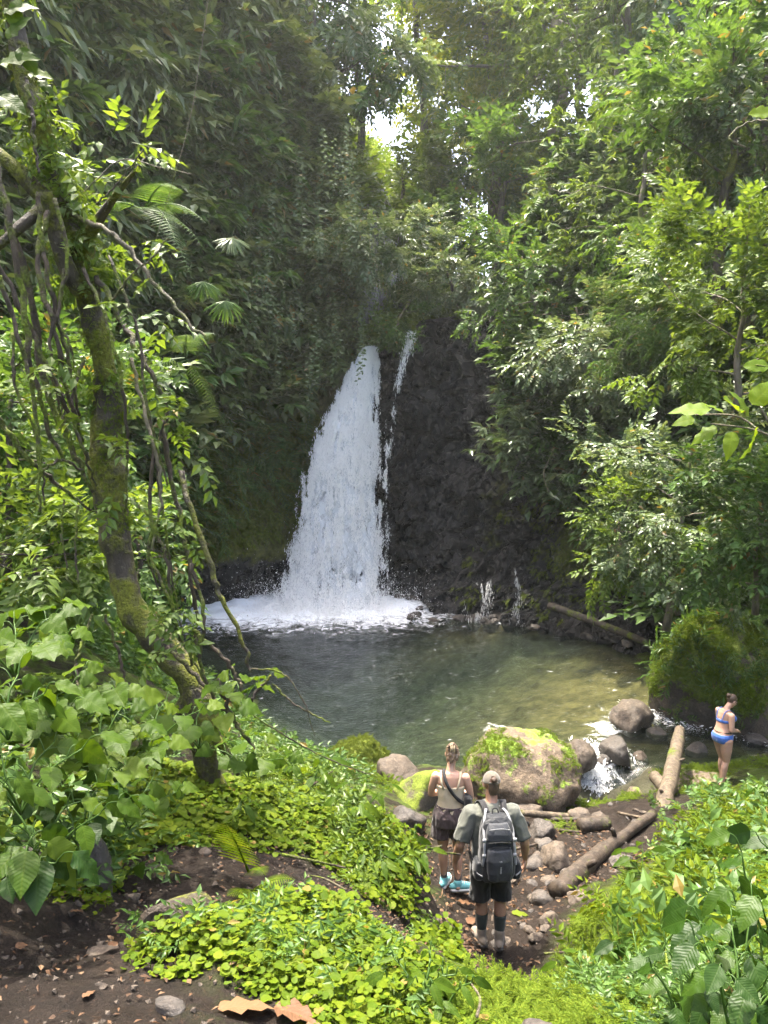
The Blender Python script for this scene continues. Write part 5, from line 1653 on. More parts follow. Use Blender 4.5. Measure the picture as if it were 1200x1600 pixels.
# leaf sprays on the lianas
sp = []
for px, py, d in [(190, 220, 5.4), (100, 260, 5.5), (215, 235, 5.3), (200, 470, 5.4), (240, 490, 5.4), (225, 380, 5.4), (260, 600, 5.5), (255, 560, 5.5), (265, 690, 5.5), (285, 700, 5.5), (280, 820, 5.5), (260, 940, 5.5), (245, 960, 5.5), (270, 990, 5.4),
                  (60, 640, 5.4), (75, 620, 5.4), (110, 255, 5.3), (150, 270, 5.2), (185, 690, 5.6), (180, 770, 5.6), (275, 660, 5.5), (250, 985, 5.4), (235, 1020, 5.4), (60, 560, 5.3)]:
    for _ in range(3):
        sp.append(at(px + R.normal(0, 14), py + R.normal(0, 14), d))
sp = np.array(sp)
g = scatter(T_BROAD, sp - tb, R.normal(0, 1, sp.shape) + [0.3, -0.3, -0.2], np.array([0, -0.3, 1.0]) + R.normal(0, 0.3, sp.shape), R.uniform(0.18, 0.36, len(sp)), R)
o = g.build('epiphyte_leaves', M['leaf_light'], lt, False)
o['kind'] = 'stuff'


# ================================================================== FERNS
def fern(name, label, base, fronds, seed, matname='leaf_bright', group='ferns', npin=15, wid=0.36, pw=0.075):
    """fronds: list of (direction, length, droop)"""
    rs = np.random.default_rng(seed)
    t = empty(name, base, label, 'fern', group)
    for d, L, droop in fronds:
        d = unit(np.array(d, float))
        s = np.linspace(0, 1, 16)[:, None]
        P = d * L * s + np.array([0, 0, -droop * L]) * s ** 2.2
        g = Geo()
        a, q, tt = tube(P, [0.006 * L / 0.4, 0.002], 4)
        g.add(a, np.asarray(q), tt)
        side = unit(np.cross(d, [0, 0, 1]))
        for k in range(npin):
            f = 0.16 + 0.84 * k / npin
            p = np.array([np.interp(f, s[:, 0], P[:, c]) for c in range(3)])
            tan = unit(d + np.array([0, 0, -droop * 2.2 * f ** 1.2]))
            nrm = np.cross(side, tan)
            nrm = nrm if nrm[2] > 0 else -nrm
            pl = wid * L * (math.sin(math.pi * min(1, (0.25 + 0.75 * f)) ** 0.9) ** 0.8 * 0.9 + 0.06)
            for sg in (1, -1):
                dr = unit(side * sg + tan * 0.35 - [0, 0, 0.12])
                m_ = 6
                w = pl * pw
                V, Q = [], []
                for i in range(m_ + 1):
                    ff = i / m_
                    c = p + dr * pl * ff - nrm * pl * 0.12 * ff ** 2
                    ww = w * (1 - ff) ** 0.7 * (1 if i % 2 else 0.72)
                    V += [c + tan * ww, c + nrm * -0.1 * w, c - tan * ww]
                for i in range(m_):
                    for j in (0, 1):
                        Q.append([i * 3 + j, i * 3 + j + 1, i * 3 + j + 4, i * 3 + j + 3])
                g.add(np.array(V), Q)
        o = g.build('frond', M[matname], t)
    return t


fern('fern', 'bright yellow green fern standing on the trail', gpt(388, 1352, 4.5) + [0, 0, 0.06], [((-0.2, -0.38, 1.0), 0.52, 0.16), ((0.5, -0.5, 0.7), 0.24, 0.5)], 1)
fern('fern', 'lower fern drooping over the round-leaved mound', gpt(395, 1378, 4.35), [((0.75, -0.6, 0.45), 0.34, 0.45), ((0.2, -0.9, 0.5), 0.3, 0.4), ((0.8, 0.0, 0.6), 0.3, 0.4), ((-0.5, -0.6, 0.5), 0.22, 0.3)], 2)
fern('fern', 'small fern at the right of the foot of the leaning tree', at(400, 1215, 5.7), [((0.8, -0.2, 0.4), 0.3, 0.4), ((-0.2, -0.7, 0.5), 0.25, 0.4), ((0.4, -0.6, 0.6), 0.25, 0.5)], 3)
fern('fern', 'fern hanging at the tree foot over the dark hollow', at(298, 1150, 5.4), [((0.8, -0.3, 0.2), 0.2, 0.5), ((-0.6, -0.5, 0.2), 0.2, 0.5)], 4)
fern('fern', 'fern on the right bank below the pale leaning log', gpt(990, 1360, 8.0), [((-0.8, -0.3, 0.5), 0.5, 0.4), ((0.6, -0.5, 0.5), 0.5, 0.4), ((-0.2, -0.8, 0.6), 0.45, 0.4), ((0.1, 0.5, 0.8), 0.5, 0.4)], 5)
fern('fern', 'fern at the low end of the diagonal log', gpt(940, 1420, 7.3), [((-0.8, -0.3, 0.5), 0.4, 0.4), ((0.6, -0.5, 0.5), 0.4, 0.4), ((-0.2, -0.8, 0.6), 0.4, 0.4)], 6)

# ================================================================== GROUND COVER
_a = np.linspace(0, 2 * math.pi, 9)[:-1]
ROUND_V = np.vstack([[0, 0.12, -0.06], np.stack([0.5 * np.sin(_a + 0.2), 0.5 - 0.5 * np.cos(_a + 0.2) + np.where(np.arange(8) == 0, 0.16, 0), 0.05 * np.cos(2 * _a)], 1)])
ROUND_T = np.array([[0, 1 + (i + 1) % 8, 1 + i] for i in range(8)])
ROUND_V[0] = [0, 0.42, -0.07]


def blob_mask(x, y, blobs, edge=0.3, seed=0, freq=2.0):
    m_ = np.full(np.size(x), -9.0)
    for c, rx, ry in blobs:
        m_ = np.maximum(m_, 1 - np.sqrt(((x - c[0]) / rx) ** 2 + ((y - c[1]) / ry) ** 2))
    return m_ + edge * fbm(np.stack([x, y, 0 * x], 1) * freq, 3, seed)


def cover_points(blobs, dens, seed, edge=0.3, freq=2.0, bare=0.5):
    rs = np.random.default_rng(seed)
    out = []
    for c, rx, ry in blobs:
        n = int(dens * rx * ry * 4)
        out.append(np.stack([c[0] + rs.uniform(-rx, rx, n) * 1.3, c[1] + rs.uniform(-ry, ry, n) * 1.3], 1))
    q = np.concatenate(out)
    mk = blob_mask(q[:, 0], q[:, 1], blobs, edge, seed, freq)
    pd = path_dist(q[:, 0], q[:, 1]) if bare else np.full(len(q), 9)
    keep = (mk > 0.0) & (pd > bare * (0.75 + 0.5 * vnoise(np.c_[q * 3, q[:, :1] * 0], seed)))
    q, mk = q[keep], mk[keep]
    z = ground(q[:, 0], q[:, 1])
    return np.c_[q, z], mk, rs


def nrm_at(p):
    e = 0.12
    zx = ground0(p[:, 0] + e, p[:, 1]) - ground0(p[:, 0] - e, p[:, 1])
    zy = ground0(p[:, 0], p[:, 1] + e) - ground0(p[:, 0], p[:, 1] - e)
    return unit(np.stack([-zx / (2 * e), -zy / (2 * e), np.ones(len(p))], 1))


def B(px, py, d, rx, ry):
    return (at(px, py, d)[:2], rx, ry)


def round_cover(name, label, blobs, dens, size, h, seed, mat, edge=0.35, bare=0.3, freq=2.0):
    p, mk, rs = cover_points(blobs, dens, seed, edge, freq, bare)
    n = len(p)
    nr = nrm_at(p)
    hh = h * np.clip(mk * 2.2, 0.15, 1) * (0.25 + 0.75 * rs.random(n)) * (0.75 + 0.6 * fbm(p * 2.5, 2, seed + 3))
    q = p + nr * hh[:, None] + rs.normal(0, 0.012, (n, 3))
    az = rs.uniform(0, 2 * math.pi, n)
    up = nr + rs.normal(0, 0.3, (n, 3)) + np.array([0, -0.25, 0.15])
    fw = np.stack([np.cos(az), np.sin(az), rs.normal(0, 0.15, n)], 1)
    s = size * rs.uniform(0.4, 1.45, n)
    v, t = place(ROUND_V, ROUND_T, q, fw, up, s)
    # stalks
    k = rs.random(n) < 0.35
    a, b = p[k], q[k]
    w = np.array([0.0018, 0, 0])
    sv_ = np.stack([a - w, a + w, b + w, b - w], 1).reshape(-1, 3)
    sq = (np.arange(k.sum()) * 4)[:, None] + np.array([[0, 1, 2, 3]])
    base = p.mean(0)
    g = Geo()
    g.add(v - base, t=t)
    g.add(sv_ - base, sq)
    o = g.build(name, mat, None, True)
    o.location = base
    return tag(o, label, 'ground cover', kind='stuff')


def sprig_cover(name, label, blobs, dens, tm, scale, seed, mat, edge=0.35, bare=0.3, up=0.6, freq=2.0, lift=0.02, cat='ground cover', smooth=False):
    p, mk, rs = cover_points(blobs, dens, seed, edge, freq, bare)
    n = len(p)
    nr = nrm_at(p)
    az = rs.uniform(0, 2 * math.pi, n)
    fw = np.stack([np.cos(az), np.sin(az), rs.uniform(0, 2 * up, n)], 1)
    upv = nr + rs.normal(0, 0.25, (n, 3)) + np.array([0, -0.2, 0.2])
    s = scale * rs.uniform(0.6, 1.4, n) * np.clip(0.5 + mk, 0.5, 1.1)
    base = p.mean(0)
    g = scatter(tm, p + nr * lift - base, fw, upv, s, rs)
    o = g.build(name, mat, None, smooth)
    o.location = base
    return tag(o, label, cat, kind='stuff')


round_cover('round_leaf_cover', 'mound of bright round-leaved ground cover at the bottom centre', [B(320, 1490, 3.25, 0.32, 0.35), B(430, 1450, 3.7, 0.5, 0.5), B(540, 1500, 3.3, 0.5, 0.38), B(600, 1560, 2.9, 0.35, 0.3), B(500, 1420, 4.1, 0.35, 0.35), B(450, 1530, 3.0, 0.3, 0.2)], 2700, 0.033, 0.15, 501, M['leaf_bright'], 0.22, 0.0)
round_cover('round_leaf_cover', 'round-leaved ground cover on the bank beside the woman in shorts', [B(560, 1310, 6.4, 0.7, 0.9), B(620, 1360, 6.3, 0.55, 0.8), B(640, 1430, 5.7, 0.45, 0.6), B(660, 1480, 5.5, 0.3, 0.5), B(520, 1260, 7.0, 0.6, 0.8), B(600, 1260, 7.0, 0.4, 0.6)], 1150, 0.046, 0.16, 502, M['leaf_bright'], 0.3, 0.28)
round_cover('round_leaf_cover', 'round-leaved ground cover below the leaning tree', [B(130, 1310, 4.4, 0.45, 0.3), B(190, 1260, 4.9, 0.5, 0.4), B(260, 1220, 5.6, 0.5, 0.5), B(250, 1280, 5.2, 0.6, 0.5), B(350, 1270, 5.6, 0.6, 0.6), B(430, 1250, 6.2, 0.6, 0.6), B(180, 1330, 4.5, 0.4, 0.35), B(480, 1290, 6.0, 0.5, 0.5), B(300, 1235, 5.9, 0.5, 0.4)], 900, 0.045, 0.12, 503, M['leaf_bright'], 0.45, 0.28)
round_cover('round_leaf_cover', 'round-leaved patches at the left edge of the trail', [B(60, 1395, 3.75, 0.3, 0.2), B(110, 1425, 3.7, 0.16, 0.12), B(20, 1350, 3.9, 0.35, 0.3), B(215, 1385, 4.2, 0.14, 0.12), B(10, 1405, 3.6, 0.2, 0.15)], 900, 0.035, 0.07, 504, M['leaf_bright'], 0.55, 0.1)
round_cover('round_leaf_cover', 'round-leaved ground cover in front at the bottom edge', [B(640, 1580, 2.8, 0.25, 0.18), B(700, 1570, 2.9, 0.2, 0.15), B(520, 1575, 2.75, 0.3, 0.1), B(560, 1590, 2.65, 0.25, 0.1)], 1500, 0.032, 0.06, 505, M['leaf_bright'], 0.5, 0.0)
T_SELA = tmpl_set(22, 5, nleaf=34, leaf=0.2, wid=0.3, droop=0.5, spread=62, start=0.1, lt=2, stemr=0.01, leafdroop=0.1)
sprig_cover('feathery_moss', 'mound of feathery yellow green clubmoss at the bottom right', [B(840, 1570, 3.0, 0.42, 0.3), B(760, 1580, 2.85, 0.3, 0.22), B(920, 1560, 3.05, 0.3, 0.28), B(840, 1530, 3.3, 0.4, 0.25), B(960, 1600, 2.7, 0.3, 0.2), B(760, 1520, 3.3, 0.15, 0.2)], 1500, T_SELA, 0.075, 511, M['moss'], 0.25, 0.0, 0.7)
sprig_cover('feathery_moss', 'clubmoss patch on the slope beside the stone at the trail', [B(925, 1445, 7.0, 0.35, 0.45), B(890, 1475, 6.6, 0.25, 0.25), B(980, 1400, 7.6, 0.5, 0.5), B(960, 1450, 6.6, 0.4, 0.5)], 500, T_SELA, 0.13, 512, M['moss'], 0.3, 0.0, 0.7)
sprig_cover('shore_moss', 'bright moss mats on the stones along the near shore', [B(620, 1240, 12.6, 0.5, 0.5), B(900, 1255, 12.8, 0.5, 0.4), B(975, 1255, 12.9, 0.6, 0.4), B(1080, 1245, 12.9, 0.9, 0.5), B(1160, 1205, 14.3, 1.2, 0.6), B(1080, 1200, 14.6, 0.6, 0.4), B(870, 1300, 11.2, 0.3, 0.3), B(700, 1250, 12.4, 0.3, 0.3), B(560, 1210, 13.5, 0.6, 0.6)], 420, T_SELA, 0.13, 541, M['moss'], 0.8, 0.0, 0.7, 2.5)
T_HERB = tmpl_set(23, 5, nleaf=9, leaf=0.36, wid=0.42, droop=0.35, spread=60, leafdroop=0.25)
sprig_cover('leafy_undergrowth', 'bright leafy undergrowth covering the right bank', [B(1110, 1430, 5.8, 0.75, 0.9), B(1000, 1450, 6.2, 0.4, 0.5), B(1130, 1340, 8.0, 0.8, 1.2), B(1200, 1340, 7.8, 1.1, 1.6), B(1190, 1480, 4.5, 0.9, 1.0), B(1060, 1500, 4.6, 0.5, 0.7), B(1200, 1265, 10.5, 0.9, 1.4), B(1110, 1300, 10, 0.6, 0.8)], 85, T_HERB, 0.26, 521, M['leaf_bright'], 0.55, 0.45, 0.9)
sprig_cover('leafy_undergrowth', 'mid green leaves mixed through the undergrowth of the right bank', [B(1110, 1430, 5.8, 0.8, 0.9), B(1140, 1330, 8.0, 0.8, 1.2), B(1200, 1340, 7.8, 1.1, 1.6), B(1190, 1480, 4.5, 0.9, 1.0), B(1060, 1500, 4.6, 0.6, 0.8), B(1190, 1260, 10.5, 1.0, 1.5)], 45, T_BROAD, 0.34, 531, M['leaf_mid'], 0.5, 0.45, 1.1)
sprig_cover('leafy_undergrowth', 'scattered small plants on the slope right of the hiker with the backpack', [B(960, 1400, 7.8, 0.5, 0.6), B(930, 1450, 7.0, 0.4, 0.4)], 60, T_HERB, 0.24, 561, M['leaf_bright'], 0.6, 0.2, 0.9)
sprig_cover('leafy_undergrowth', 'darker low leaves between the plants in the lower right', [B(1100, 1540, 3.5, 0.8, 0.7), B(1000, 1560, 3.2, 0.35, 0.5), B(1190, 1590, 2.7, 0.6, 0.5)], 420, T_HERB, 0.13, 522, M['leaf_mid'], 0.3, 0.0, 0.9)
sprig_cover('leafy_undergrowth', 'small leaves among the round ones on the green bank', [B(560, 1310, 6.4, 0.8, 1.0), B(620, 1380, 6.0, 0.5, 0.9), B(500, 1230, 7.4, 0.8, 1.0), B(440, 1220, 7.2, 0.6, 0.8)], 120, T_HERB, 0.2, 523, M['leaf_light'], 0.3, 0.3, 0.9)
sprig_cover('leafy_undergrowth', 'undergrowth covering the left bank under the tree', [B(60, 1090, 4.6, 0.9, 0.9), B(130, 1160, 4.7, 0.6, 0.5), B(20, 1230, 3.9, 0.45, 0.4), B(250, 1120, 6.8, 0.7, 0.8), B(330, 1160, 7.6, 0.7, 1.0)], 60, T_HERB, 0.28, 524, M['leaf_mid'], 0.25, 0.0, 0.9)
sprig_cover('leafy_undergrowth', 'bright leaves on the far left slope behind the tree', [((-5.2, 12), 2.4, 3.0), ((-6.5, 16), 2.2, 3.0), ((-7.2, 20), 1.8, 3.0), ((-3.5, 11), 1.5, 2.0), ((-7.5, 10), 2.5, 3.0)], 42, T_HERB, 0.5, 525, M['leaf_mid'], 0.25, 0.0, 1.0)
sprig_cover('leafy_undergrowth', 'low plants on the shore behind the green bank', [((-2.8, 13.5), 1.6, 1.6), ((-1.2, 12.0), 1.2, 1.2), ((-4.3, 16), 1.3, 2.0), ((-5.6, 19.5), 1.2, 2.0)], 70, T_HERB, 0.34, 526, M['leaf_mid'], 0.25, 0.0, 0.8)

# ================================================================== SHRUBS AND SMALL TREES of the right side
sprig_cover('leafy_undergrowth', 'pointed leaves poking through the round-leaved mound', [B(320, 1490, 3.25, 0.3, 0.3), B(430, 1450, 3.7, 0.5, 0.5), B(540, 1500, 3.3, 0.5, 0.38), B(600, 1560, 2.9, 0.35, 0.3)], 90, T_HERB, 0.13, 551, M['leaf_mid'], 0.6, 0.0, 1.2, 2.0, 0.06)
SL = 'leafy shrubs on the left slope'
tree('slope_shrub', 'leafy vine-covered shrub at the left edge behind the lianas', at(10, 900, 8.2), at(20, 560, 8.2), 0.05, 1.25, 520, T_BROAD, M['leaf_mid'], M['bark_dark'], 241, 11, 0.1, 0.4, SL, up=0.2)
tree('slope_shrub', 'leafy shrub behind the mossy trunk, above the bright slope', at(110, 860, 9.5), at(95, 600, 9.5), 0.05, 1.1, 420, T_BROAD, M['leaf_mid'], M['bark_dark'], 242, 10, 0.15, 0.4, SL, up=0.2)
tree('slope_shrub', 'low broad-leaved shrub on the left slope beside the trunk', at(60, 930, 7.0), at(50, 820, 7.0), 0.04, 0.8, 260, T_BROAD, M['leaf_light'], M['bark_dark'], 243, 9, 0.1, 0.36, SL, up=0.2)
tree('slope_shrub', 'leafy shrub right of the mossy trunk on the far slope', at(225, 940, 11.0), at(205, 800, 11.0), 0.05, 0.6, 160, T_BROAD, M['leaf_mid'], M['bark_dark'], 244, 9, 0.1, 0.4, SL, up=0.2)
SG = 'shrubs on the right side of the gorge'
tree('shrub', 'pale small-leaved shrub leaning out over the pool at the right', at(1040, 985, 16.5), at(1085, 690, 15.8), 0.075, 2.1, 800, T_BROAD, M['leaf_grey'], M['bark_grey'], 221, 11, 0.25, 0.42, SG, up=0.25, bend=0.06)
tree('shrub', 'pale shrub reaching left toward the pool with sunlit tips', at(1060, 960, 17.0), at(975, 770, 16.6), 0.05, 1.2, 300, T_BROAD, M['leaf_light'], M['bark_grey'], 222, 9, 0.3, 0.46, SG, up=0.25, bend=0.06)
tree('shrub', 'slender tree with a mossy stem at the right edge', at(1118, 520, 19.0), at(1150, 60, 18.0), 0.13, 2.6, 700, T_BROAD, M['leaf_mid'], M['bark_moss'], 223, 10, 0.2, 0.75, SG, up=0.4)
tree('shrub', 'dark leaning trunk beside the slender mossy stem at the right edge', at(1165, 520, 19.5), at(1205, 40, 19.0), 0.16, 2.8, 700, T_BROAD, M['leaf_dark'], M['bark_dark'], 224, 10, 0.3, 0.8, SG, up=0.4)
tree('shrub', 'bright green bush at the right edge under the slender tree', at(1150, 640, 13.5), at(1165, 400, 13.0), 0.06, 1.8, 900, T_BROAD, M['leaf_light'], M['bark_grey'], 225, 11, 0.1, 0.46, SG, up=0.3)
tree('shrub', 'bush with pale whorled leaves high on the right cliff', at(1000, 420, 25.0), at(1010, 190, 24.0), 0.1, 2.8, 700, T_WHORL, M['leaf_light'], M['bark_grey'], 226, 11, 0.15, 0.75, SG, up=0.2)
tree('shrub', 'glossy bush bulging from the right cliff above the pool', at(930, 640, 24.5), at(900, 480, 23.5), 0.1, 2.4, 800, T_BROAD, M['leaf_grey'], M['bark_grey'], 227, 11, 0.15, 0.6, SG, up=0.0)
tree('shrub', 'bush hanging over dark rock right of the waterfall', at(850, 540, 27.5), at(815, 400, 26.8), 0.1, 2.2, 800, T_BROAD, M['leaf_mid'], M['bark_grey'], 228, 10, 0.15, 0.6, SG, up=-0.1)
tree('shrub', 'leafy bush at the right edge above the mossy boulder', at(1180, 960, 14.5), at(1190, 760, 14.0), 0.06, 1.7, 800, T_BROAD, M['leaf_mid'], M['bark_grey'], 229, 11, 0.1, 0.46, SG, up=0.3)
tree('shrub', 'dark shrub in the shade behind the pale small-leaved shrub', at(1000, 900, 22.8), at(1000, 720, 22.8), 0.08, 1.9, 800, T_BROAD, M['leaf_dark'], M['bark_dark'], 230, 11, 0.1, 0.6, SG, up=0.2)
tree('shrub', 'feathery bush on the cliff in the upper right, below the dark crown', at(1080, 560, 21.5), at(1070, 440, 21.0), 0.08, 2.0, 800, T_FERN, M['leaf_mid'], M['bark_grey'], 231, 10, 0.1, 0.6, SG, up=0.2)
tree('shrub', 'leafy branch hanging in front of the top of the waterfall', at(640, 470, 30.8), at(612, 520, 29.6), 0.05, 1.0, 130, T_BROAD, M['leaf_mid'], M['bark_dark'], 232, 7, 0.3, 0.55, SG, up=-0.4)
tree('shrub', 'grey green bush overhanging the waterfall lip', at(560, 420, 30.8), at(610, 380, 29.8), 0.04, 2.4, 900, T_BROAD, M['leaf_grey'], M['bark_dark'], 233, 11, 0.1, 0.55, SG, up=-0.1)
tree('shrub', 'leafy bush on the dark rock rim right of the waterfall lip', at(720, 490, 31.5), at(690, 400, 31.5), 0.08, 1.9, 600, T_BROAD, M['leaf_grey'], M['bark_dark'], 234, 10, 0.1, 0.6, SG, up=0.1)


# ================================================================== PALMS on the left wall
def fan_leaf(rs, n=16, droop=0.35):
    g = Geo()
    for i in range(n):
        a = math.radians(-78 + 156 * i / (n - 1) + rs.normal(0, 2.5))
        d = np.array([math.sin(a), math.cos(a), rs.normal(0, 0.08)]) * rs.uniform(0.75, 1.05)
        s = np.cross(d, [0, 0, 1])
        V = []
        for f, w in ((0.0, 0.01), (0.4, 0.06), (0.75, 0.055), (1.0, 0.005)):
            c = d * f * rs.uniform(0.95, 1.05) + np.array([0, 0, -droop * f ** 2])
            V += [c + s * w, c + np.array([0, 0, 0.03 * (f > 0)]), c - s * w]
        Q = [[r * 3 + j, r * 3 + j + 1, r * 3 + j + 4, r * 3 + j + 3] for r in range(3) for j in (0, 1)]
        g.add(np.array(V), Q)
    return g.arrays()


_fans = []
for i in range(3):
    v, f = fan_leaf(np.random.default_rng(600 + i), droop=0.2 + 0.2 * i)
    _fans.append((v, f))
for nm_i, (px, py, d, sz, fw, up, mt, lb) in enumerate([
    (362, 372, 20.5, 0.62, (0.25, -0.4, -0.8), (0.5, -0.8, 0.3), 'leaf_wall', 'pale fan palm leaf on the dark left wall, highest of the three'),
    (318, 440, 20.0, 0.55, (-0.1, -0.4, -0.8), (0.1, -0.9, 0.4), 'leaf_mid', 'green fan palm leaf below the highest pale one'),
    (352, 470, 19.5, 0.58, (0.2, -0.4, -0.9), (0.3, -0.8, 0.4), 'leaf_mid', 'pale half-withered fan palm leaf hanging beside the green one'),
    (890, 740, 24.3, 0.45, (0.0, -0.3, -0.8), (0.1, -0.9, 0.4), 'leaf_mid', 'small fan palm leaf in the shade of the right cliff'),
    (1085, 335, 18.5, 0.6, (0.3, -0.4, 0.1), (0.0, -0.7, 0.8), 'leaf_grey', 'pale fan palm leaf at the upper right by the slender tree')]):
    b = at(px, py, d)
    t = empty('fan_palm', b + np.array([0, 0.8, 0.05]), lb, 'palm', 'fan palms on the gorge walls')
    g = Geo()
    g.add(*tube(resample([np.zeros(3), np.array([0, -0.4, 0.06]), np.array([0, -0.8, -0.05])], 8), [0.012, 0.008], 5))
    g.build('leaf_stalk', M['leaf_mid'], t)
    v, f = _fans[nm_i % 3]
    mm = np.array(orient(fw, up))
    vv = (v * sz) @ mm.T + np.array([0, -0.8, -0.05])
    link('fan_blade', make_mesh('fan_blade', vv, f, False), M[mt], t)
rs = np.random.default_rng(66)
for i, (px, py, d, lb) in enumerate([(225, 330, 14, 'feather palm fronds in the dark upper left wall'), (290, 560, 17, 'feather palm right of the pale dead branch'), (150, 590, 12, 'feather palm behind the mossy trunk'), (1010, 370, 22.5, 'feather palm fronds under the pale whorled bush'), (870, 300, 28, 'feather palm fronds on the ravine edge at the right')]):
    fern('feather_palm', lb, at(px, py, d), [(unit(rs.normal(0, 1, 3) * [1, 0.5, 0.6] + [0, -0.5, 0.35]), rs.uniform(1.2, 1.9), rs.uniform(0.4, 0.9)) for _ in range(6)], 30 + i, 'leaf_dark' if i % 2 else 'leaf_mid', 'feather palms on the gorge walls', 22, 0.26, 0.055)

# ================================================================== DEAD LEAVES on the soil
DG = 'dry leaves fallen on the soil'
for px, py, d, sz, az, lb in [
    (340, 1575, 2.66, 0.20, 0.3, 'long curled brown dead leaf at the bottom edge'), (430, 1570, 2.72, 0.17, -0.4, 'brown dead leaf beside the long curled one'), (585, 1592, 2.58, 0.15, 1.2, 'large rust brown dead leaf at the bottom edge'),
    (450, 1582, 2.68, 0.09, 2.0, 'small orange dead leaf under the round leaves'), (425, 1408, 4.1, 0.1, 0.4, 'reddish dead leaf under the lower fern'), (400, 1400, 4.15, 0.11, -0.2, 'pale pinkish dead leaf under the lower fern'),
    (715, 1405, 8.6, 0.2, 0.2, 'orange brown dead leaf at the feet of the woman in shorts'), (1063, 1440, 5.2, 0.16, 1.1, 'pale tan dead leaf on the right bank'), (1095, 1370, 6.4, 0.2, 0.2, 'pinkish brown dead leaf higher on the right bank'),
    (1100, 1345, 6.6, 0.18, -0.3, 'pale dead leaf at the top of the right bank'), (985, 1460, 5.4, 0.14, 1.4, 'orange dead leaf on the right bank above the moss'), (800, 1418, 8.6, 0.2, 0.1, 'yellow green fallen leaf on the trail by the hiker with the backpack'),
    (730, 1425, 8.2, 0.14, 0.8, 'small brown dead leaf behind the hiker with the backpack'), (25, 1505, 3.1, 0.05, 0.8, 'pale dead leaf on the left trail'), (110, 1460, 3.5, 0.05, 0.2, 'brown dead leaf in the middle of the left trail'), (180, 1505, 3.15, 0.06, 2.2, 'dark red dead leaf on the left trail'),
    (130, 1580, 2.65, 0.05, 1.0, 'small dead leaf at the bottom left'), (240, 1350, 4.5, 0.07, 0.6, 'brown dead leaf on the trail by the upright stone'), (470, 1590, 2.6, 0.1, 0.1, 'brown dead leaf half under the bottom edge leaves')]:
    b = gpt(px, py, d) + [0, 0, 0.012 + sz * 0.05]
    k = 'leaf_gold' if 'yellow green' in lb else 'dead_leaf'
    o = bpy.data.objects.new('dead_leaf', leaf_data('ovate', k)[int(px) % 4])
    col.objects.link(o)
    nr = nrm_at(b[None])[0]
    mt = orient((math.cos(az), math.sin(az), 0), nr + R.normal(0, 0.15, 3)).to_4x4()
    o.matrix_world = Matrix.Translation([float(c) for c in b]) @ mt @ Matrix.Diagonal((sz * 1.2, sz, sz, 1))
    tag(o, lb, 'dead leaf', DG)
# fine litter and pebbles nobody could count
p = np.stack([R.uniform(-2.6, 3.2, 14000), R.uniform(2.2, 12.5, 14000)], 1)
pd = path_dist(p[:, 0], p[:, 1])
p = p[pd < np.where(p[:, 1] > 8.5, 1.9, 0.75) * (0.6 + 0.6 * R.random(len(p)))][:8000]
p = np.c_[p, ground(p[:, 0], p[:, 1])]
sz = R.gamma(1.6, 0.008, len(p)) + 0.006
v, t = place(OCT_V, OCT_T, p, R.normal(0, 1, p.shape), R.normal(0, 1, p.shape), sz * 0.9, sz)
tag(link('pebbles', make_mesh('pebbles', v, t, False), M['rock_brown']), 'small pebbles and crumbs of soil on the trail', 'pebbles', kind='stuff')
p2 = p[::2] + [0.03, 0.02, 0.008]
lsc = np.where(p2[:, 1] > 7, 2.2, 1.0)
v, t = place(LEAF_V, LEAF_T, p2, np.c_[R.normal(0, 1, (len(p2), 2)), R.normal(0, 0.15, len(p2))], np.array([0, 0, 1.0]) + R.normal(0, 0.3, p2.shape), lsc * R.uniform(0.008, 0.022, len(p2)), lsc * R.uniform(0.015, 0.045, len(p2)))
M['litter'] = leaf_mat('litter', (0.04, 0.022, 0.012), (0.085, 0.045, 0.022), (0.17, 0.11, 0.06), 0.15, 0.7, 0.2)
tag(link('leaf_litter', make_mesh('leaf_litter', v, t, False), M['litter']), 'small brown leaf scraps scattered on the trail', 'leaf litter', kind='stuff')
# ================================================================== PEOPLE
def fuse(geo, voxel=0.008, smooth=4, name='body', crease=0.0, cfreq=(9, 9, 5)):
    """one continuous skin around everything in geo"""
    v, f = geo.arrays()
    me = make_mesh(name + '_raw', v, f, True)
    o = bpy.data.objects.new(name + '_raw', me)
    col.objects.link(o)
    md = o.modifiers.new('remesh', 'REMESH')
    md.mode = 'VOXEL'
    md.voxel_size = voxel
    md.use_smooth_shade = True
    if smooth:
        ms = o.modifiers.new('smooth', 'SMOOTH')
        ms.iterations = smooth
        ms.factor = 0.5
    dg = bpy.context.evaluated_depsgraph_get()
    dg.update()
    out = bpy.data.meshes.new_from_object(o.evaluated_get(dg))
    out.name = name
    if crease:      # folds of the cloth
        k = len(out.vertices)
        c, nr = np.zeros(k * 3, np.float32), np.zeros(k * 3, np.float32)
        out.vertices.foreach_get('co', c)
        out.vertices.foreach_get('normal', nr)
        c, nr = c.reshape(-1, 3).astype(float), nr.reshape(-1, 3).astype(float)
        w = c + 0.06 * np.stack([fbm(c * 5, 2, 3), fbm(c * 5, 2, 4), fbm(c * 5, 2, 5)], 1)
        f = 1 - np.abs(fbm(w * np.array(cfreq), 2, 9)) * 3.0
        c = c + nr * (crease * np.clip(f, -1, 1))[:, None]
        out.vertices.foreach_set('co', c.astype(np.float32).ravel())
        out.update()
    bpy.data.objects.remove(o)
    bpy.data.meshes.remove(me)
    return out


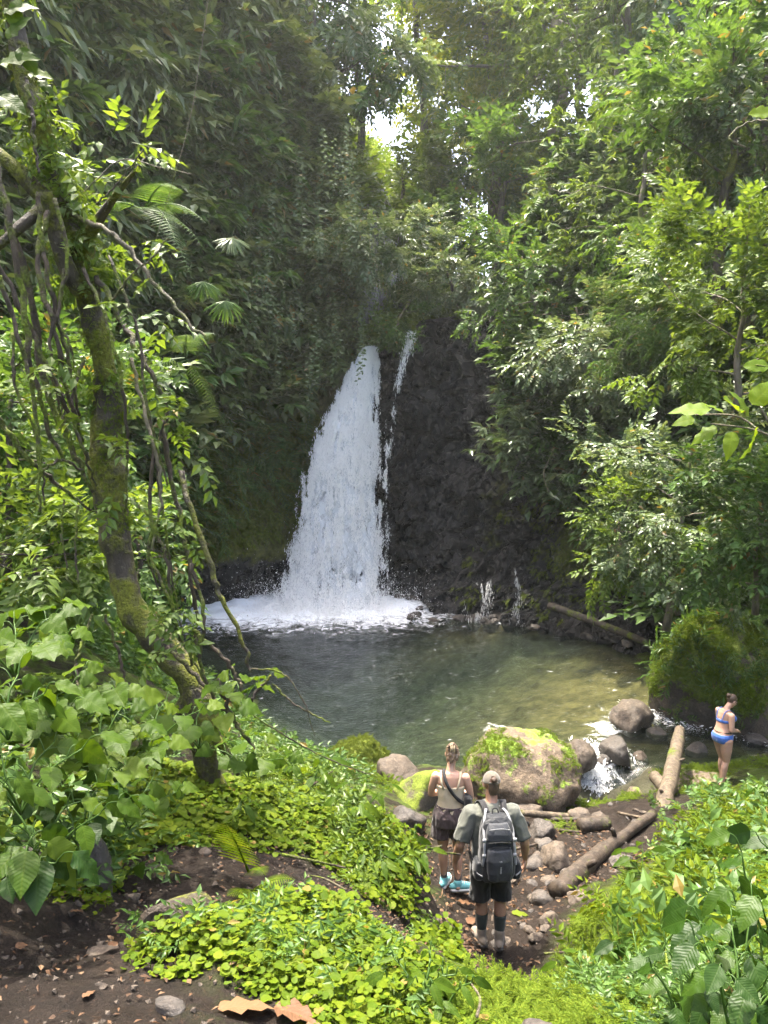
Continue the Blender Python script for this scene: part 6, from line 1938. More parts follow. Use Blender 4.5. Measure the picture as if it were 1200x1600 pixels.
def rounded(pts, radii, sides=14, n=None, flat=1.0):
    """a tapering limb with rounded ends"""
    pts = np.asarray(pts, float)
    n = n or max(6, 5 * len(pts))
    P = resample(pts, n)
    r = np.interp(np.linspace(0, 1, n), np.linspace(0, 1, len(radii)), radii)
    d0, d1 = unit(P[0] - P[1]), unit(P[-1] - P[-2])
    P = np.vstack([P[0] + d0 * r[0] * 0.98, P[0] + d0 * r[0] * 0.6, P, P[-1] + d1 * r[-1] * 0.6, P[-1] + d1 * r[-1] * 0.98])
    rr = np.r_[r[0] * 0.2, r[0] * 0.78, r, r[-1] * 0.78, r[-1] * 0.2]
    g = tube(P, [1, 1], sides, flat=flat)
    # per-ring radius
    t, A, Bb = frames(P)
    an = np.linspace(0, 2 * math.pi, sides, endpoint=False)
    ring = np.cos(an)[None, :, None] * A[:, None] + flat * np.sin(an)[None, :, None] * Bb[:, None]
    v = (P[:, None] + ring * rr[:, None, None]).reshape(-1, 3)
    v = np.vstack([v, P[0], P[-1]])
    return v, g[1], g[2]


def ell(c, r, rot=None, sub=3):
    v, f = ICO[sub]
    v = v * np.array(r)
    if rot is not None:
        v = v @ np.array(Euler(rot).to_matrix()).T
    return v + np.array(c), None, f


def rings(sec, sides=24, power=2.3):
    """stack of horizontal super-ellipses: (z, cx, cy, rx, ry)"""
    an = np.linspace(0, 2 * math.pi, sides, endpoint=False)
    cs, sn = np.cos(an), np.sin(an)
    k = 2 / power
    ex = np.sign(cs) * np.abs(cs) ** k
    ey = np.sign(sn) * np.abs(sn) ** k
    V = np.concatenate([np.stack([cx + rx * ex, cy + ry * ey, np.full(sides, z)], 1) for z, cx, cy, rx, ry in sec])
    n = len(sec)
    i, j = np.meshgrid(np.arange(n - 1), np.arange(sides), indexing='ij')
    j2 = (j + 1) % sides
    q = np.stack([i * sides + j, i * sides + j2, (i + 1) * sides + j2, (i + 1) * sides + j], -1).reshape(-1, 4)
    V = np.vstack([V, [sec[0][1], sec[0][2], sec[0][0]], [sec[-1][1], sec[-1][2], sec[-1][0]]])
    a = np.arange(sides)
    b = (a + 1) % sides
    t = np.vstack([np.stack([b, a, np.full(sides, n * sides)], 1), np.stack([a + (n - 1) * sides, b + (n - 1) * sides, np.full(sides, n * sides + 1)], 1)])
    return V, q, t


def hand(g, wrist, d, palm_n, side, s=1.0, curl=0.5):
    """palm, four unequal fingers bent at the knuckles and a thumb from the side of the palm"""
    d = unit(d)
    n = unit(np.array(palm_n) - d * np.dot(palm_n, d))      # direction the palm faces
    w = np.cross(d, n) * side                                # towards the thumb
    g.add(*rounded([wrist, wrist + d * 0.045 * s, wrist + d * 0.08 * s], [0.026 * s, 0.036 * s, 0.037 * s], 12, flat=0.5) if False else rounded([wrist, wrist + d * 0.04 * s, wrist + d * 0.075 * s], [0.024 * s, 0.027 * s, 0.024 * s], 12))
    for k in (-1, 0, 1):
        g.add(*rounded([wrist + d * 0.01 * s + w * 0.012 * k * s, wrist + d * 0.085 * s + w * 0.024 * k * s], [0.017 * s, 0.0155 * s], 10))
    for k, L in zip((0.034, 0.0115, -0.011, -0.032), (0.078, 0.088, 0.081, 0.062)):
        p = wrist + d * 0.088 * s + w * k * s
        c = curl
        a1 = unit(d * math.cos(c * 0.5) + n * math.sin(c * 0.5) + w * k * 2)
        a2 = unit(d * math.cos(c * 1.3) + n * math.sin(c * 1.3) + w * k * 1.5)
        a3 = unit(d * math.cos(c * 1.9) + n * math.sin(c * 1.9) + w * k)
        q1 = p + a1 * L * 0.45 * s
        q2 = q1 + a2 * L * 0.32 * s
        q3 = q2 + a3 * L * 0.25 * s
        g.add(*rounded([p - d * 0.02 * s, p, q1, q2, q3], [0.0105 * s, 0.0105 * s, 0.0095 * s, 0.009 * s, 0.0075 * s], 8, 14))
    p = wrist + d * 0.022 * s + w * 0.026 * s
    q1 = p + unit(d * 0.7 + w * 0.7 + n * 0.3) * 0.04 * s
    q2 = q1 + unit(d * 0.9 + w * 0.3 + n * 0.35) * 0.032 * s
    q3 = q2 + unit(d + n * 0.4) * 0.024 * s
    g.add(*rounded([p, q1, q2, q3], [0.016 * s, 0.0125 * s, 0.011 * s, 0.009 * s], 8, 12))


def head(g, c, s=1.0, yaw=0.0, pitch=0.0):
    """skull, jaw, nose, brow, lips and ears; looks along +y before yaw/pitch"""
    h = Geo()
    h.add(*ell((0, -0.012, 0.03), (0.074, 0.095, 0.09)))
    h.add(*ell((0, 0.022, -0.025), (0.062, 0.07, 0.085)))
    h.add(*ell((0, 0.05, -0.085), (0.04, 0.038, 0.03)))
    h.add(*rounded([(0, 0.088, 0.012), (0, 0.104, -0.022)], [0.011, 0.0145], 8))
    h.add(*ell((0, 0.082, 0.03), (0.05, 0.016, 0.012)))
    h.add(*ell((0, 0.084, -0.058), (0.024, 0.011, 0.010)))
    for sg in (-1, 1):
        h.add(*ell((sg * 0.076, -0.005, -0.005), (0.010, 0.02, 0.033), (0, 0, sg * -0.4)))
        h.add(*ell((sg * 0.042, 0.066, -0.012), (0.022, 0.022, 0.022)))
    v, f = h.arrays()
    mt = np.array(Euler((pitch, 0, yaw)).to_matrix())
    v = (v * s) @ mt.T + np.array(c)
    g.add(v, f[0], f[1])
    return lambda p: (np.asarray(p, float) * s) @ mt.T + np.array(c)


def skin_mat(name, c):
    m = Mat(name)
    co = m.coord('Object')
    n = m.noise(9, 4, 0.6, co)
    a = m.ramp(n, [(0.3, tuple(x * 0.86 for x in c)), (0.7, tuple(min(1, x * 1.1) for x in c))])
    b = m.ramp(m.noise(120, 2, 0.5, co), [(0.3, 0.92), (0.7, 1.06)])
    a = m.mix(1.0, a, b, 'MULTIPLY')
    p = m.n('ShaderNodeBsdfPrincipled')
    m.l(a, p.inputs['Base Color'])
    p.inputs['Roughness'].default_value = 0.5
    p.inputs['Specular IOR Level'].default_value = 0.4
    p.inputs['Subsurface Weight'].default_value = 0.12
    p.inputs['Subsurface Radius'].default_value = (0.02, 0.008, 0.004)
    return m.done(p.outputs[0])


def cloth_mat(name, c, rough=0.85, fold=0.012, foldscale=9, var=0.12, sc3=(1, 1, 0.6)):
    m = Mat(name)
    co = m.coord('Object')
    a = m.ramp(m.noise(40, 3, 0.6, co), [(0.3, tuple(x * (1 - var) for x in c)), (0.7, tuple(x * (1 + var) for x in c))])
    h = m.math('ADD', m.noise(foldscale, 3, 0.5, co, 0.8, sc3=sc3), m.math('MULTIPLY', m.noise(300, 2, 0.5, co), 0.03))
    return m.done(m.principled(a, rough, 0.2, m.bump(h, 0.9, fold), **{'Sheen Weight': 0.15}))


def hair_mat(name, c1, c2):
    m = Mat(name)
    co = m.coord('Object')
    a = m.ramp(m.noise(60, 4, 0.7, co, 0.5, sc3=(1, 1, 0.15)), [(0.3, c1), (0.7, c2)])
    return m.done(m.principled(a, 0.45, 0.5, m.bump(m.noise(110, 3, 0.7, co, sc3=(1, 1, 0.12)), 0.9, 0.01)))


M['skin'] = skin_mat('skin_warm', (0.2952, 0.164, 0.1066))
M['skin_pale'] = skin_mat('skin_pale', (0.3772, 0.2214, 0.1517))
M['skin_tan'] = skin_mat('skin_tan', (0.3608, 0.2132, 0.1476))
M['hair_brown'] = hair_mat('hair_brown', (0.0263, 0.015, 0.009), (0.0825, 0.0488, 0.0285))
M['hair_light'] = hair_mat('hair_light', (0.045, 0.027, 0.015), (0.15, 0.0975, 0.0562))
M['shirt_grey'] = cloth_mat('shirt_grey', (0.0713, 0.075, 0.0615), 0.85, 0.02, 7)
M['shorts_black'] = cloth_mat('shorts_black', (0.009, 0.009, 0.009), 0.85, 0.02, 8)
M['sock_dark'] = cloth_mat('sock_dark', (0.021, 0.0263, 0.0225), 0.95, 0.004, 40)
M['boot'] = cloth_mat('boot_suede', (0.15, 0.1237, 0.0938), 0.9, 0.006, 25)
M['sole_grey'] = plain_mat('sole_grey', (0.075, 0.0675, 0.06), 0.8, 0.3)
M['cap'] = cloth_mat('cap_cloth', (0.0863, 0.075, 0.0585), 0.9, 0.004, 20)
M['pack'] = cloth_mat('pack_nylon', (0.0105, 0.012, 0.0142), 0.55, 0.02, 11)
M['pack_light'] = cloth_mat('pack_panel', (0.0195, 0.0218, 0.0255), 0.55, 0.012, 14)
M['strap_grey'] = cloth_mat('strap_grey', (0.165, 0.1688, 0.1725), 0.6, 0.003, 30)
M['strap_dark'] = cloth_mat('strap_dark', (0.009, 0.009, 0.0097), 0.7, 0.003, 30)
M['tank'] = cloth_mat('tank_cream', (0.345, 0.285, 0.195), 0.85, 0.012, 9, 0.05)
M['shorts_plum'] = cloth_mat('shorts_plum', (0.045, 0.0315, 0.0323), 0.75, 0.03, 14, 0.15, (1, 1, 0.25))
M['sock_grey'] = cloth_mat('sock_grey', (0.0562, 0.06, 0.06), 0.95, 0.004, 40)
M['shoe_teal'] = cloth_mat('shoe_teal', (0.12, 0.33, 0.345), 0.7, 0.004, 40)
M['sole_white'] = plain_mat('sole_white', (0.525, 0.525, 0.51), 0.6, 0.3, 0.1)
M['bikini'] = cloth_mat('bikini_blue', (0.0375, 0.0975, 0.315), 0.6, 0.006, 20)
M['eye'] = plain_mat('eye_dark', (0.03, 0.02, 0.015), 0.2, 0.5)
M['clip'] = plain_mat('hair_clip', (0.3375, 0.27, 0.165), 0.3, 0.5)


def eyes(t, hd):
    g = Geo()
    for sg in (-1, 1):
        v, _, f = ell((0, 0, 0), (0.011, 0.006, 0.006), None, 2)
        g.add(hd(v + np.array([sg * 0.031, 0.078, 0.006])), t=f)
    o = g.build('eyes', M['eye'], t)
    return o


def shoe(g_up, g_sole, an, toe, s=1.0, high=0.1):
    """upper and sole between ankle and toe (both near the ground)"""
    an, toe = np.array(an, float), np.array(toe, float)
    d = unit((toe - an) * [1, 1, 0])
    heel = an - d * 0.065 * s
    z = an[2]
    gz = z - 0.08 * s
    g_up.add(*rounded([heel + [0, 0, gz - z + 0.055 * s], an + [0, 0, gz - z + 0.06 * s], an + d * 0.09 * s + [0, 0, gz - z + 0.052 * s], an + d * 0.155 * s + [0, 0, gz - z + 0.042 * s]], [0.036 * s, 0.045 * s, 0.047 * s, 0.038 * s], 14, 18))
    g_up.add(*rounded([an + [0, 0, gz - z + 0.05 * s] - d * 0.012, an + [0, 0, high]], [0.046 * s, 0.05 * s], 14))
    sd = np.array([-d[1], d[0], 0])
    V = []
    for f, w in ((-0.085, 0.02), (-0.07, 0.036), (0, 0.043), (0.06, 0.045), (0.12, 0.05), (0.165, 0.042), (0.19, 0.018)):
        for zz in (0.0, 0.034 * s):
            for sg in (-1, 1):
                V.append(an * [1, 1, 0] + d * f * s + sd * w * s * sg + [0, 0, gz + zz + (0.012 if f > 0.15 else 0)])
    V = np.array(V)
    Q = []
    for i in range(6):
        a, b = i * 4, (i + 1) * 4
        Q += [[a, a + 1, b + 1, b], [a + 2, b + 2, b + 3, a + 3], [a, b, b + 2, a + 2], [a + 1, a + 3, b + 3, b + 1]]
    Q += [[0, 2, 3, 1], [24, 25, 27, 26]]
    g_sole.add(V, Q)


def strap(pts, w, th=0.004, nrm=None, n=20):
    """flat webbing along pts; nrm: outward directions per control point"""
    P = resample(pts, n)
    N = unit(resample(nrm, n)) if nrm is not None else np.tile([0, -1.0, 0], (n, 1))
    T = unit(np.gradient(P, axis=0))
    S = unit(np.cross(T, N))
    V = np.stack([P - S * w, P + S * w, P + S * w + N * th, P - S * w + N * th], 1).reshape(-1, 3)
    Q = []
    for i in range(n - 1):
        for j in range(4):
            Q.append([i * 4 + j, i * 4 + (j + 1) % 4, (i + 1) * 4 + (j + 1) % 4, (i + 1) * 4 + j])
    Q += [[3, 2, 1, 0], [(n - 1) * 4 + j for j in range(4)]]
    return V, Q


# ---------------------------------------------------------------- the hiker with the backpack (walks away from us)
mb = at(766, 1474, 8.0)
mb[2] = float(ground([mb[0]], [mb[1]])[0]) + 0.02
man = empty('person', mb, 'person in grey t-shirt, black shorts and cap, walking away wearing a backpack', 'person', rot=(0, 0, math.radians(4)))
man.scale = (1.03,) * 3
g = Geo()
hd = head(g, (0.012, 0.085, 1.665), 1.0, 0.0, math.radians(-12))
g.add(*rounded([(0, 0.02, 1.44), (0.006, 0.045, 1.52), (0.01, 0.068, 1.6)], [0.075, 0.06, 0.058], 14))
g.add(*rings([(0.84, 0, 0, 0.165, 0.12), (0.94, 0, 0, 0.175, 0.125), (1.06, 0, 0.005, 0.165, 0.115), (1.2, 0, 0.01, 0.185, 0.12), (1.33, 0, 0.01, 0.205, 0.125), (1.42, 0, 0.005, 0.18, 0.1), (1.48, 0, 0.01, 0.1, 0.07)]))
for sg in (-1, 1):
    shd = np.array([sg * 0.215, 0.0, 1.40])
    elb = np.array([sg * 0.325, -0.05, 1.115])
    wri = np.array([sg * 0.355 + (0.01 if sg > 0 else -0.0), 0.07, 0.875])
    g.add(*rounded([shd, (shd + elb) / 2 + [sg * 0.01, 0, 0], elb], [0.066, 0.056, 0.045], 14))
    g.add(*rounded([elb, elb * 0.6 + wri * 0.4, wri], [0.046, 0.045, 0.028], 14))
    hand(g, wri, (sg * -0.05, 0.15, -1), (-sg, 0.15, 0), -1, 1.0, 0.55)
    hip = np.array([sg * 0.098, 0.0, 0.9])
    kn = np.array([sg * 0.098 + (0.012 if sg < 0 else 0.0), 0.02 if sg > 0 else 0.05, 0.5])
    an = np.array([sg * 0.085, -0.03 if sg > 0 else 0.03, 0.1])
    g.add(*rounded([hip, (hip + kn) / 2, kn], [0.105, 0.09, 0.06], 16))
    g.add(*rounded([kn, kn * 0.68 + an * 0.32 + [0, -0.012, 0], an], [0.058, 0.061, 0.038], 16))
link('body', fuse(g, 0.0075, 4, 'body'), M['skin'], man)
eyes(man, hd)
# hair below the cap and the knot pulled through its opening
g = Geo()
g.add(*ell((0, -0.018, 0.022), (0.081, 0.099, 0.09)))
v, f = g.arrays()
g = Geo()
for k in range(26):
    a = -0.62 + 1.24 * k / 25
    p0 = np.array([math.sin(a) * 0.075, -0.018 - math.cos(a) * 0.09, 0.015])
    p1 = np.array([math.sin(a) * 0.073, -0.016 - math.cos(a) * 0.09, -0.045])
    p2 = np.array([math.sin(a) * 0.062, -0.01 - math.cos(a) * 0.082, -0.085 - 0.012 * math.sin(k * 2.7)])
    a_, q_, t_ = rounded([p0, p1, p2], [0.013, 0.012, 0.005], 7, 9)
    g.add(hd(a_), q_, t_)
a_, _, t_ = ell((0.0, -0.132, 0.058), (0.03, 0.03, 0.034))
g.add(hd(a_), None, t_)
link('hair', fuse(g, 0.006, 1, 'hair'), M['hair_brown'], man)
# cap: dome with an arched opening at the back, band strap, brim in front
ph, th = np.meshgrid(np.linspace(0, math.pi * 0.52, 14), np.linspace(0, 2 * math.pi, 40, endpoint=False), indexing='ij')
V = np.stack([0.088 * np.sin(ph) * np.sin(th), -0.014 + 0.108 * np.sin(ph) * np.cos(th), 0.028 + 0.098 * np.cos(ph)], -1).reshape(-1, 3)
Q = []
for i in range(13):
    for j in range(40):
        j2 = (j + 1) % 40
        zc = V[[i * 40 + j, (i + 1) * 40 + j2]].mean(0)
        if zc[1] < -0.06 and (zc[0] / 0.04) ** 2 + ((zc[2] - 0.035) / 0.058) ** 2 < 1 and zc[2] > 0.035:
            continue
        Q.append([i * 40 + j, i * 40 + j2, (i + 1) * 40 + j2, (i + 1) * 40 + j])
cap = link('cap', make_mesh('cap', hd(V), np.array(Q), True), M['cap'], man)
g = Geo()
a = np.linspace(-1.2, 1.2, 15)
br = np.concatenate([np.stack([0.088 * np.sin(a), 0.09 * np.cos(a), 0.028 + 0 * a], 1), np.stack([0.098 * np.sin(a), 0.075 + 0.11 * np.cos(a), 0.012 - 0.03 * np.sin(a) ** 2], 1)])
g.add(hd(br), [[i, i + 1, 16 + i, 15 + i] for i in range(14)])
g.build('brim', M['cap'], cap)
g = Geo()
V, Q = strap([hd((-0.045, -0.106, 0.028)), hd((0, -0.126, 0.027)), hd((0.045, -0.106, 0.028))], 0.008, 0.004, [(-0.4, -1, 0), (0, -1, 0), (0.4, -1, 0)], 9)
g.add(V, Q)
g.build('cap_strap', M['cap'], cap)
# t-shirt
g = Geo()
g.add(*rings([(0.80, 0, 0, 0.198, 0.148), (0.9, 0, 0, 0.2, 0.148), (1.04, 0, 0.003, 0.192, 0.14), (1.2, 0, 0.008, 0.208, 0.14), (1.33, 0, 0.008, 0.228, 0.146), (1.42, 0, 0.005, 0.222, 0.132), (1.475, 0, 0.012, 0.15, 0.1), (1.505, 0.002, 0.02, 0.092, 0.08)]))
for sg in (-1, 1):
    shd = np.array([sg * 0.205, 0.0, 1.395])
    elb = np.array([sg * 0.313, -0.045, 1.15])
    P = resample([shd, (shd + elb) / 2 + [sg * 0.012, 0, 0], elb], 10)
    g.add(*tube(P, [0.092, 0.088, 0.082, 0.08], 16))
    g.add(*ell(shd, (0.094, 0.092, 0.092)))
link('shirt', fuse(g, 0.009, 3, 'shirt', 0.008), M['shirt_grey'], man)
# shorts
g = Geo()
g.add(*rings([(0.80, 0, 0, 0.185, 0.138), (0.93, 0, 0, 0.19, 0.142), (0.98, 0, 0, 0.185, 0.135)]))
for sg in (-1, 1):
    g.add(*tube(resample([(sg * 0.095, 0, 0.88), (sg * 0.102, 0.015, 0.7), (sg * 0.108, 0.03 if sg < 0 else 0.01, 0.515)], 10), [0.115, 0.108, 0.1, 0.105], 18))
link('shorts', fuse(g, 0.009, 2, 'shorts', 0.008), M['shorts_black'], man)
for sg in (-1, 1):
    kn = np.array([sg * 0.098 + (0.012 if sg < 0 else 0.0), 0.02 if sg > 0 else 0.05, 0.5])
    an = np.array([sg * 0.085, -0.03 if sg > 0 else 0.03, 0.1])
    g = Geo()
    top = kn * 0.62 + an * 0.38 + [0, -0.012, 0]
    g.add(*tube(resample([top, (top + an) / 2, an + [0, 0, -0.02]], 10), [0.066, 0.058, 0.047, 0.05], 16))
    g.build('sock', M['sock_dark'], man)
    g, gs = Geo(), Geo()
    shoe(g, gs, an, an + [sg * 0.05, 0.2, 0], 1.05, 0.075)
    b = link('boot', fuse(g, 0.007, 2, 'boot'), M['boot'], man)
    gs.build('sole', M['sole_grey'], b)


# ---------------------------------------------------------------- his backpack
def pack_block(sec, power=3.2, sides=28):
    return rings(sec, sides, power)


bp = empty('backpack', mb + np.array([0, 0, 0.0]), 'dark slate hiking backpack with grey straps on the back of the hiker', 'backpack', rot=(0, 0, math.radians(4)))
bp.scale = (1.1, 1.03, 1.03)
g = Geo()
g.add(*pack_block([(0.855, 0, -0.235, 0.115, 0.065), (0.875, 0, -0.25, 0.145, 0.09), (0.95, 0, -0.265, 0.162, 0.118), (1.1, 0, -0.262, 0.165, 0.125), (1.25, 0, -0.25, 0.158, 0.115), (1.36, 0, -0.232, 0.148, 0.1), (1.43, 0, -0.212, 0.132, 0.082), (1.475, 0, -0.19, 0.1, 0.055)]))
link('main_compartment', fuse(g, 0.008, 3, 'main_compartment', 0.006), M['pack'], bp)
g = Geo()
g.add(*pack_block([(0.90, 0, -0.33, 0.085, 0.045), (0.92, 0, -0.345, 0.105, 0.06), (1.0, 0, -0.36, 0.115, 0.068), (1.12, 0, -0.362, 0.114, 0.068), (1.21, 0, -0.345, 0.108, 0.058), (1.245, 0, -0.325, 0.09, 0.04)]))
fp = link('front_pocket', fuse(g, 0.007, 3, 'front_pocket', 0.006), M['pack_light'], bp)
g = Geo()
g.add(*pack_block([(1.285, 0, -0.31, 0.105, 0.045), (1.30, 0, -0.33, 0.118, 0.05), (1.36, 0, -0.32, 0.116, 0.052), (1.41, 0, -0.295, 0.1, 0.05), (1.44, 0, -0.27, 0.085, 0.04)]))
lid = link('lid_pocket', fuse(g, 0.007, 3, 'lid_pocket'), M['pack_light'], bp)
for nm_, pts, par in (('zip', [(-0.1, -0.375, 1.285), (0, -0.392, 1.30), (0.1, -0.375, 1.285)], lid), ('zip', [(-0.095, -0.375, 1.235), (0, -0.398, 1.255), (0.095, -0.375, 1.235)], fp)):
    g = Geo()
    g.add(*tube(resample(pts, 12), [0.006, 0.006], 5))
    g.build(nm_, M['strap_dark'], par)
g = Geo()      # the small pale mark and its lettering bars on the pocket
for dz, w in ((0.0, 0.006), (0.012, 0.004), (0.022, 0.006), (0.034, 0.005), (0.046, 0.006), (0.057, 0.004)):
    V, Q = strap([(0 - w, -0.432, 1.075 - dz), (0 + w, -0.432, 1.075 - dz)], 0.0035, 0.003, [(0, -1, 0.02), (0, -1, 0.02)], 3)
    g.add(V, Q)
V, Q = strap([(-0.011, -0.43, 1.135), (-0.003, -0.43, 1.125), (0.005, -0.43, 1.137)], 0.004, 0.003, [(0, -1, 0)] * 3, 5)
g.add(V, Q)
V, Q = strap([(0.003, -0.43, 1.12), (0.011, -0.43, 1.132)], 0.004, 0.003, [(0, -1, 0)] * 2, 4)
g.add(V, Q)
o = g.build('logo', M['strap_grey'], fp)
o['kind'] = 'stuff'
for sg in (-1, 1):
    g = Geo()
    g.add(*pack_block([(0.88, sg * 0.165, -0.25, 0.03, 0.06), (0.9, sg * 0.172, -0.25, 0.042, 0.078), (0.98, sg * 0.178, -0.255, 0.045, 0.085), (1.05, sg * 0.172, -0.25, 0.035, 0.078), (1.07, sg * 0.165, -0.25, 0.025, 0.07)]))
    link('side_pocket', fuse(g, 0.007, 2, 'side_pocket'), M['pack'], bp)
    g = Geo()
    V, Q = strap([(sg * 0.06, -0.06, 1.5), (sg * 0.1, -0.19, 1.49), (sg * 0.13, -0.285, 1.38), (sg * 0.135, -0.35, 1.28), (sg * 0.14, -0.362, 1.15), (sg * 0.15, -0.35, 1.05)], 0.011, 0.005, [(0, 0, 1), (0, -0.6, 1), (sg * 0.3, -1, 0.4), (sg * 0.3, -1, 0.1), (sg * 0.4, -1, 0), (sg * 0.5, -1, 0)], 26)
    g.add(V, Q)
    cs = g.build('compression_strap', M['strap_grey'], bp)
    for z in (1.31, 1.16):
        g = Geo()
        g.add(*pack_block([(z - 0.018, sg * 0.139, -0.366, 0.016, 0.006), (z, sg * 0.139, -0.369, 0.018, 0.009), (z + 0.018, sg * 0.138, -0.366, 0.016, 0.006)], 3, 10))
        g.build('buckle', M['strap_grey'], cs)
    g = Geo()
    V, Q = strap([(sg * 0.19, -0.3, 1.04), (sg * 0.2, -0.33, 0.98), (sg * 0.15, -0.36, 0.95)], 0.008, 0.004, [(sg, -0.6, 0), (sg, -1, 0), (sg * 0.3, -1, 0)], 10)
    g.add(V, Q)
    g.build('pocket_cord', M['strap_grey'], bp)
    # padded shoulder strap over the shoulder to the chest and back under the arm
    g = Geo()
    V, Q = strap([(sg * 0.075, -0.15, 1.47), (sg * 0.095, -0.05, 1.525), (sg * 0.105, 0.05, 1.5), (sg * 0.125, 0.148, 1.38), (sg * 0.15, 0.165, 1.22), (sg * 0.19, 0.09, 1.08), (sg * 0.205, -0.05, 1.0), (sg * 0.17, -0.2, 0.95)], 0.028, 0.012,
                 [(0, -0.6, 1), (0, 0, 1), (0, 0.6, 1), (0, 1, 0.3), (0.1 * sg, 1, 0), (sg, 0.6, 0), (sg, 0, 0), (sg, -0.4, 0)], 36)
    g.add(V, Q)
    g.build('shoulder_strap', M['strap_dark'], bp)
g = Geo()
g.add(*tube(resample([(-0.03, -0.165, 1.47), (-0.02, -0.15, 1.515), (0.02, -0.15, 1.515), (0.03, -0.165, 1.47)], 14), [0.007, 0.007], 6))
g.build('grab_loop', M['strap_dark'], bp)
g = Geo()
g.add(*tube(resample([(-0.09, -0.345, 1.40), (0, -0.375, 1.425), (0.09, -0.345, 1.40)], 10), [0.004, 0.004], 5))
g.build('cord', M['strap_grey'], bp)

# ---------------------------------------------------------------- the woman in tank top and shorts
wb = at(703, 1390, 9.0)
wb[2] = float(ground([wb[0]], [wb[1]])[0]) + 0.02
wom = empty('person', wb, 'person in cream tank top and plum shorts, hair clipped up, looking at the water', 'person', rot=(0, 0, math.radians(-8)))
wom.scale = (1.04,) * 3
g = Geo()
hdw = head(g, (0.01, 0.075, 1.555), 0.95, math.radians(6), math.radians(-14))
g.add(*rounded([(0, 0.0, 1.345), (0.0, 0.025, 1.42), (0.008, 0.055, 1.49)], [0.06, 0.048, 0.045], 14))
g.add(*rings([(0.80, 0, 0, 0.155, 0.115), (0.9, 0, 0, 0.17, 0.125), (0.97, 0, 0, 0.155, 0.11), (1.07, 0, 0.0, 0.13, 0.095), (1.17, 0, 0.005, 0.14, 0.1), (1.27, 0, 0.012, 0.155, 0.105), (1.34, 0, 0.0, 0.15, 0.08), (1.385, 0, 0.0, 0.085, 0.06)]))
for sg in (-1, 1):
    shd = np.array([sg * 0.165, 0.0, 1.325])
    elb = np.array([sg * 0.225, 0.02 if sg > 0 else 0.06, 1.085])
    wri = np.array([sg * 0.06, 0.2, 1.12 if sg > 0 else 1.07])
    g.add(*rounded([shd, (shd + elb) / 2 + [sg * 0.008, -0.01, 0], elb], [0.05, 0.043, 0.036], 14))
    g.add(*rounded([elb, elb * 0.6 + wri * 0.4, wri], [0.037, 0.036, 0.023], 14))
    hand(g, wri, (-sg * 0.8, 0.35, 0.1), (0, -0.6, -0.5), -sg, 0.88, 0.6)
    hip = np.array([sg * 0.088, 0.0, 0.86])
    kn = np.array([sg * 0.085, 0.04, 0.48])
    an = np.array([sg * 0.08 + 0.01, -0.01 if sg > 0 else 0.06, 0.09])
    g.add(*rounded([hip, (hip + kn) / 2, kn], [0.1, 0.083, 0.053], 16))
    g.add(*rounded([kn, kn * 0.68 + an * 0.32 + [0, -0.012, 0], an], [0.051, 0.053, 0.033], 16))
    g.add(*rounded([an + [0, -0.02, -0.03], an + [sg * 0.02, 0.1, -0.055]], [0.035, 0.03], 12))
link('body', fuse(g, 0.0075, 4, 'body'), M['skin_pale'], wom)
eyes(wom, hdw)
g = Geo()
for s_ in (ell((0, -0.016, 0.035), (0.08, 0.1, 0.093)), ell((0, -0.085, 0.06), (0.05, 0.04, 0.058)), ell((0, -0.05, 0.105), (0.045, 0.05, 0.035))):
    g.add(hdw(s_[0]), None, s_[2])
rs = np.random.default_rng(8)
for k in range(22):
    a = rs.uniform(-0.9, 0.9)
    p0 = np.array([math.sin(a) * 0.077, -0.016 - math.cos(a) * 0.095, rs.uniform(-0.02, 0.05)])
    p1 = p0 + np.array([math.sin(a) * 0.012, -0.01, -0.035])
    p2 = p1 + np.array([rs.normal(0, 0.012), 0.004, -0.035 - 0.03 * rs.random()])
    a_, q_, t_ = rounded([p0 * [0.95, 0.95, 1], p1, p2], [0.009, 0.008, 0.004], 6, 8)
    g.add(hdw(a_), q_, t_)
for k in range(20):      # loose ends sticking out of the knot
    a = rs.uniform(0, 2 * math.pi)
    c = np.array([0, -0.085, 0.07])
    d = np.array([math.cos(a) * 0.9, -0.45, math.sin(a) * 0.9])
    p0, p1 = c + d * 0.04, c + d * rs.uniform(0.07, 0.095)
    a_, q_, t_ = rounded([p0, (p0 + p1) / 2 + rs.normal(0, 0.008, 3), p1 + [0, 0, -0.012]], [0.012, 0.009, 0.004], 6, 8)
    g.add(hdw(a_), q_, t_)
hr = link('hair', fuse(g, 0.0055, 1, 'hair'), M['hair_light'], wom)
for k, dx in enumerate((-0.018, 0.0, 0.018)):
    g = Geo()
    a_, q_, t_ = rounded([(dx * 1.2, -0.12, 0.115), (dx, -0.133, 0.08), (dx * 1.3, -0.122, 0.035)], [0.0055, 0.0065, 0.0045], 6, 9)
    g.add(hdw(a_), q_, t_)
    g.build('clip_tooth', M['clip'], hr)
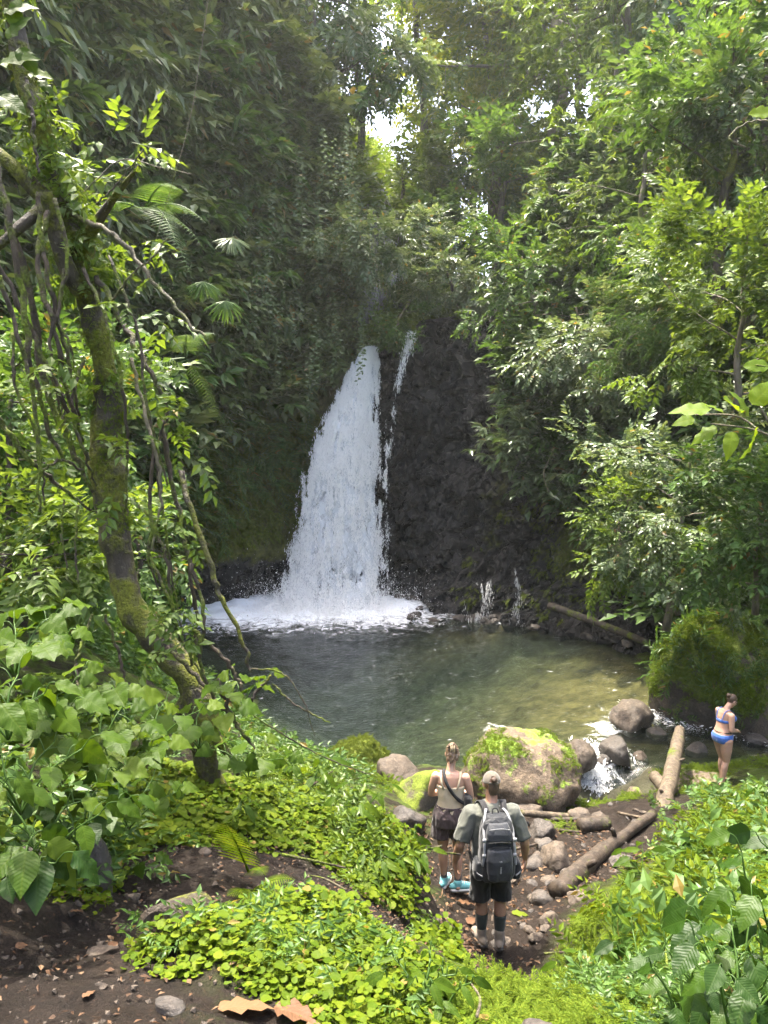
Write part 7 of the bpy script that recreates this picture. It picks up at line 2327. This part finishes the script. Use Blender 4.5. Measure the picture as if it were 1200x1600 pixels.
# tank top with thin shoulder straps
g = Geo()
g.add(*rings([(0.93, 0, 0, 0.172, 0.128), (1.0, 0, 0, 0.158, 0.116), (1.07, 0, 0.0, 0.142, 0.106), (1.17, 0, 0.005, 0.151, 0.111), (1.235, 0, 0.012, 0.162, 0.114)]))
tk = link('tank_top', fuse(g, 0.008, 2, 'tank_top', 0.005), M['tank'], wom)
for sg in (-1, 1):
    g = Geo()
    V, Q = strap([(sg * 0.075, -0.10, 1.22), (sg * 0.092, -0.104, 1.28), (sg * 0.105, -0.07, 1.35), (sg * 0.108, -0.005, 1.385), (sg * 0.105, 0.07, 1.34), (sg * 0.09, 0.118, 1.25), (sg * 0.08, 0.124, 1.21)], 0.011, 0.004,
                 [(0, -1, 0), (0, -1, 0.2), (0, -0.7, 1), (0, 0, 1), (0, 0.7, 1), (0, 1, 0.2), (0, 1, 0)], 26)
    g.add(V, Q)
    g.build('top_strap', M['tank'], tk)
# shorts
g = Geo()
g.add(*rings([(0.78, 0, 0, 0.19, 0.145), (0.88, 0, 0, 0.198, 0.15), (0.95, 0, 0, 0.178, 0.132), (1.0, 0, 0, 0.152, 0.114)]))
for sg in (-1, 1):
    g.add(*tube(resample([(sg * 0.092, 0, 0.84), (sg * 0.1, 0.01, 0.72), (sg * 0.105, 0.015, 0.63)], 8), [0.11, 0.11, 0.112], 20))
link('shorts', fuse(g, 0.009, 1, 'shorts', 0.009, (16, 16, 3)), M['shorts_plum'], wom)
g = Geo()
V, Q = strap([(math.cos(a) * 0.158, math.sin(a) * 0.12, 0.995) for a in np.linspace(0, 2 * math.pi, 13)], 0.016, 0.004, [(math.cos(a), math.sin(a), 0) for a in np.linspace(0, 2 * math.pi, 13)], 40)
g.add(V, Q)
g.build('waistband', M['shorts_plum'], wom)
for sg in (-1, 1):
    an = np.array([sg * 0.08 + 0.01, -0.01 if sg > 0 else 0.06, 0.09])
    kn = np.array([sg * 0.085, 0.04, 0.48])
    g = Geo()
    g.add(*tube(resample([kn * 0.42 + an * 0.58, (kn * 0.2 + an * 0.8), an + [0, 0, -0.03]], 9), [0.047, 0.043, 0.04, 0.046], 16))
    g.build('sock', M['sock_grey'], wom)
    g, gs = Geo(), Geo()
    shoe(g, gs, an, an + ([0.22, 0.06, 0] if sg > 0 else [0.05, 0.2, 0]), 0.98, 0.02)
    b = link('shoe', fuse(g, 0.007, 2, 'shoe'), M['shoe_teal'], wom)
    gs.build('sole', M['sole_white'], b)
    g = Geo()
    d = unit(np.array([0.22, 0.06, 0]) if sg > 0 else np.array([0.05, 0.2, 0]))
    sd = np.array([-d[1], d[0], 0])
    for k in range(4):
        c = an + d * (0.045 + 0.025 * k) + [0, 0, 0.028 - 0.009 * k]
        V, Q = strap([c - sd * 0.028 - [0, 0, 0.012], c + [0, 0, 0.006], c + sd * 0.028 - [0, 0, 0.012]], 0.004, 0.004, [(-sd[0], -sd[1], 1), (0, 0, 1), (sd[0], sd[1], 1)], 8)
        g.add(V, Q)
    o = g.build('laces', M['sole_white'], b)
    o['kind'] = 'stuff'
# her sling bag
sb = empty('sling_bag', wb, 'black sling bag worn across the back by the person in the tank top', 'bag', rot=(0, 0, math.radians(-8)))
sb.scale = (1.04,) * 3
g = Geo()
V, Q = strap([(-0.055, 0.09, 1.36), (-0.075, 0.0, 1.40), (-0.068, -0.075, 1.36), (-0.03, -0.122, 1.28), (0.03, -0.128, 1.19), (0.1, -0.115, 1.11), (0.16, -0.07, 1.06), (0.185, 0.02, 1.04), (0.12, 0.125, 1.1), (0.0, 0.14, 1.22), (-0.055, 0.105, 1.34)], 0.018, 0.005,
             [(0, 0.6, 1), (0, 0, 1), (0, -0.7, 0.8), (0, -1, 0.1), (0.2, -1, 0), (0.6, -1, 0), (1, -0.4, 0), (1, 0, 0), (0.6, 1, 0), (0, 1, 0), (0, 1, 0.5)], 48)
g.add(V, Q)
g.build('strap', M['strap_dark'], sb)
g = Geo()
g.add(*pack_block([(0.99, 0.185, -0.045, 0.03, 0.055), (1.01, 0.192, -0.045, 0.042, 0.075), (1.07, 0.196, -0.04, 0.048, 0.085), (1.13, 0.19, -0.04, 0.04, 0.075), (1.15, 0.18, -0.04, 0.025, 0.05)]))
pc = link('pouch', fuse(g, 0.007, 3, 'pouch'), M['strap_dark'], sb)
g = Geo()
g.add(*tube(resample([(0.225, -0.1, 1.10), (0.245, -0.04, 1.115), (0.23, 0.03, 1.10)], 10), [0.004, 0.004], 5))
g.build('zip', M['pack_light'], pc)

# ---------------------------------------------------------------- the bathing woman on the flat rock (seen from the side)
bb = at(1128, 1222, 13.4)
_v = WOMAN_ROCK[0]
_m = np.linalg.norm(_v[:, :2] - bb[:2], axis=1) < 0.2
bb[2] = max(float(_v[_m][:, 2].max()) if _m.any() else 0.35, 0.33)
bt = empty('person', bb, 'person in a blue bikini standing barefoot on a rock, head bent', 'person', rot=(0, 0, math.radians(-74)))
g = Geo()
hdb = head(g, (0.0, 0.14, 1.47), 0.95, 0.0, math.radians(-38))
g.add(*rounded([(0, 0.01, 1.29), (0.0, 0.055, 1.36), (0.0, 0.1, 1.42)], [0.058, 0.05, 0.046], 14))
g.add(*rings([(0.76, 0, -0.02, 0.16, 0.125), (0.86, 0, -0.03, 0.178, 0.15), (0.95, 0, -0.015, 0.16, 0.135), (1.03, 0, 0.005, 0.14, 0.125), (1.12, 0, 0.01, 0.14, 0.115), (1.22, 0, 0.02, 0.15, 0.118), (1.29, 0, 0.01, 0.148, 0.085), (1.335, 0, 0.015, 0.085, 0.06)]))
for sg in (-1, 1):
    g.add(*ell((sg * 0.07, 0.115, 1.18), (0.062, 0.055, 0.062)))
    shd = np.array([sg * 0.165, 0.01, 1.27])
    elb = np.array([sg * 0.2, -0.01 if sg > 0 else 0.06, 1.03])
    wri = np.array([sg * 0.1, 0.2, 0.965])
    g.add(*rounded([shd, (shd + elb) / 2, elb], [0.054, 0.048, 0.04], 14))
    g.add(*rounded([elb, elb * 0.6 + wri * 0.4, wri], [0.041, 0.039, 0.025], 14))
    hand(g, wri, (-sg * 0.65, 0.5, -0.1), (0, -0.4, -0.8), -sg, 0.88, 0.7)
    hip = np.array([sg * 0.09, -0.02, 0.82])
    kn = np.array([sg * 0.085, 0.06 if sg < 0 else 0.0, 0.44])
    an = np.array([sg * 0.08, 0.06 if sg < 0 else -0.06, 0.075])
    g.add(*rounded([hip, (hip + kn) / 2, kn], [0.112, 0.092, 0.056], 16))
    g.add(*rounded([kn, kn * 0.68 + an * 0.32 + [0, -0.015, 0], an], [0.054, 0.057, 0.034], 16))
    g.add(*rounded([an + [0, -0.025, -0.04], an + [sg * 0.012, 0.07, -0.045], an + [sg * 0.022, 0.135, -0.055]], [0.032, 0.034, 0.022], 12))
    for k in range(5):
        g.add(*rounded([an + [sg * (0.02 + (k - 2) * 0.014), 0.135, -0.058], an + [sg * (0.022 + (k - 2) * 0.016), 0.17 - 0.008 * abs(k - 1), -0.064]], [0.011, 0.008], 7))
link('body', fuse(g, 0.0075, 4, 'body'), M['skin_tan'], bt)
eyes(bt, hdb)
g = Geo()
for s_ in (ell((0, -0.02, 0.035), (0.08, 0.1, 0.094)), ell((0, -0.12, 0.045), (0.045, 0.045, 0.045))):
    g.add(hdb(s_[0]), None, s_[2])
link('hair', fuse(g, 0.006, 1, 'hair'), M['hair_brown'], bt)
g = Geo()
g.add(*rings([(0.77, 0, -0.022, 0.172, 0.138), (0.82, 0, -0.027, 0.184, 0.155), (0.88, 0, -0.028, 0.187, 0.16), (0.925, 0, -0.02, 0.176, 0.15)]))
link('bikini_bottom', fuse(g, 0.008, 1, 'bikini_bottom'), M['bikini'], bt)
g = Geo()
g.add(*rings([(1.125, 0, 0.01, 0.146, 0.122), (1.15, 0, 0.012, 0.15, 0.125), (1.175, 0, 0.015, 0.152, 0.124)]))
for sg in (-1, 1):
    g.add(*ell((sg * 0.07, 0.12, 1.185), (0.067, 0.058, 0.066)))
tp_ = link('bikini_top', fuse(g, 0.007, 2, 'bikini_top'), M['bikini'], bt)
for sg in (-1, 1):
    g = Geo()
    V, Q = strap([(sg * 0.08, 0.14, 1.24), (sg * 0.095, 0.09, 1.31), (sg * 0.09, 0.02, 1.345), (sg * 0.085, -0.06, 1.31), (sg * 0.07, -0.11, 1.17)], 0.008, 0.004, [(0, 1, 0.3), (0, 0.7, 1), (0, 0, 1), (0, -0.8, 0.8), (0, -1, 0)], 20)
    g.add(V, Q)
    g.build('top_strap', M['bikini'], tp_)
g = Geo()
an_ = np.linspace(0, 2 * math.pi, 13)
V, Q = strap([(math.cos(a) * 0.16, -0.005 + math.sin(a) * 0.14, 0.965 + 0.01 * math.sin(a)) for a in an_], 0.012, 0.006, [(math.cos(a), math.sin(a), 0) for a in an_], 40)
g.add(V, Q)
g.build('waist_strap', M['strap_dark'], bt)
# ================================================================== THE AIR: humid haze in the gorge
hz = bpy.data.meshes.new('haze')
bm = bmesh.new()
bmesh.ops.create_cube(bm, size=1.0)
bmesh.ops.scale(bm, vec=(700, 680, 62), verts=bm.verts)
bmesh.ops.translate(bm, vec=(0, 30, 27), verts=bm.verts)
bm.to_mesh(hz)
bm.free()
m = Mat('humid_air')
pv = m.n('ShaderNodeVolumePrincipled')
pv.inputs['Color'].default_value = (0.93, 0.97, 0.95, 1)
pv.inputs['Density'].default_value = HAZE
pv.inputs['Anisotropy'].default_value = 0.35
m.l(pv.outputs[0], m.out.inputs['Volume'])
tag(link('haze', hz, m.m), 'humid haze hanging in the gorge', 'haze', kind='stuff')
